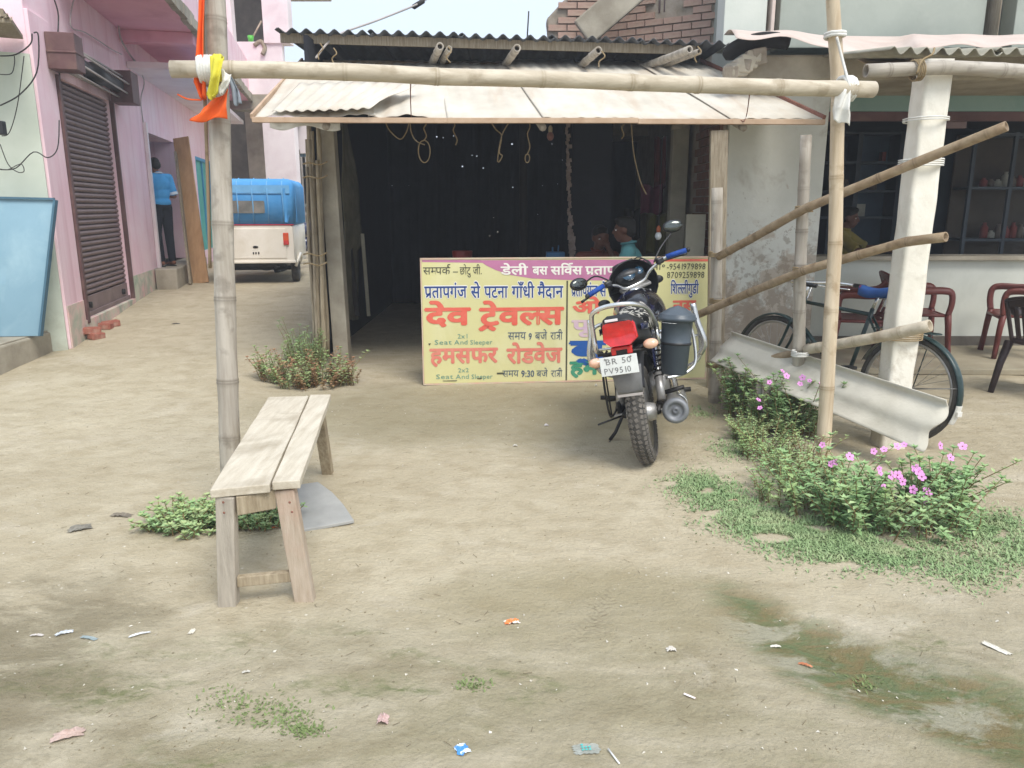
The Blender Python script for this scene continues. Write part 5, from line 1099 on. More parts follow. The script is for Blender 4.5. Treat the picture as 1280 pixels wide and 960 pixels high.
for i in range(7):
    x = 908 + i * 8.5; p = P(x, 492, 5.75 - i * .09); b = Vector((p.x, p.y, -.05)); mb = MB(); mb.tube([b, (p.x, p.y, P(x, 474 + (i % 3), p.y).z)], .036, 8); mb.build('paling_stub', M['bam_grey'], fe)
# curved cement sheet lying along the fence
L_, R_ = P(903, 432, 5.72), P(1171, 532, 4.25)
ax = (R_ - L_).normalized(); up = Vector((0, 0, 1)); up = (up - ax * up.dot(ax)).normalized(); outv = ax.cross(up); outv = -outv if outv.y > 0 else outv
def trough(u, v):
    a = (v - .5) * 2; w = .5 + .5 * sstep(0, 1, u); c = L_.lerp(R_, u)
    return c + up * (.14 * a * (.75 + .25 * u)) + outv * (-.10 * a + .014 * math.cos(a * 5.2) + (.03 * max(0, a - .7) / .3)) + ax * (.02 * math.sin(a * 5) * u)
mb = MB(); mb.sheet(trough, 24, 22, .007); tag(mb.build('cement_roof_sheet', mat('pale_cement_sheet', 'cfcabc', 'bcb7a8', 2.5, .85, bump=.3, bscale=30, stain='9a9484', sscale=3), None), 'curved grey cement roof sheet leaning on edge behind the bamboo fence posts', 'roof sheet')

# ---------------------------------------------------------------- bench
bn = thing('wooden_bench', 'weathered two-plank wooden bench on splayed legs in the foreground left', 'bench')
z = .50
A, B = P(262, 611, 2.68), P(375, 607, 2.76); C, D = P(413, 487, 4.15), P(335, 487, 4.1)
for q in (A, B): q.z = z
for q in (C, D): q.z = z
cut0, cut1 = A.lerp(B, .665), D.lerp(C, .66)
def plank(nm, a, b, c, d, th, m):
    mb = MB(); n = 10; rr = random.Random(len(nm) + int(a.x * 100)); mb.smooth = False
    top, bot = [], []
    for i in range(n + 1):
        t = i / n; l = a.lerp(d, t); r = b.lerp(c, t); j = .0018
        for p in (l + Vector((rr.uniform(-j, j), 0, rr.uniform(-.002, .002))), r + Vector((rr.uniform(-j, j), 0, rr.uniform(-.002, .002)))): top.append(p); bot.append(p - Vector((0, 0, th)))
    vs = top + bot; k = len(top); fs = []
    for i in range(n):
        a0 = 2 * i; fs += [(a0, a0 + 1, a0 + 3, a0 + 2), (k + a0, k + a0 + 2, k + a0 + 3, k + a0 + 1), (a0, a0 + 2, k + a0 + 2, k + a0), (a0 + 1, k + a0 + 1, k + a0 + 3, a0 + 3)]
    fs += [(0, k, k + 1, 1), (2 * n, 2 * n + 1, k + 2 * n + 1, k + 2 * n)]
    mb.add(vs, fs); return mb.build(nm, m, bn, bevel=.004)
gap = Vector((.004, 0, 0)); M['benchgrey'] = mat('grey_bench_wood', 'b9b0a1', 'a0978a', 6, .85, bump=.4, bscale=30, stretch=(7, 7, .8), stain='857b6c', sscale=4)
M['plank'] = mat('bleached_plank', 'd3cab8', 'bfb4a0', 5, .8, bump=.35, bscale=25, stretch=(7, .8, 7), stain='8a7c65', sscale=3, samt=.65)
plank('seat_plank', A, cut0 - gap, cut1 - gap, D, .034, M['plank'])
plank('seat_plank', cut0 + gap + Vector((0, .012, .006)), B + Vector((0, .0, .006)), C + Vector((0, 0, .004)), cut1 + gap + Vector((0, 0, .004)), .034, M['plank'])
def gz(p): return Vector((p.x, p.y, hz(p.x, p.y) - .01))
l1, l2, l3 = gz(G(286, 756)), gz(G(382, 749)), gz(G(410, 591)); l4 = gz(Vector((-1.40, 4.15, 0)))
M['legwood'] = mat('pinkish_worn_wood', 'bfb09e', 'ab9a86', 6, .85, bump=.45, bscale=30, stretch=(6, 6, .8), stain='b98a78', sscale=3, samt=.5)
for (l, tx, ty, w, m_) in ((l1, A.x + .045, A.y + .04, .07, 'benchgrey'), (l2, B.x - .065, B.y + .03, .075, 'legwood'), (l3, C.x - .045, C.y - .12, .06, 'wood_old'), (l4, D.x + .06, D.y - .12, .06, 'wood_old')):
    mb = MB(); mb.beam(l, (tx, ty, z - .036), w, .05, (0, 1, 0)); mb.build('leg', M[m_], bn, bevel=.005)
mb = MB(); mb.beam((A.x + .082, A.y + .03, z - .074), (B.x - .105, B.y + .02, z - .074), .03, .074); mb.build('apron', M['wood_old'], bn, bevel=.004)
mb = MB(); mb.beam((D.x + .08, D.y - .12, z - .075), (C.x - .07, C.y - .12, z - .075), .035, .075); mb.build('apron', M['wood_old'], bn, bevel=.004)
mb = MB(); mb.beam(l1.lerp(Vector((A.x + .045, A.y + .04, z)), .22) + Vector((.035, .0, 0)), l2.lerp(Vector((B.x - .065, B.y + .03, z)), .22) + Vector((-.04, 0, 0)), .03, .042); mb.build('stretcher', M['wood_old'], bn, bevel=.004)
mb = MB(); mb.beam(l4.lerp(Vector((D.x + .06, D.y - .12, z)), .5), l3.lerp(Vector((C.x - .045, C.y - .12, z)), .5), .03, .03); mb.build('stretcher', M['wood_grey'], bn)
for i, (px, py) in enumerate(((279, 628), (280, 641), (362, 628), (365, 640))):
    p = P(px, py, 2.685); mb = MB(); mb.ball(p, (.005, .003, .005), nu=6, nv=4); mb.build('nail_head', M['rust'], bn)
# grey slate piece half under the bench
q = [G(372, 612), G(398, 609), G(416, 622), G(430, 637), G(443, 656), G(410, 661), G(374, 666)]
c_ = sum(q, Vector()) / len(q)
mb = MB(); mb.prism([(p.x - c_.x, p.y - c_.y) for p in q], 'z', .018); o = mb.build('grey_sheet_offcut', mat('blue_grey_sheet', 'acaca8', '9b9b98', 4, .75, bump=.25, stain='aeaeaa', sscale=5), None, bevel=.004); o.location = (c_.x, c_.y, hz(c_.x, c_.y) + .016); o.rotation_euler = (R(2), R(-2), 0)
tag(o, 'flat blue-grey sheet offcut with a rounded side lying on the ground behind the bench leg', 'sheet')
# ---------------------------------------------------------------- motorcycle
LEAN, HEAD = 11.0, 14.0
mc_p = G(812, 577)
mc = thing('motorcycle', 'black and blue motorcycle with red tail lamp leaning on its stand before the signboard', 'motorcycle', (mc_p.x, mc_p.y, hz(mc_p.x, mc_p.y)), (R(-LEAN), 0, R(90 - HEAD)))
# local: x forward, y left, z up; origin under the rear wheel
def wheel(par, org, rotM, r, w, spokes, tread=True, nm='wheel'):
    """alloy wheel with tread; org = hub, rotM maps wheel frame (y = axle) to bike frame"""
    wt = thing(nm, None, None); wt.parent = par; wt.location = org; wt.rotation_euler = rotM.to_euler()
    mb = MB(); rx = Matrix.Rotation(R(-90), 3, 'X')
    prof = [(r - w * .95, -w * .32), (r - w * .55, -w * .5), (r - w * .18, -w * .42), (r - .004, -w * .2), (r, 0), (r - .004, w * .2), (r - w * .18, w * .42), (r - w * .55, w * .5), (r - w * .95, w * .32)]
    mb.lathe(prof + [prof[0]], (0, 0, 0), rot=rx, seg=48); mb.build('tyre', M['rubber'], wt)
    if tread:
        mb = MB()
        for k in range(58):
            a = 2 * math.pi * k / 58
            for j, (yy, rr_, sk) in enumerate(((0, r - .001, .35), (-w * .3, r - w * .11, -.3), (w * .3, r - w * .11, .9), (-w * .45, r - w * .33, 0), (w * .45, r - w * .33, 0))):
                a2 = a + (j % 2) * math.pi / 58; c = Vector((rr_ * math.cos(a2), yy, rr_ * math.sin(a2)))
                m3 = Matrix.Rotation(-a2 + math.pi / 2, 3, 'Y') @ Matrix.Rotation((0, .55, -.55, 1.0, -1.0)[j] * (1 if j else 0), 3, 'X') @ Matrix.Rotation(sk, 3, 'Z')
                mb.box(c, (.022, .019, .009), m3)
        tag(mb.build('tread', M['tread'], wt), kind='stuff')
    mb = MB(); R0 = r - w * .9; mb.lathe([(R0, -w * .36), (R0 + .006, -w * .36), (R0 - .012, -w * .15), (R0 - .014, w * .15), (R0 + .006, w * .36), (R0, w * .36), (R0 - .026, w * .12), (R0 - .026, -w * .12), (R0, -w * .36)], (0, 0, 0), rot=rx, seg=40); mb.build('rim', M['alu'], wt)
    for k in range(spokes):
        a = 2 * math.pi * k / spokes + .3; mb = MB(); mb.beam((.04 * math.cos(a), 0, .04 * math.sin(a)), ((R0 - .02) * math.cos(a + .08), 0, (R0 - .02) * math.sin(a + .08)), .032, .022, (0, 1, 0)); mb.build('spoke', M['alu'], wt, bevel=.004)
    mb = MB(); mb.lathe([(.02, -w * .9), (.05, -w * .8), (.062, -w * .3), (.062, w * .3), (.05, w * .8), (.02, w * .9)], (0, 0, 0), rot=rx, seg=24); mb.lathe([(.012, -w * 1.6), (.012, w * 1.6)], (0, 0, 0), rot=rx, seg=10); mb.build('hub', M['alu'], wt)
    return wt
wheel(mc, (0, 0, .31), Matrix.Identity(3), .31, .105, 5)
ST = R(30); rake = R(26)      # steered left; fork raked
s_ax = Vector((-math.sin(rake), 0, math.cos(rake))); head_p = Vector((.93, 0, .93))
SR = Matrix.Rotation(ST, 3, s_ax)
def S(x, y, z): return head_p + SR @ (Vector((x, y, z)) - head_p)
fw = S(1.26, 0, .305)
wheel(mc, fw, SR, .305, .09, 5)
sm_ = smooth_pts
def part(nm, m, fn, par=mc, **k): mb = MB(); fn(mb); return mb.build(nm, M[m], par, **k)
for sy in (-1, 1):
    part('fork', 'chrome', lambda b: (b.tube([S(1.26, sy * .095, .305), S(1.12, sy * .095, .60)], .026, 12), b.tube([S(1.12, sy * .095, .60), S(.96, sy * .095, .93)], .017, 10)))
part('front_mudguard', 'blackplastic', lambda b: b.sheet(lambda u, v: S(1.26 + .345 * math.cos(R(20 + 140 * u)), (v - .5) * .13, .305 + .345 * math.sin(R(20 + 140 * u)) - .02 * (2 * v - 1) ** 2), 16, 4, .004))
# swing arm, frame, engine
for sy in (-1, 1): part('swingarm', 'darkmetal', lambda b: b.tube([(-.02, sy * .1, .31), (.25, sy * .1, .33), (.52, sy * .08, .38)], .02, 8))
part('frame', 'darkmetal', lambda b: (b.tube(sm_([(.93, 0, .9), (.75, 0, .82), (.5, 0, .72), (.2, 0, .74), (-.15, 0, .78)], 4), .025, 8), b.tube(sm_([(.93, 0, .85), (.9, 0, .6), (.85, 0, .38), (.6, 0, .25), (.45, 0, .3), (.42, 0, .7)], 4), .022, 8)))
part('crankcase', 'alu', lambda b: (b.lathe([(.05, -.14), (.1, -.13), (.125, -.09), (.125, .09), (.1, .13), (.05, .14)], (.58, 0, .36), axis='y', seg=24), b.lathe([(.04, -.13), (.08, -.12), (.1, -.08), (.1, .1), (.07, .13)], (.72, 0, .38), axis='y', seg=22), b.box((.64, 0, .42), (.24, .2, .12))), bevel=.01)
def fins(b):
    ax = Vector((.35, 0, .94)).normalized(); m3 = ax.to_track_quat('Z', 'Y').to_matrix()
    for k in range(8): b.box(Vector((.72, 0, .46)) + ax * (.022 * k), (.17 - .004 * k, .19, .008), m3)
    b.box(Vector((.72, 0, .46)) + ax * .09, (.11, .13, .19), m3)
part('cylinder_fins', 'alu', fins)
part('engine_head', 'alu', lambda b: b.box((.79, 0, .67), (.15, .16, .08)), bevel=.015)
part('air_box', 'blackplastic', lambda b: b.box((.42, 0, .58), (.22, .16, .2)), bevel=.03)
for sy in (-1, 1): part('side_panel', 'bluepaint', lambda b: b.sheet(lambda u, v: (.12 + .45 * u, sy * (.105 + .02 * math.sin(math.pi * u)), .55 + .24 * v - .06 * u * (1 - v)), 8, 5, .006 * sy))
# exhaust on the right
part('exhaust_pipe', 'chrome', lambda b: b.tube(sm_([(.83, -.04, .62), (.92, -.09, .5), (.9, -.14, .34), (.78, -.16, .26), (.55, -.17, .26), (.42, -.175, .28)], 5), .019, 10))
part('muffler', 'alu', lambda b: b.lathe([(.022, 0), (.045, .06), (.06, .12), (.068, .45), (.072, .5), (.072, .53)], (.46, -.175, .28), rot=(Vector((-1, -.06, .07)).to_track_quat('Z', 'Y').to_matrix()), seg=24))
part('muffler_cap', 'capgrey', lambda b: b.lathe([(.075, 0), (.078, .012), (.07, .03), (.05, .034), (.046, .02), (.018, .018), (.016, .03), (.0, .012)], Vector((.46, -.175, .28)) + Vector((-1, -.06, .07)).normalized() * .53, rot=(Vector((-1, -.06, .07)).to_track_quat('Z', 'Y').to_matrix()), seg=24))
part('heat_shield', 'chrome', lambda b: b.sheet(lambda u, v: Vector((.38 - .3 * u, -.175 - .018 * u + .078 * math.sin(R(-110 + 90 * v)), .285 + .02 * u + .078 * math.cos(R(-110 + 90 * v) * 1.0))), 8, 5, .003))
# rear shocks
for sy in (-1, 1):
    a_, b_ = Vector((.05, sy * .125, .36)), Vector((.24, sy * .12, .70)); 
    sh = part('shock_absorber', 'white_cable', lambda b: b.tube([a_, a_.lerp(b_, .45)], .026, 10)); sh.data.materials[0] = M['alu']
    part('spring', 'darkmetal', lambda b: b.tube([a_.lerp(b_, .35 + .55 * i / 60) + Vector((.8 * math.cos(i * .7), math.sin(i * .7), -.45 * math.cos(i * .7))) * .027 for i in range(61)], .0055, 5), sh)
    part('damper_rod', 'chrome', lambda b: b.tube([a_, b_], .01, 8), sh)
part('chain_case', 'blackplastic', lambda b: b.box((.28, .135, .34), (.56, .03, .1)), bevel=.02)
# tank, seat, tail
M['blacktank'] = mat('black_blue_tank', '14141c', '1c2350', 5, .2, coat=.7, lo=.5, hi=.56)
def tank(u, v):
    a = math.pi * (v * 1.1 - .05); x = .48 + .42 * u; w = (.16 + .02 * math.sin(math.pi * u)) * (1 - .35 * (1 - u) ** 2) ; h = .13 + .06 * math.sin(math.pi * min(1, u * 1.1) * .8)
    if u < .02 or u > .98: w *= .8; h *= .8
    return Vector((x, w * math.cos(a), .80 + h * max(-.3, math.sin(a)) * 1.0))
part('fuel_tank', 'blacktank', lambda b: b.sheet(tank, 18, 16, .01))
part('tank_scoop', 'blackplastic', lambda b: b.ball((.9, 0, .84), (.07, .15, .09)))
part('tank_cap', 'chrome', lambda b: b.lathe([(.04, 0), (.038, .015), (0, .02)], (.7, 0, .985)))
M['seatcov'] = mat('black_white_patterned_cover', '1b1b1b', 'b9b5aa', 26, .7, lo=.5, hi=.53, detail=1)
def seat(u, v):
    x = -.2 + .72 * u; w = .135 - .045 * u * u + (.0 if u > .06 else -.03); a = math.pi * v; z = .855 + .02 * math.cos(u * 6.5) - .03 * u
    return Vector((x, w * math.cos(a) * (1 if 0 < v < 1 else 1.0), z + .055 * math.sin(a) ** .6 if 0 < v < 1 else z - .03))
part('seat', 'seatcov', lambda b: b.sheet(seat, 20, 12, .01))
part('tank_bag_fold', 'wood_old', lambda b: b.ball((.5, 0, .86), (.09, .1, .045)))
part('tail_cowl', 'blackplastic', lambda b: (loft_x(b, [(-.42, .075, .80, .89), (-.36, .1, .775, .90), (-.2, .12, .76, .86), (.05, .12, .72, .82), (.25, .1, .68, .80)])), bevel=.008) if False else None
def tail(b):
    secs = [(-.43, .07, .86, .94), (-.38, .095, .82, .965), (-.22, .125, .79, .92), (.05, .125, .74, .85), (.25, .1, .69, .80)]
    vs = []
    for x, w, zb, zt in secs: vs += [(x, -w, zb + .02), (x, -w * .9, zb), (x, w * .9, zb), (x, w, zb + .02), (x, w * .92, zt - .02), (x, w * .6, zt), (x, -w * .6, zt), (x, -w * .92, zt - .02)]
    n = 8; fs = [(i * n + k, i * n + (k + 1) % n, (i + 1) * n + (k + 1) % n, (i + 1) * n + k) for i in range(4) for k in range(n)] + [tuple(range(n))[::-1], tuple(4 * n + k for k in range(n))]
    b.add(vs, fs)
part('tail_cowl', 'blackplastic', tail, bevel=.006)
for sy in (-1, 1): part('cowl_stripe', 'bluepaint', lambda b: b.sheet(lambda u, v: (-.36 + .45 * u, sy * (.113 + .018 * min(1, u * 2.5)), .86 + .035 * v - .05 * u), 6, 2, .003 * sy))
def lamp(b):
    vs = []
    for x, k in ((-.405, 1.0), (-.45, .92)):
        for y, z in ((-.06, .73), (.06, .73), (.10, .765), (.092, .85), (.07, .875), (-.07, .875), (-.092, .85), (-.10, .765)): vs.append((x - (.0 if abs(y) > .07 else .012 * (x < -.42)), y * k * .9, .868 + (z - .80) * k * .88))
    n = 8; b.add(vs, [(k, (k + 1) % n, n + (k + 1) % n, n + k) for k in range(n)] + [tuple(range(n)), tuple(range(n, 2 * n))[::-1]])
tl_ = part('tail_lamp', 'redlens', lamp, bevel=.006)
part('tail_lamp_lower', 'redlens', lambda b: b.box((-.425, 0, .775), (.035, .115, .045)), tl_, bevel=.006)
def lettering(body, size, par, loc, rotm, m, nm='lettering', sx=1.0):
    x = 0; mb = MB(); mb.smooth = False
    for ch in body:
        if ch == ' ': x += .35; continue
        vs, fs = gl(ch); mb.add([Vector(loc) + rotm @ Vector(((v.x + x) * size * sx, v.y * size, 0)) for v in vs], fs); x += max(v.x for v in vs) + .09
    return mb.build(nm, m, par)
Rb = Matrix(((0, 0, -1), (-1, 0, 0), (0, 1, 0)))      # text facing backward: x -> -y, y -> z
part('cowl_badge', 'plate', lambda b: b.box((-.44, .03, .945), (.004, .07, .014)), bevel=.001)
# number plate on its bracket, mudflap
pl_ = part('number_plate', 'plate', lambda b: b.box((-.452, .025, .70), (.004, .205, .105)), bevel=.004)
lettering('BR 50', .046, pl_, (-.4556, .097, .71), Rb, M['ink'], sx=1.15); lettering('PV9510', .046, pl_, (-.4556, .112, .659), Rb, M['ink'], sx=1.0)
for y in (-.045, .095): part('plate_bolt', 'alu', lambda b: b.ball((-.456, y, .742), (.003, .006, .006), nu=6, nv=5), pl_)
part('plate_bracket', 'darkmetal', lambda b: (b.box((-.43, .0, .72), (.03, .06, .12)), b.tube([(-.4, -.14, .76), (-.4, .14, .76)], .009, 8)))
def flap(u, v): return Vector((-.40 - .03 * math.sin(v * 2.5) + .05 * v, (u - .5) * (.17 - .03 * v), .68 - .165 * v - .0)) + Vector((.018 * (2 * u - 1) ** 2, 0, 0))
part('mudflap', 'darkgrey', lambda b: b.sheet(flap, 8, 10, .004))
part('flap_tip', 'white_cable', lambda b: b.box((-.39, 0, .515), (.012, .14, .012)))
part('rear_mudguard', 'blackplastic', lambda b: b.sheet(lambda u, v: (.35 * math.cos(R(60 + 85 * u)), (v - .5) * .15, .33 + .36 * math.sin(R(60 + 85 * u)) - .015 * (2 * v - 1) ** 2), 16, 5, .004))
for sy, zz in ((1, -.025), (-1, .04)):
    ind = part('indicator', 'amber', lambda b: b.ball((-.40, sy * .155, .745 + zz), (.034, .042, .028), nu=16, nv=10)); part('indicator_stalk', 'blackplastic', lambda b: b.tube([(-.38, sy * .06, .76), (-.39, sy * .13, .745 + zz)], .011, 8), ind)
# chrome grab rail
part('grab_rail', 'chrome', lambda b: b.tube(sm_([(.12, -.155, .80), (.0, -.165, .83), (-.2, -.15, .945), (-.36, -.11, 1.0), (-.42, -.04, 1.02), (-.42, .05, 1.02), (-.40, .12, 1.0), (-.37, .145, .96), (-.36, .15, .86), (-.35, .15, .78), (-.2, .15, .74)], 5), .0135, 10))
part('rail_mount', 'chrome', lambda b: b.tube([(.1, -.15, .82), (.08, -.16, .7)], .012, 8))
# saree guard on the left, side stand
part('side_guard', 'darkmetal', lambda b: (b.tube(sm_([(-.05, .14, .72), (-.22, .15, .68), (-.26, .155, .55), (-.25, .155, .40), (-.16, .155, .35), (.05, .15, .36), (.1, .14, .55), (.08, .13, .7)], 4), .007, 8), b.tube([(-.18, .15, .68), (-.17, .155, .36)], .005, 6), b.tube([(-.3, .22, .345), (-.16, .1, .345)], .006, 6)))
part('side_stand', 'darkmetal', lambda b: (b.tube([(.45, .13, .28), (.40, .24, .10), (.38, .285, .055)], .012, 8), b.box((.37, .3, .05), (.07, .05, .01))))
for sy in (-1, 1):
    part('footrest', 'darkmetal', lambda b: b.tube([(.52, sy * .1, .3), (.52, sy * .28, .3)], .016, 8)); part('pillion_footrest', 'darkmetal', lambda b: b.tube([(.18, sy * .1, .37), (.16, sy * .26, .4)], .014, 8))
# crash guards, chrome loops
for sy in (-1, 1):
    part('leg_guard', 'chrome', lambda b: b.tube(sm_([(.9, sy * .04, .74), (.88, sy * .2, .77), (.86, sy * .33, .76), (.84, sy * .37, .68), (.84, sy * .37, .52), (.85, sy * .33, .42), (.87, sy * .18, .37), (.88, sy * .04, .36)], 5), .014, 10))
    part('leg_guard_bar', 'chrome', lambda b: (b.tube(sm_([(.84, sy * .36, .82), (.83, sy * .37, .7), (.82, sy * .4, .55), (.84, sy * .36, .47)], 4), .022, 10), b.tube([(.88, sy * .04, .58), (.83, sy * .38, .6)], .009, 8)))
part('side_loop', 'chrome', lambda b: b.tube(sm_([(.4, -.14, .72), (.5, -.27, .76), (.52, -.33, .72), (.52, -.345, .6), (.5, -.33, .47), (.45, -.25, .42), (.4, -.14, .42)], 5), .011, 10))
# headlamp fairing, meters, handlebar (all turn with the steering)
def fairing(u, v):
    a = math.pi * 2 * u; k = math.sin(math.pi * (.08 + .92 * v) * .5)
    return S(1.13 - .18 * v + 0, .185 * k * math.cos(a), .98 + .17 * k * math.sin(a) + .03 * v)
part('headlamp_fairing', 'blackplastic', lambda b: b.sheet(fairing, 24, 8, .006))
part('fly_screen', 'blackplastic', lambda b: b.sheet(lambda u, v: S(1.02 - .06 * math.sin(math.pi * u) * -1 - .02 * v, (u - .5) * (.30 - .14 * v), 1.02 + .16 * v), 12, 6, .004))
part('meter_housing', 'blackplastic', lambda b: b.ball(S(.96, 0, 1.06), (.05, .12, .07), (0, -.5, ST), 18, 12))
M['meterglass'] = mat('meter_glass', '1a3140', '24506a', 9, .08, spec=.8, coat=1)
part('meter_dial', 'meterglass', lambda b: b.lathe([(.05, 0), (.048, .01), (0, .014)], S(.925, .02, 1.09), rot=(SR @ Vector((-.75, 0, .65))).to_track_quat('Z', 'Y').to_matrix(), seg=20))
part('meter_dial', 'meterglass', lambda b: b.lathe([(.034, 0), (.032, .01), (0, .012)], S(.93, -.065, 1.085), rot=(SR @ Vector((-.75, 0, .65))).to_track_quat('Z', 'Y').to_matrix(), seg=20))
part('top_yoke', 'alu', lambda b: b.box(S(.94, 0, .99), (.08, .22, .02), SR @ Matrix.Rotation(-rake, 3, 'Y')), bevel=.006)
part('handlebar', 'chrome', lambda b: b.tube(sm_([S(.80, -.38, 1.09), S(.84, -.26, 1.10), S(.9, -.14, 1.06), S(.93, -.07, 1.01), S(.93, .07, 1.01), S(.9, .14, 1.06), S(.84, .26, 1.10), S(.80, .38, 1.09)], 5), .011, 10))
for sy in (-1, 1):
    part('grip', 'bluegrip', lambda b: b.tube([S(.83, sy * .25, 1.102), S(.785, sy * .385, 1.09)], [.018, .0175], 12)); part('bar_end', 'blackplastic', lambda b: b.ball(S(.78, sy * .395, 1.088), .017, nu=10, nv=6))
    part('lever', 'blackplastic', lambda b: b.tube(sm_([S(.89, sy * .2, 1.09), S(.92, sy * .28, 1.075), S(.87, sy * .42, 1.06)], 4), [.008] * 8 + [.01], 8))
    part('switch_block', 'blackplastic', lambda b: b.box(S(.855, sy * .205, 1.095), (.05, .05, .045), SR), bevel=.01)
M['mirror'] = mat('mirror_face', '6a6e6a', '565a57', 6, .12, metal=.9)
for sy, top, tilt in ((1, Vector((.98, .36, 1.17)), .25), (-1, Vector((.93, -.42, 1.27)), -.25)):
    base = Vector((.87, sy * .17, 1.1)); T_ = S(*top)
    mm = part('mirror', 'blackplastic', lambda b: b.ball(T_, (.025, .075, .045), (0, .1, ST + tilt), 18, 10)); 
    if sy < 0: mm.rotation_euler = (0, 0, 0)
    part('mirror_stalk', 'blackplastic', lambda b: b.tube(sm_([S(*base), S(*(base.lerp(top, .4) + Vector((.02, 0, .05 if sy > 0 else .0)))), T_ - Vector((0, 0, .03))], 5), .006, 8), mm)
    part('mirror_face', 'mirror', lambda b: b.ball(T_ + SR @ Vector((-.014, 0, 0)), (.015, .066, .038), (0, .1, ST + tilt), 18, 10), mm)
part('cables', 'blackplastic', lambda b: [b.tube(sm_([S(.9, -.16 + .0, 1.08), S(1.0, -.12 - .02 * k, 1.17 - .02 * k), S(1.1, -.02, 1.08), S(1.02, .0, .9)], 5), .0045, 6) for k in range(3)], kind='stuff')
for sy in (-1, 1): fi = part('front_indicator', 'blackplastic', lambda b: b.ball(S(1.06, sy * .22, .96), (.03, .045, .03), nu=12, nv=8))
# grey lidded bucket hung on the right side: a thing of its own
bk_ = thing('lidded_bucket', 'slate grey plastic bucket with a lid hanging on the right side of the motorcycle', 'bucket')
Mw = Matrix.Translation(mc.location) @ mc.rotation_euler.to_matrix().to_4x4()
bk_.location = Mw @ Vector((.16, -.21, .49)); bk_.scale = (.94, .94, .88); bk_.rotation_euler = (R(1), R(3), R(90 - HEAD))
part('pail', 'greyplastic', lambda b: b.lathe([(.075, 0), (.085, .01), (.092, .2), (.098, .205), (.098, .225), (.094, .23), (.1, .37), (.108, .372), (.108, .39)], seg=32), bk_)
part('lid', 'greyplastic', lambda b: b.lathe([(.114, .37), (.123, .378), (.123, .395), (.114, .40), (.114, .415), (.106, .418), (.055, .455), (.0, .475)], seg=32), bk_)
part('bail_wire', 'chrome', lambda b: b.tube([(.11 * math.cos(R(k * 20)), .115 * math.sin(R(k * 20)), .38 - .02) for k in range(10)], .003, 5), bk_)
part('strap', 'blackplastic', lambda b: b.lathe([(.095, .205), (.101, .208), (.101, .224), (.095, .226)], seg=32), bk_)

# ---------------------------------------------------------------- bicycle
bc = thing('bicycle', 'dark green roadster bicycle with blue and red saddle leaning behind the bamboo fence', 'bicycle')
r0 = Vector((2.585, 4.93, hz(2.5, 4.9))); hd = Vector((-.57, 1.0, 0)).normalized(); bc.location = r0; bc.rotation_euler = (R(4), 0, math.atan2(hd.y, hd.x))
M['bgreen'] = mat('dark_green_enamel', '1e3534', '182a29', 4, .4, coat=.3, stain='5a6a63', sscale=5, samt=.5); M['bsaddle'] = mat('blue_saddle_cover', '2d5797', '264b86', 8, .6); M['bred'] = mat('red_saddle_cover', '9c2730', '8a1f28', 8, .6)
def bwheel(x, z=.345, steer=None):
    w_ = thing('wheel', None, None); w_.parent = bc; w_.location = (x, 0, z)
    if steer: w_.rotation_euler = (0, 0, steer)
    mb = MB(); mb.tube([(.333 * math.cos(2 * math.pi * k / 48), 0, .333 * math.sin(2 * math.pi * k / 48)) for k in range(48)], .019, 10, closed=True); mb.build('tyre', M['rubber'], w_)
    mb = MB(); mb.tube([(.308 * math.cos(2 * math.pi * k / 48), 0, .308 * math.sin(2 * math.pi * k / 48)) for k in range(48)], .012, 8, closed=True); mb.build('rim', M['alu'], w_)
    for k in range(32):
        a = 2 * math.pi * k / 32; s_ = .03 if k % 2 else -.03; mb = MB(); mb.tube([(.018 * math.cos(a + .9 * (-1) ** (k // 2)), s_, .018 * math.sin(a + .9 * (-1) ** (k // 2))), (.305 * math.cos(a), 0, .305 * math.sin(a))], .0016, 4, caps=False); mb.build('spoke', M['alu'], w_)
    mb = MB(); mb.lathe([(.022, -.035), (.022, -.03), (.012, -.025), (.012, .025), (.022, .03), (.022, .035)], axis='y', seg=12); mb.tube([(0, -.06, 0), (0, .06, 0)], .006, 6); mb.build('hub', M['darkmetal'], w_)
    return w_
WB = 1.13; bwheel(0); bwheel(WB)
def bt(nm, pts, r, m='bgreen', **k): mb = MB(); mb.tube(pts, r, k.pop('seg', 10)); return mb.build(nm, M[m], bc, **k)
BB = (.46, 0, .30); ST_ = (.33, 0, .84); HT = (.90, 0, .86); HB = (.955, 0, .70)
bt('top_tube', [(.345, 0, .80), (.905, 0, .83)], .014); bt('down_tube', [BB, HB], .016); bt('seat_tube', [BB, ST_], .015); bt('head_tube', [HT, HB], .019)
for sy in (-1, 1):
    bt('chain_stay', [(0, sy * .06, .345), (.4, sy * .03, .305)], .009); bt('seat_stay', [(0, sy * .06, .345), (.34, sy * .02, .79)], .008)
    bt('fork_blade', sm_([(.96, sy * .045, .70), (1.03, sy * .05, .5), (WB, sy * .05, .345)], 4), .011)
def guard(x0, a0, a1, m='bgreen', r=.372, w=.062, nm='mudguard'):
    mb = MB(); mb.sheet(lambda u, v: (x0 + (r - .012 * (2 * v - 1) ** 2) * math.cos(R(a0 + (a1 - a0) * u)), (v - .5) * w, .345 + (r - .012 * (2 * v - 1) ** 2) * math.sin(R(a0 + (a1 - a0) * u))), 30, 4, .003); return mb.build(nm, M[m], bc)
guard(0, 22, 205); rg = guard(0, 185, 205, 'cloth_white', .3755, .064, 'white_guard_patch'); guard(WB, 20, 150)
mb = MB(); mb.box((-.37, 0, .26), (.012, .05, .03)); mb.build('reflector', M['cloth_white'], bc)
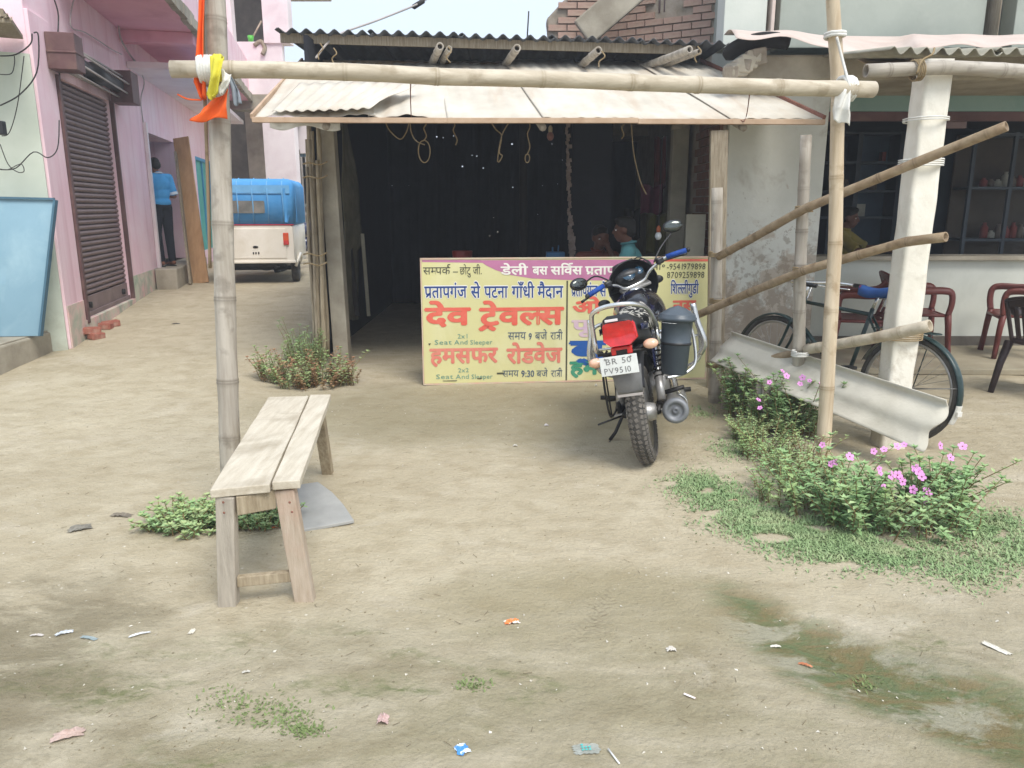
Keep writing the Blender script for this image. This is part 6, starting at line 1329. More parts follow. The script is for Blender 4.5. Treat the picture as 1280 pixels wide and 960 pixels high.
bt('guard_stay', [(0, .06, .345), (-.35, .02, .42)], .003, 'alu', seg=5); bt('guard_stay', [(0, -.06, .345), (-.35, -.02, .42)], .003, 'alu', seg=5)
bt('seat_post', [ST_, (.30, 0, .93)], .012, 'chrome')
mb = MB()
def sad(u, v): x = .14 + .30 * u; w = .105 * (1 - u) ** .8 + .022; a = math.pi * v; return Vector((x, w * math.cos(a), .955 + .03 * math.sin(a) ** .7 + .012 * math.cos(u * 5) - (.03 if v in (0, 1) else 0)))
mb.sheet(sad, 16, 10, .008); sd_ = mb.build('saddle', M['bsaddle'], bc)
mb = MB(); mb.sheet(lambda u, v: sad(.68 + .32 * u, v) + Vector((0.004, 0, .004)), 8, 10, .004); mb.build('saddle_nose', M['bred'], sd_)
for sy in (-1, 1): mb = MB(); mb.tube([Vector((.19, sy * .06, .87)) + Vector((.025 * math.cos(i * .75), .025 * math.sin(i * .75), .0012 * i)) for i in range(50)], .004, 5); mb.build('saddle_spring', M['chrome'], sd_)
bt('stem', [(.90, 0, .86), (.885, 0, .97)], .012, 'chrome'); bt('handlebar', sm_([(.62, -.27, .97), (.75, -.28, .975), (.86, -.22, .98), (.90, -.08, .975), (.90, .08, .975), (.86, .22, .98), (.75, .28, .975), (.62, .27, .97)], 5), .011, 'chrome')
for sy in (-1, 1): bt('grip', [(.70, sy * .278, .973), (.60, sy * .268, .969)], .016, 'blackplastic'); bt('brake_lever', sm_([(.88, sy * .1, .955), (.86, sy * .2, .945), (.72, sy * .26, .94)], 4), .005, 'chrome', seg=6)
bt('brake_rod', [(.91, .0, .95), (.97, 0, .74)], .005, 'chrome', seg=6); bt('brake_rod', [(.90, -.06, .95), (.96, -.05, .72), (1.03, -.055, .62)], .004, 'chrome', seg=6)
mb = MB(); mb.lathe([(.085, -.004), (.088, 0), (.085, .004)], (.46, -.05, .30), axis='y', seg=32); mb.build('chainring', M['darkmetal'], bc)
bt('crank', [(.46, -.065, .30), (.56, -.07, .17)], .009, 'chrome'); bt('crank', [(.46, .065, .30), (.36, .07, .43)], .009, 'chrome')
for x, y, z in ((.56, -.12, .17), (.36, .12, .43)): mb = MB(); mb.box((x, y, z), (.07, .09, .022)); mb.build('pedal', M['blackplastic'], bc, bevel=.004)
mb = MB(); mb.sheet(lambda u, v: (.0 + .5 * u, -.055, .30 + .06 * (v - .5) * (1.6 - .0 * u) + .01), 6, 2, .02); mb.build('chain_case', M['bgreen'], bc)
bt('rack', sm_([(.28, .05, .72), (-.1, .06, .73), (-.16, 0, .73), (-.1, -.06, .73), (.28, -.05, .72)], 4), .005, 'bgreen', seg=6)
for sy in (-1, 1): bt('rack_stay', [(0, sy * .07, .345), (-.08, sy * .06, .73)], .004, 'bgreen', seg=6)
bt('stand', sm_([(0, .07, .345), (-.12, .12, .05), (-.12, -.12, .05), (0, -.07, .345)], 3), .007, 'bgreen', seg=6)
# ---------------------------------------------------------------- people
def cap(mb, a, b, ra, rb, seg=12):
    a, b = Vector(a), Vector(b); d = (b - a); L = d.length
    if L < 1e-5: return mb.ball(a, ra)
    d /= L; pts, rs = [], []
    for t in (-.98, -.8, -.45, 0): pts.append(a + d * ra * t); rs.append(ra * math.sqrt(max(.02, 1 - t * t)))
    for t in (.33, .66): pts.append(a.lerp(b, t)); rs.append(ra + (rb - ra) * t)
    for t in (0, .45, .8, .98): pts.append(b + d * rb * t); rs.append(rb * math.sqrt(max(.02, 1 - t * t)))
    return mb.tube(pts, rs, seg)
def fuse(mb, name, m, parent, vox=.012, it=3):
    """overlapping shapes -> one continuous skin"""
    o = mb.build(name + '_raw', m); r = o.modifiers.new('r', 'REMESH'); r.mode = 'VOXEL'; r.voxel_size = vox; r.use_smooth_shade = True
    s = o.modifiers.new('s', 'SMOOTH'); s.iterations = it; s.factor = .5
    bpy.context.view_layer.update(); me = bpy.data.meshes.new_from_object(o.evaluated_get(bpy.context.evaluated_depsgraph_get())); me.name = name
    if not me.materials: me.materials.append(m)
    bpy.data.objects.remove(o); q = bpy.data.objects.new(name, me); col.objects.link(q); q.parent = parent; return q
def head_shape(mb, c, f, up=Vector((0, 0, 1))):
    """c = head centre, f = facing direction"""
    f = Vector(f).normalized(); s = f.cross(up).normalized(); u = s.cross(f); m3 = Matrix((s, f, u)).transposed()
    q = lambda x, y, z: Vector(c) + m3 @ Vector((x, y, z)); e = m3.to_euler()
    mb.ball(q(0, -.012, .025), (.073, .092, .088), e); mb.ball(q(0, .02, -.045), (.055, .06, .062), e); mb.ball(q(0, .045, -.085), (.03, .03, .024), e)
    cap(mb, q(0, .083, .01), q(0, .103, -.022), .009, .014); mb.ball(q(0, .08, -.052), (.024, .014, .006), e); mb.ball(q(0, .079, -.064), (.02, .013, .006), e); mb.ball(q(0, .08, .02), (.045, .012, .009), e)
    for x in (-1, 1): mb.ball(q(x * .075, -.005, -.01), (.01, .02, .031), e); mb.ball(q(x * .036, .055, -.02), (.022, .02, .018), e)
    return q, e
def hair_shape(mb, q, e, low=-.03):
    mb.ball(q(0, -.022, .045), (.081, .096, .082), e); mb.ball(q(0, -.055, .0), (.074, .062, .075), e); mb.ball(q(0, .035, .09), (.06, .05, .03), e)
def hand(mb, w, d, side, curl=.6, k=1.0):
    """w = wrist, d = direction of the hand, side = thumb side"""
    w, d, side = Vector(w), Vector(d).normalized(), Vector(side); side = (side - d * side.dot(d)).normalized(); n = d.cross(side)
    cap(mb, w, w + d * .05 * k, .022, .030); mb.ball(w + d * .055 * k, (.034, .034, .02))
    for i, (o, L) in enumerate(((.027, .068), (.010, .077), (-.008, .072), (-.026, .056))):
        a = w + d * .082 * k + side * o; b = a + (d * math.cos(curl * .4) + n * math.sin(curl * .4)) * L * .45 * k; c = b + (d * math.cos(curl * 1.3) + n * math.sin(curl * 1.3)) * L * .55 * k
        cap(mb, w + d * .06 * k + side * o * .9, a, .011, .0105, 8); cap(mb, a, b, .0105, .0095, 8); cap(mb, b, c, .0095, .008, 8)
    a = w + d * .03 * k + side * .03; b = a + (d * .7 + side * .7) * .035 * k; c = b + (d * .95 + side * .2 + n * .3) * .03 * k; cap(mb, w + d * .02, a, .017, .014, 8); cap(mb, a, b, .013, .011, 8); cap(mb, b, c, .011, .009, 8)
SK = [M['skin']]
def person(label, loc, rz, J, shirt, trousers, face, group=None, sleeve=.55, scale=1.0, extra=None, vox=.011, belly=1.0, lean=(0, 0)):
    t = thing('person', label, 'person', loc, (0, 0, rz), group); t.scale = (scale,) * 3
    V = {k: Vector(v) for k, v in J.items()}
    mb = MB(); q, e = head_shape(mb, V['head'], face)
    cap(mb, V['neck'] + Vector((0, -.0, -.03)), V['head'] + Vector((0, -.015, -.05)), .055, .05)
    mid = V['pelvis'].lerp(V['chest'], .5)
    mb.ball(V['chest'], (.155, .105, .15)); mb.ball(mid, (.135, .1, .14)); mb.ball(V['pelvis'], (.15, .11, .11)); cap(mb, V['shL'], V['shR'], .055, .055)
    for s in 'LR':
        cap(mb, V['sh' + s], V['el' + s], .05, .038); cap(mb, V['el' + s], V['wr' + s], .037, .026)
        d = (V['wr' + s] - V['el' + s]).normalized(); hd_ = Vector(J.get('hd' + s, d)); hand(mb, V['wr' + s], hd_, Vector(J.get('th' + s, (0, 0, 1) if abs(d.z) < .8 else (0, 1, 0))), .7)
        cap(mb, V['hip' + s], V['kn' + s], .082, .055); cap(mb, V['kn' + s], V['an' + s], .054, .036)
        f = Vector(J.get('ft' + s, (0, 1, 0))).normalized(); a = V['an' + s]; cap(mb, a + Vector((0, 0, -.03)) - f * .03, a + Vector((0, 0, -.045)) + f * .13, .036, .028)
        sd = f.cross(Vector((0, 0, 1)))
        for k in range(5): p = a + Vector((0, 0, -.058)) + f * (.145 - abs(k - 1) * .006) + sd * (.028 - .014 * k); cap(mb, p - f * .03, p + f * .018, .0105, .0095, 6)
    body = fuse(mb, 'body', SK[0], t, vox)
    mb = MB(); hair_shape(mb, q, e); fuse(mb, 'hair', M['hair'], t, .012, 2)
    for x in (-1, 1):
        mb = MB(); mb.ball(q(x * .031, .071, .0), (.012, .007, .007), e, 10, 7); ey = mb.build('eye', M['cloth_white'], t); mb = MB(); mb.ball(q(x * .031, .0775, .0), (.0055, .003, .0055), e, 8, 5); mb.build('pupil', M['hair'], ey)
        mb = MB(); mb.tube([q(x * .015, .082, .02), q(x * .032, .084, .025), q(x * .05, .072, .018)], [.003, .0042, .003], 6); mb.build('eyebrow', M['hair'], t)
    # shirt
    mb = MB(); mb.ball(V['chest'], (.172, .122, .165)); mb.ball(mid, (.155 * belly, .12 * belly, .16)); mb.ball(V['pelvis'] + Vector((0, 0, .01)), (.168, .13, .10)); cap(mb, V['shL'], V['shR'], .067, .067); cap(mb, V['neck'] - Vector((0, 0, .05)), V['neck'] - Vector((0, 0, .01)), .075, .062)
    for s in 'LR': cap(mb, V['sh' + s], V['sh' + s].lerp(V['el' + s], sleeve + .25), .068, .062)
    sh = fuse(mb, 'shirt', shirt[0], t, vox, 2)
    for s in 'LR':
        a = V['sh' + s].lerp(V['el' + s], sleeve + .30); d = (V['el' + s] - V['sh' + s]).normalized(); mb = MB(); mb.tube([a - d * .02, a + d * .022], [.069, .068], 16, caps=False); mb.build('sleeve_band', shirt[1], sh)
    mb = MB(); c = V['neck'] + Vector((0, 0, .012)); mb.tube([c + Vector((.062 * math.cos(a), .066 * math.sin(a), .012 * -math.sin(a))) for a in [i * .393 for i in range(16)]], .012, 6, closed=True); mb.build('collar', shirt[1], sh)
    mb = MB(); mb.ball(V['pelvis'], (.163, .124, .115))
    for s in 'LR': cap(mb, V['hip' + s], V['kn' + s], .095, .07); cap(mb, V['kn' + s], V['kn' + s].lerp(V['an' + s], .93), .07, .058)
    fuse(mb, 'trousers', trousers, t, vox, 2)
    for s in 'LR':
        f = Vector(J.get('ft' + s, (0, 1, 0))).normalized(); a = V['an' + s] + Vector((0, 0, -.08)); mb = MB(); an = math.atan2(f.x, f.y)
        mb.prism([(.045 * math.sin(k * .393) * (1.0 if math.cos(k * .393) > 0 else .85), .05 + .13 * math.cos(k * .393)) for k in range(16)], 'z', .018, a, Matrix.Rotation(-an, 3, 'Z')); mb.tube([a + f * .08 + f.cross(Vector((0, 0, 1))) * .045, a + f * .07 + Vector((0, 0, .075)), a + f * .08 - f.cross(Vector((0, 0, 1))) * .045], .008, 6); mb.build('sandal', M['darkwood'], t)
    return t
M['polo'] = mat('sky_blue_polo', '4fa6dd', '4297d0', 5, .85, bump=.3, bscale=12); M['polotrim'] = mat('white_polo_trim', 'dfe8ee', 'cdd8e0', 5, .85)
M['navy'] = mat('dark_navy_trousers', '20242f', '181b24', 6, .9, bump=.3, bscale=10); M['tealshirt'] = mat('shaded_teal_shirt', '47797e', '3d6b70', 5, .9, bump=.3); M['olive'] = mat('olive_mustard_shirt', '87783a', '736630', 5, .9, bump=.3); M['rust_shirt'] = mat('rust_brown_shirt', '6a2f24', '58271e', 5, .9, bump=.3)  # teal shirt taken darker for the shade behind the board
# the man on the doorstep: back half to us, facing into the doorway (to the left), forearms raised in front
stand = dict(head=(0, .075, 1.545), neck=(0, .01, 1.42), chest=(0, 0, 1.26), pelvis=(0, 0, .98), shL=(-.18, 0, 1.37), shR=(.18, 0, 1.37), elL=(-.23, -.04, 1.08), elR=(.22, -.05, 1.09), wrL=(-.15, .17, 1.12), wrR=(.14, .17, 1.12), hipL=(-.085, 0, .92), hipR=(.085, 0, .92), knL=(-.1, .03, .50), knR=(.1, .01, .50), anL=(-.1, -.01, .085), anR=(.11, .0, .085), thL=(.3, 0, 1), thR=(-.3, 0, 1))
ps = WA + WD * (WS(200, 330)[0] + .05) + WN * .10
person('man in sky blue polo and dark trousers standing on the doorstep of the pink building', (-5.34, 12.0, .62), R(62), stand, (M['polo'], M['polotrim']), M['navy'], (0, 1, -.35), scale=.97)
# seated men behind the board
SK[0] = mat('shaded_skin', '5f3d2e', '533427', 6, .6, spec=.35)  # skin colour darkened in place of shade inside shed and shop
def seated(h=.46): return dict(head=(0, .05, h + .78), neck=(0, .0, h + .65), chest=(0, -.02, h + .47), pelvis=(0, -.03, h + .12), shL=(-.18, 0, h + .58), shR=(.18, 0, h + .58), elL=(-.25, .08, h + .30), elR=(.25, .08, h + .30), wrL=(-.12, .3, h + .26), wrR=(.12, .3, h + .26), hipL=(-.1, .03, h + .08), hipR=(.1, .03, h + .08), knL=(-.13, .44, h + .06), knR=(.13, .44, h + .06), anL=(-.12, .42, .085), anR=(.12, .42, .085))
x = P(786, 300, 7.3).x; person('man in teal shirt seated behind the board, face turned left', (x, 7.3, 0), R(80), seated(.53), (M['tealshirt'], M['tealshirt']), M['navy'], (0, 1, -.05), vox=.012)
J = seated(.44); J['wrL'] = (-.03, .17, 1.12); J['elL'] = (-.2, .25, .86); J['hdL'] = (0.1, -.4, .9); J['thL'] = (.8, .3, 0)
x = P(748, 305, 7.75).x; person('man in rust brown shirt seated behind the board with a hand raised to his chin', (x, 7.8, 0), R(200), J, (M['rust_shirt'], M['rust_shirt']), M['navy'], (.1, 1, -.15), vox=.012)
for x_, Y_, lab in ((P(786, 300, 7.3).x - .0, 7.3, 'plain wooden stool under the man in the teal shirt'), (P(748, 305, 7.75).x, 7.8, 'plain wooden stool under the man in the rust brown shirt')):
    st = thing('stool', lab, 'stool', (x_, Y_, 0)); hs = .46 if Y_ < 7.5 else .40
    mb = MB(); mb.bb((-.17, -.17, hs - .03), (.17, .17, hs)); mb.build('seat', M['darkwood'], st)
    for a in (-.14, .14):
        for b in (-.14, .14): mb = MB(); mb.bb((a - .02, b - .02, 0), (a + .02, b + .02, hs - .03)); mb.build('leg', M['darkwood'], st)
# shopkeeper behind the counter, arm along the ledge
J = seated(.62); J['wrL'] = (-.30, .42, 1.07); J['elL'] = (-.28, .18, 1.06); J['wrR'] = (.28, .50, 1.07); J['elR'] = (.3, .22, 1.05)
J['anL'] = (-.12, .42, .25); J['anR'] = (.12, .42, .25)
x = P(1033, 270, 8.85).x + .06; person('shopkeeper in olive mustard shirt sitting behind the white counter beside the tall bamboo pole', (x + .13, 8.8, .0), R(-125), J, (M['olive'], M['olive']), M['navy'], (.0, 1, -.1), vox=.012)

# ---------------------------------------------------------------- plants
def leafmat(n, c1, c2, c3=None, sc_=3): return mat(n, c1, c2, sc_, .6, spec=.3, lo=.3, hi=.7, stain=c3, sscale=6, samt=.6)
M['leaf'] = leafmat('periwinkle_leaf', '7ea06a', '9bb781', 'b6c292'); M['leaf2'] = leafmat('light_herb_leaf', '8fa86c', 'a5b780', 'bcc096'); M['leafdry'] = leafmat('reddish_dry_leaf', 'b08a6c', '9c7356', '8f9a66'); M['grass'] = leafmat('short_grass', '7f9a68', '9aad7d', 'b3b38c'); M['stem'] = mat('green_brown_stem', '7c7a50', '8d6f50', 6, .8); M['petal'] = mat('pink_petal', 'e8a2dc', 'df90d0', 12, .6); M['petal2'] = mat('pale_pink_petal', 'edb3de', 'e29ed3', 12, .6)
def leaf(mb, p, d, n, L, W):
    d = d.normalized(); s = d.cross(n)
    if s.length < 1e-4: s = d.orthogonal()
    s.normalize(); n = s.cross(d); m_ = p + d * L * .5
    mb.add([p, m_ + s * W * .5 + n * W * .12, p + d * L - n * L * .12, m_ - s * W * .5 + n * W * .12, m_ - n * W * .1], [(0, 1, 4), (1, 2, 4), (2, 3, 4), (3, 0, 4)])
def bush(label, cat, spots, hgt, spread, nst, seed, lsize=(.045, .02), mats=('leaf', 'leaf2'), flowers=0, pairs=9, name='periwinkle_bush', mix_=.3):
    """many leafy stems rising from the ground around spots; the stems' leaves are stuff, flowers are parts"""
    rd = random.Random(seed); t = thing(name, label, cat, (spots[0][0], spots[0][1], hz(spots[0][0], spots[0][1]))); o = t.location
    st_, L1, L2 = MB(), MB(), MB(); L1.smooth = L2.smooth = False; tips = []
    for i in range(nst):
        sx, sy, sr = rd.choice(spots); a = rd.uniform(0, 6.283); q = sr * math.sqrt(rd.random()); x, y = sx + q * math.cos(a), sy + q * math.sin(a)
        b = Vector((x, y, hz(x, y))) - o; H = hgt * rd.uniform(.25, 1.0) * (1 - .45 * (q / max(sr, .01)) ** 2); ln = Vector((math.cos(a), math.sin(a), 0)) * spread * rd.uniform(.1, 1) * H
        jt = Vector((rd.uniform(-1, 1), rd.uniform(-1, 1), 0)) * spread * H * .6; mid = b + ln * .35 + jt * .3 + Vector((rd.uniform(-.02, .02), rd.uniform(-.02, .02), H * .55)); top = b + ln + jt + Vector((0, 0, H)); pts = [b, mid, top]
        st_.tube(pts, [.004, .003, .0018], 4, caps=False); tips.append(top)
        Lf = L1 if rd.random() > mix_ else L2
        for k in range(pairs):
            f = .15 + .85 * (k + rd.random() * .6) / pairs; p = (b.lerp(mid, f * 2) if f < .5 else mid.lerp(top, f * 2 - 1)); az_ = k * 1.9 + rd.random()
            for s_ in (0, math.pi):
                d = Vector((math.cos(az_ + s_), math.sin(az_ + s_), rd.uniform(-.1, .7))); k_ = rd.uniform(.5, 1.3); leaf(Lf, p, d, Vector((0, 0, 1)), lsize[0] * k_, lsize[1] * k_)
        for k in range(5): az_ = k * 1.257 + rd.random() * .4; leaf(Lf, top, Vector((math.cos(az_), math.sin(az_), .9)), Vector((0, 0, 1)), lsize[0] * .7, lsize[1] * .7)
    tag(st_.build('stems', M['stem'], t), kind='stuff'); tag(L1.build('leaves', M[mats[0]], t), kind='stuff'); tag(L2.build('pale_leaves', M[mats[1]], t), kind='stuff')
    return t, tips
def flower_mesh(m):
    mb = MB(); mb.smooth = False
    for k in range(5):
        a = k * 1.2566; d = Vector((math.cos(a), math.sin(a), .18)); s = Vector((-math.sin(a), math.cos(a), 0)); L = .02
        mb.add([d * .002, d * L * .6 + s * L * .42, d * L + s * L * .28, d * L - s * L * .28, d * L * .6 - s * L * .42], [(0, 1, 2, 3, 4)])
    mb.m = 1; mb.ball((0, 0, .002), (.003, .003, .002), nu=6, nv=4); return mb
def add_flowers(t, pts, seed, m='petal'):
    rd = random.Random(seed); f0 = None
    for p in pts:
        if f0 is None: f0 = flower_mesh(m).build('flower', [M[m], M['redbox']], t); o = f0
        else: o = dup_mesh(f0, t)
        o.location = Vector(p) - t.location; o.rotation_euler = (R(rd.uniform(30, 75)), rd.uniform(-.4, .4), rd.uniform(-.7, .7)); k = rd.uniform(.75, 1.15); o.scale = (k, k, k)
g = lambda x, y: (G(x, y).x, G(x, y).y)
t1, _ = bush('taller periwinkle bush with pink flowers growing by the bamboo fence post', 'bush', [(*g(968, 535), .20), (*g(945, 520), .12), (*g(998, 545), .16), (*g(925, 520), .10)], .50, .5, 190, 61, (.05, .024), pairs=10)
add_flowers(t1, [P(978, 464, 4.75), P(983, 470, 4.7), P(1000, 480, 4.7), P(1003, 472, 4.75), P(1025, 480, 4.72), P(948, 500, 4.8), P(950, 510, 4.75), P(962, 478, 4.8), P(1012, 476, 4.75)], 1)
t2, _ = bush('leafy weed clump at the left foot of the bamboo fence', 'bush', [(*g(928, 515), .10), (*g(915, 505), .06)], .34, .4, 45, 62, (.045, .016), ('leaf', 'leafdry'), name='weed_clump')
t3, tp = bush('wide sprawling periwinkle bush with many pink flowers at the lower right', 'bush', [(*g(1085, 650), .26), (*g(1150, 655), .24), (*g(1035, 640), .22), (*g(1175, 640), .10)], .37, .7, 230, 63, (.045, .022), pairs=10)
fl_px = [(1028, 556), (1038, 580), (1044, 578), (1062, 571), (1092, 564), (1105, 562), (1121, 558), (1130, 556), (1100, 591), (1113, 594), (1122, 594), (1128, 602), (1148, 590), (1152, 596), (1141, 612), (1158, 613), (1104, 608), (1175, 557), (1188, 572), (1203, 558), (1156, 625), (1099, 586), (1145, 586), (1125, 598), (1160, 616)]
add_flowers(t3, [P(x, y, G(x, 650).y - .17 + (650 - y) * .0030) for x, y in fl_px], 2)
t4, _ = bush('low feathery herbs between the two periwinkle bushes', 'plant', [(*g(960, 570), .16), (*g(1000, 590), .2), (*g(935, 548), .1), (*g(985, 620), .2)], .24, .9, 240, 64, (.03, .011), ('leaf2', 'leaf'), pairs=9, name='herb_patch')
t5, _ = bush('green and reddish bush at the foot of the stick bundle', 'bush', [(*g(372, 482), .18), (*g(345, 478), .14), (*g(400, 483), .2), (*g(430, 480), .12)], .34, .5, 150, 65, (.04, .02), ('leafdry', 'leaf2'), name='roadside_bush', mix_=.55)
t6, _ = bush('taller green herb rising behind the reddish bush by the stick bundle', 'bush', [(*g(375, 460), .12), (*g(395, 462), .1)], .52, .3, 60, 66, (.05, .012), ('leaf2', 'leaf'), name='roadside_bush', pairs=12)
t7, _ = bush('low green weeds on the ground left of the bench legs', 'plant', [(*g(225, 655), .16), (*g(258, 650), .16), (*g(240, 662), .14)], .12, 1.2, 110, 67, (.035, .016), ('leaf2', 'leaf'), pairs=6, name='weed_clump')
t8, _ = bush('dense green weeds under the bench between its near legs', 'plant', [(*g(310, 655), .12), (*g(335, 655), .10), (*g(288, 655), .08)], .13, 1.0, 120, 68, (.03, .016), ('leaf', 'leaf2'), pairs=7, name='weed_clump')
# creeping grass, uncountable
rd = random.Random(77); mb = MB(); mb.smooth = False
reg = [((870, 605), 30, 900), ((900, 625), 34, 1100), ((940, 650), 40, 1400), ((1000, 670), 46, 1800), ((1060, 685), 46, 1500), ((1120, 690), 40, 900), ((1240, 660), 40, 1100), ((1190, 700), 50, 700), ((1275, 690), 40, 700), ((920, 560), 26, 500), ((1050, 660), 40, 900), ((880, 515), 14, 160), ((1220, 720), 40, 300)]
reg2 = [((350, 895), 44, 260), ((300, 880), 40, 170), ((590, 855), 16, 120), ((380, 915), 18, 160), ((1080, 850), 20, 60)]
def blades(mb, reg, hh, yf=.42):
    for (cx, cy), s, n in reg:
        for _ in range(n):
            px, py = rd.gauss(cx, s * .62), rd.gauss(cy, s * yf * .62); p = G(px, py)
            if nz(p.x, p.y, 7) < -.4: continue
            p.z = hz(p.x, p.y) - .002; a = rd.uniform(0, 6.28); d = Vector((math.cos(a), math.sin(a), rd.uniform(.3, 1.6))).normalized(); L = hh * rd.uniform(.5, 1.4); s_ = Vector((-math.sin(a), math.cos(a), 0)) * rd.uniform(.0018, .0045)
            m_ = p + d * L * .6; mb.add([p - s_, p + s_, m_ + s_ * .8, m_ - s_ * .8, p + d * L + Vector((math.cos(a), math.sin(a), -.3)) * L * .3], [(0, 1, 2, 3), (3, 2, 4)])
blades(mb, [(c, s * 1.08, int(n * 1.9)) for c, s, n in reg], .024); tag(mb.build('grass', M['grass']), 'creeping green grass around the flower bushes at the lower right', 'grass', kind='stuff')
mb = MB(); mb.smooth = False; blades(mb, reg2, .014); tag(mb.build('sparse_grass', leafmat('flat_moss_grass', '6b7a4a', '7c8a58')), 'sparse flat moss and grass in the damp foreground earth', 'grass', kind='stuff')
# grit, clods and crumbs, uncountable
mb = MB(); mb.smooth = False
def crumb(mb, x, y, s):
    z = hz(x, y); v = [Vector((x, y, z)) + Vector((rd.uniform(-s, s), rd.uniform(-s, s), rd.uniform(-.2, .8) * s)) for _ in range(5)]; mb.add(v, [(0, 1, 2), (0, 2, 3), (0, 3, 4), (1, 2, 4), (2, 3, 4), (0, 1, 4)])
for _ in range(3600):
    y = 1.9 + 5.5 * rd.random() ** 1.4; x = rd.uniform(-.75, .75) * y
    if nz(x, y, 1.7, 3) + rd.random() * .5 < .15: continue
    crumb(mb, x, y, rd.uniform(.0015, .006))
tag(mb.build('grit', mat('earth_clods', '93876d', '7b7059', 9, .95)), kind='stuff')
mb = MB(); mb.smooth = False
for _ in range(700):
    y = 1.9 + 6 * rd.random() ** 1.3; x = rd.uniform(-.75, .75) * y; crumb(mb, x, y, rd.uniform(.002, .008))
tag(mb.build('pale_chips', mat('pale_chips', 'dcd6c8', 'c9c2b2', 9, .9)), kind='stuff')
mb = MB(); mb.smooth = False     # straw and dark twig bits
for _ in range(170):
    y = 1.9 + 5 * rd.random() ** 1.3; x = rd.uniform(-.75, .75) * y
    a = rd.uniform(0, 3.14); L = rd.uniform(.006, .016); p = Vector((x, y, hz(x, y) + .003)); d = Vector((math.cos(a), math.sin(a), 0)) * L; mb.tube([p - d, p + d + Vector((0, 0, .003))], .0009, 3, caps=False)
tag(mb.build('straw_bits', mat('dark_straw', '5b513f', '766a52', 9, .9)), kind='stuff')

# ---------------------------------------------------------------- litter
def crumple(nm, px, py, w, d, h, m, lab, cat, seed, rz=0, n=9, parent=None, extra=None):
    p = G(px, py); rd_ = random.Random(seed); mb = MB(); mb.smooth = False
    gr = {(i, j): rd_.uniform(0, 1) for i in range(n + 1) for j in range(n + 1)}
    def fn(u, v): i, j = round(u * n), round(v * n); i, j = min(n, i), min(n, j); e = 1 - .25 * gr[(i, j)]; return ((u - .5) * w * e, (v - .5) * d * (1 - .2 * gr[(j, i)]), .003 + h * gr[(i, j)] * (1 - abs(2 * u - 1) ** 3))
    mb.sheet(fn, n, n, .0012); o = mb.build(nm, m); o.location = (p.x, p.y, hz(p.x, p.y) + .002); o.rotation_euler = (0, 0, rz); o.scale = (.85, .85, .7); return tag(o, lab, cat)
Mp = lambda n, c, c2=None, **k: mat(n, c, c2, 30, .55, **k)
crumple('snack_wrapper', 640, 778, .075, .035, .014, Mp('orange_wrapper', 'f0854a', 'f3ece0', lo=.5, hi=.56), 'crumpled orange and white snack wrapper in the middle foreground', 'wrapper', 1, .2)
crumple('sachet', 578, 939, .05, .055, .008, Mp('blue_white_sachet', '4d8fd0', 'e0e6ea', lo=.5, hi=.54), 'small blue and white sachet at the bottom of the photo', 'sachet', 2, .5)
crumple('crumpled_paper', 479, 903, .045, .05, .02, Mp('pinkish_paper', 'cdb2ac', 'b99d98'), 'small crumpled pinkish paper in the lower middle', 'paper', 3)
crumple('crumpled_plastic', 85, 920, .11, .05, .015, Mp('dusty_pink_plastic', 'c4aca2', 'aa9387'), 'dusty pinkish plastic scrap half buried at the lower left', 'plastic scrap', 4, .4)
crumple('paper_scrap', 80, 793, .075, .022, .010, Mp('grey_news', 'b5bcc4', 'd8dadb'), 'small grey white paper scrap with dark edge at the left', 'paper', 5, .5)
crumple('paper_scrap', 46, 795, .06, .015, .008, Mp('pale_scrap', 'cfc9c4', 'b9b2ac'), 'thin pale scrap at the far left edge', 'paper', 6)
crumple('plastic_bag_scrap', 112, 800, .09, .02, .006, Mp('thin_blue_plastic', 'a3b1b3', '8f9c9c', alpha=.8), 'flattened translucent bluish plastic scrap beside the grey paper scrap', 'plastic scrap', 7, -.3)
crumple('paper_scrap', 175, 797, .09, .012, .008, Mp('white_strip', 'e3e4e6', 'c9cccf'), 'long white paper strip lying left of the bench', 'paper', 8, .5)
crumple('paper_scrap', 240, 792, .025, .04, .008, Mp('white_chip2', 'ded9cc', 'c9c2b3'), 'small white scrap just left of the bench legs', 'paper', 9)
crumple('paper_scrap', 839, 813, .045, .028, .016, Mp('whitish_lump', 'd9d4cb', 'c1bab0'), 'whitish crumpled lump on the earth right of the middle', 'paper', 10)
crumple('paper_strip', 862, 873, .012, .05, .004, Mp('white_pink_strip', 'efe9e6', 'e3cfc6'), 'short white strip lying aslant in the lower right middle', 'paper strip', 11, .9)
crumple('paper_scrap', 683, 532, .04, .04, .015, Mp('white_scrap3', 'd5cfcb', 'bdb6b5'), 'small pale scrap behind the middle, left of the motorcycle wheel', 'paper', 12)
crumple('paper_scrap', 644, 557, .035, .03, .016, Mp('white_scrap4', 'dedbd2', 'c4bfb2'), 'tiny pale scrap in front of the signboard', 'paper', 13)
crumple('paper_scrap', 745, 483, .03, .03, .03, Mp('white_scrap5', 'e6e3da', 'd4cfc2'), 'small white ball of paper under the signboard edge by the motorcycle', 'paper', 14)
crumple('dark_rag', 100, 661, .13, .09, .012, Mp('dark_grey_rag', '8f8a7e', '6f6b62'), 'dark grey rag flattened on the earth at the left', 'rag', 15, .5)
crumple('dark_rag', 152, 646, .14, .05, .015, Mp('dark_brown_rag', '8a8172', '6d6559'), 'dark brown scrap right of the flattened grey rag', 'rag', 16, -.2)
crumple('leaf_scrap', 222, 425, .12, .05, .012, Mp('dark_scrap', '4f4d4a', '63605a'), 'small dark scrap lying in the alley behind the left pole', 'scrap', 17)
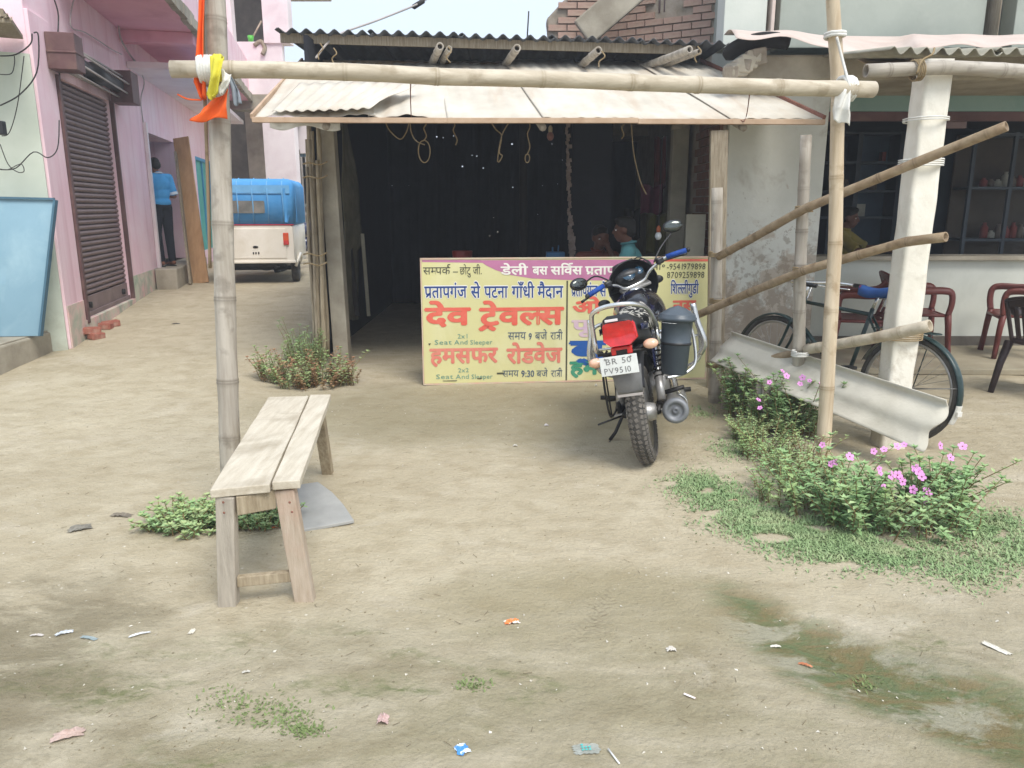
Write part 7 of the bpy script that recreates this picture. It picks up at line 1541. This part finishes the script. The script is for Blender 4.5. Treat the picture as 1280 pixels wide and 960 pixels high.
crumple('paper_scrap', 308, 843, .035, .012, .006, Mp('grey_leaf', 'c8c4ba', 'a8a498'), 'small pale curled leaf below the bench', 'leaf', 18, .3)
crumple('dry_leaf', 918, 628, .08, .025, .02, Mp('dry_tan_leaf', 'c0a78c', 'a98f74'), 'dry tan leaf on the grass edge of the flower patch', 'leaf', 19)
crumple('orange_stub', 343, 661, .035, .012, .012, Mp('orange_stub', 'e0764a', 'd0663c'), 'small orange stub in the weeds under the bench', 'stub', 20, .4)
crumple('peel_scrap', 1007, 828, .06, .014, .01, Mp('orange_peel', 'cf8a66', 'b87a58'), 'reddish orange peel beside the mossy trickle', 'peel', 21, -.5)
crumple('paper_scrap', 970, 806, .05, .014, .008, Mp('white_rag6', 'ded9cf', 'c5bfb2'), 'thin white scrap at the head of the mossy trickle', 'paper', 22)
crumple('lime_smear', 1245, 815, .035, .12, .006, Mp('white_smear', 'dcd8cc', 'cac4b5'), 'narrow whitish smear of lime at the right edge foreground', 'lime smear', 23, .5)
cs_ = crumple('clear_sachet', 733, 940, .10, .055, .004, Mp('clear_plastic', 'b9bcb4', 'a4a79d', alpha=.6), 'clear plastic sachet with teal print at the bottom right of the middle', 'sachet', 24, .1)
mb = MB(); mb.smooth = False
for k in range(7): x0, y0 = -.018 + .012 * (k % 3), -.015 + .012 * (k // 3); mb.add([(x0, y0, .0125), (x0 + .009, y0 + .002, .0125), (x0 + .007, y0 + .009, .0125), (x0 + .001, y0 + .007, .0125)], [(0, 1, 2, 3)])
mb.build('teal_print', Mp('teal_print', '3fb3b0', '49bdb4'), cs_)
p = G(767, 950); mb = MB(); mb.tube([(-.012, .03, .004), (.012, -.03, .004)], .0025, 8); o = mb.build('drinking_straw', Mp('white_straw', 'e8e8e6', 'dadad6')); o.location = (p.x, p.y, hz(p.x, p.y) + .002); tag(o, 'short white straw beside the clear sachet at the bottom', 'straw')
# fallen twig in the alley and a stick near the bricks
tag(rope('fallen_twig', smooth_pts([G(296, 455) + Vector((0, 0, .03)), G(308, 450) + Vector((0, 0, .045)), G(322, 449) + Vector((0, 0, .03)), G(334, 446) + Vector((0, 0, .05))], 4), .011, M['wood_grey'], None, 5), 'dark crooked twig on the ground left of the reddish bush', 'twig')

# ---------------------------------------------------------------- thin haze volume added to lift the blacks, sky outside it
hb = MB(); hb.bb((-82, -42, -1.6), (82, 122, 8.2)); hm = bpy.data.materials.new('added_haze'); hm.use_nodes = True; hn = hm.node_tree.nodes
hn.remove(hn['Principled BSDF']); pv = hn.new('ShaderNodeVolumePrincipled'); pv.inputs['Color'].default_value = (.86, .88, .92, 1); pv.inputs['Density'].default_value = .006; pv.inputs['Anisotropy'].default_value = .2
hm.node_tree.links.new(pv.outputs[0], hn['Material Output'].inputs['Volume']); hb.build('haze', hm, kind='stuff')
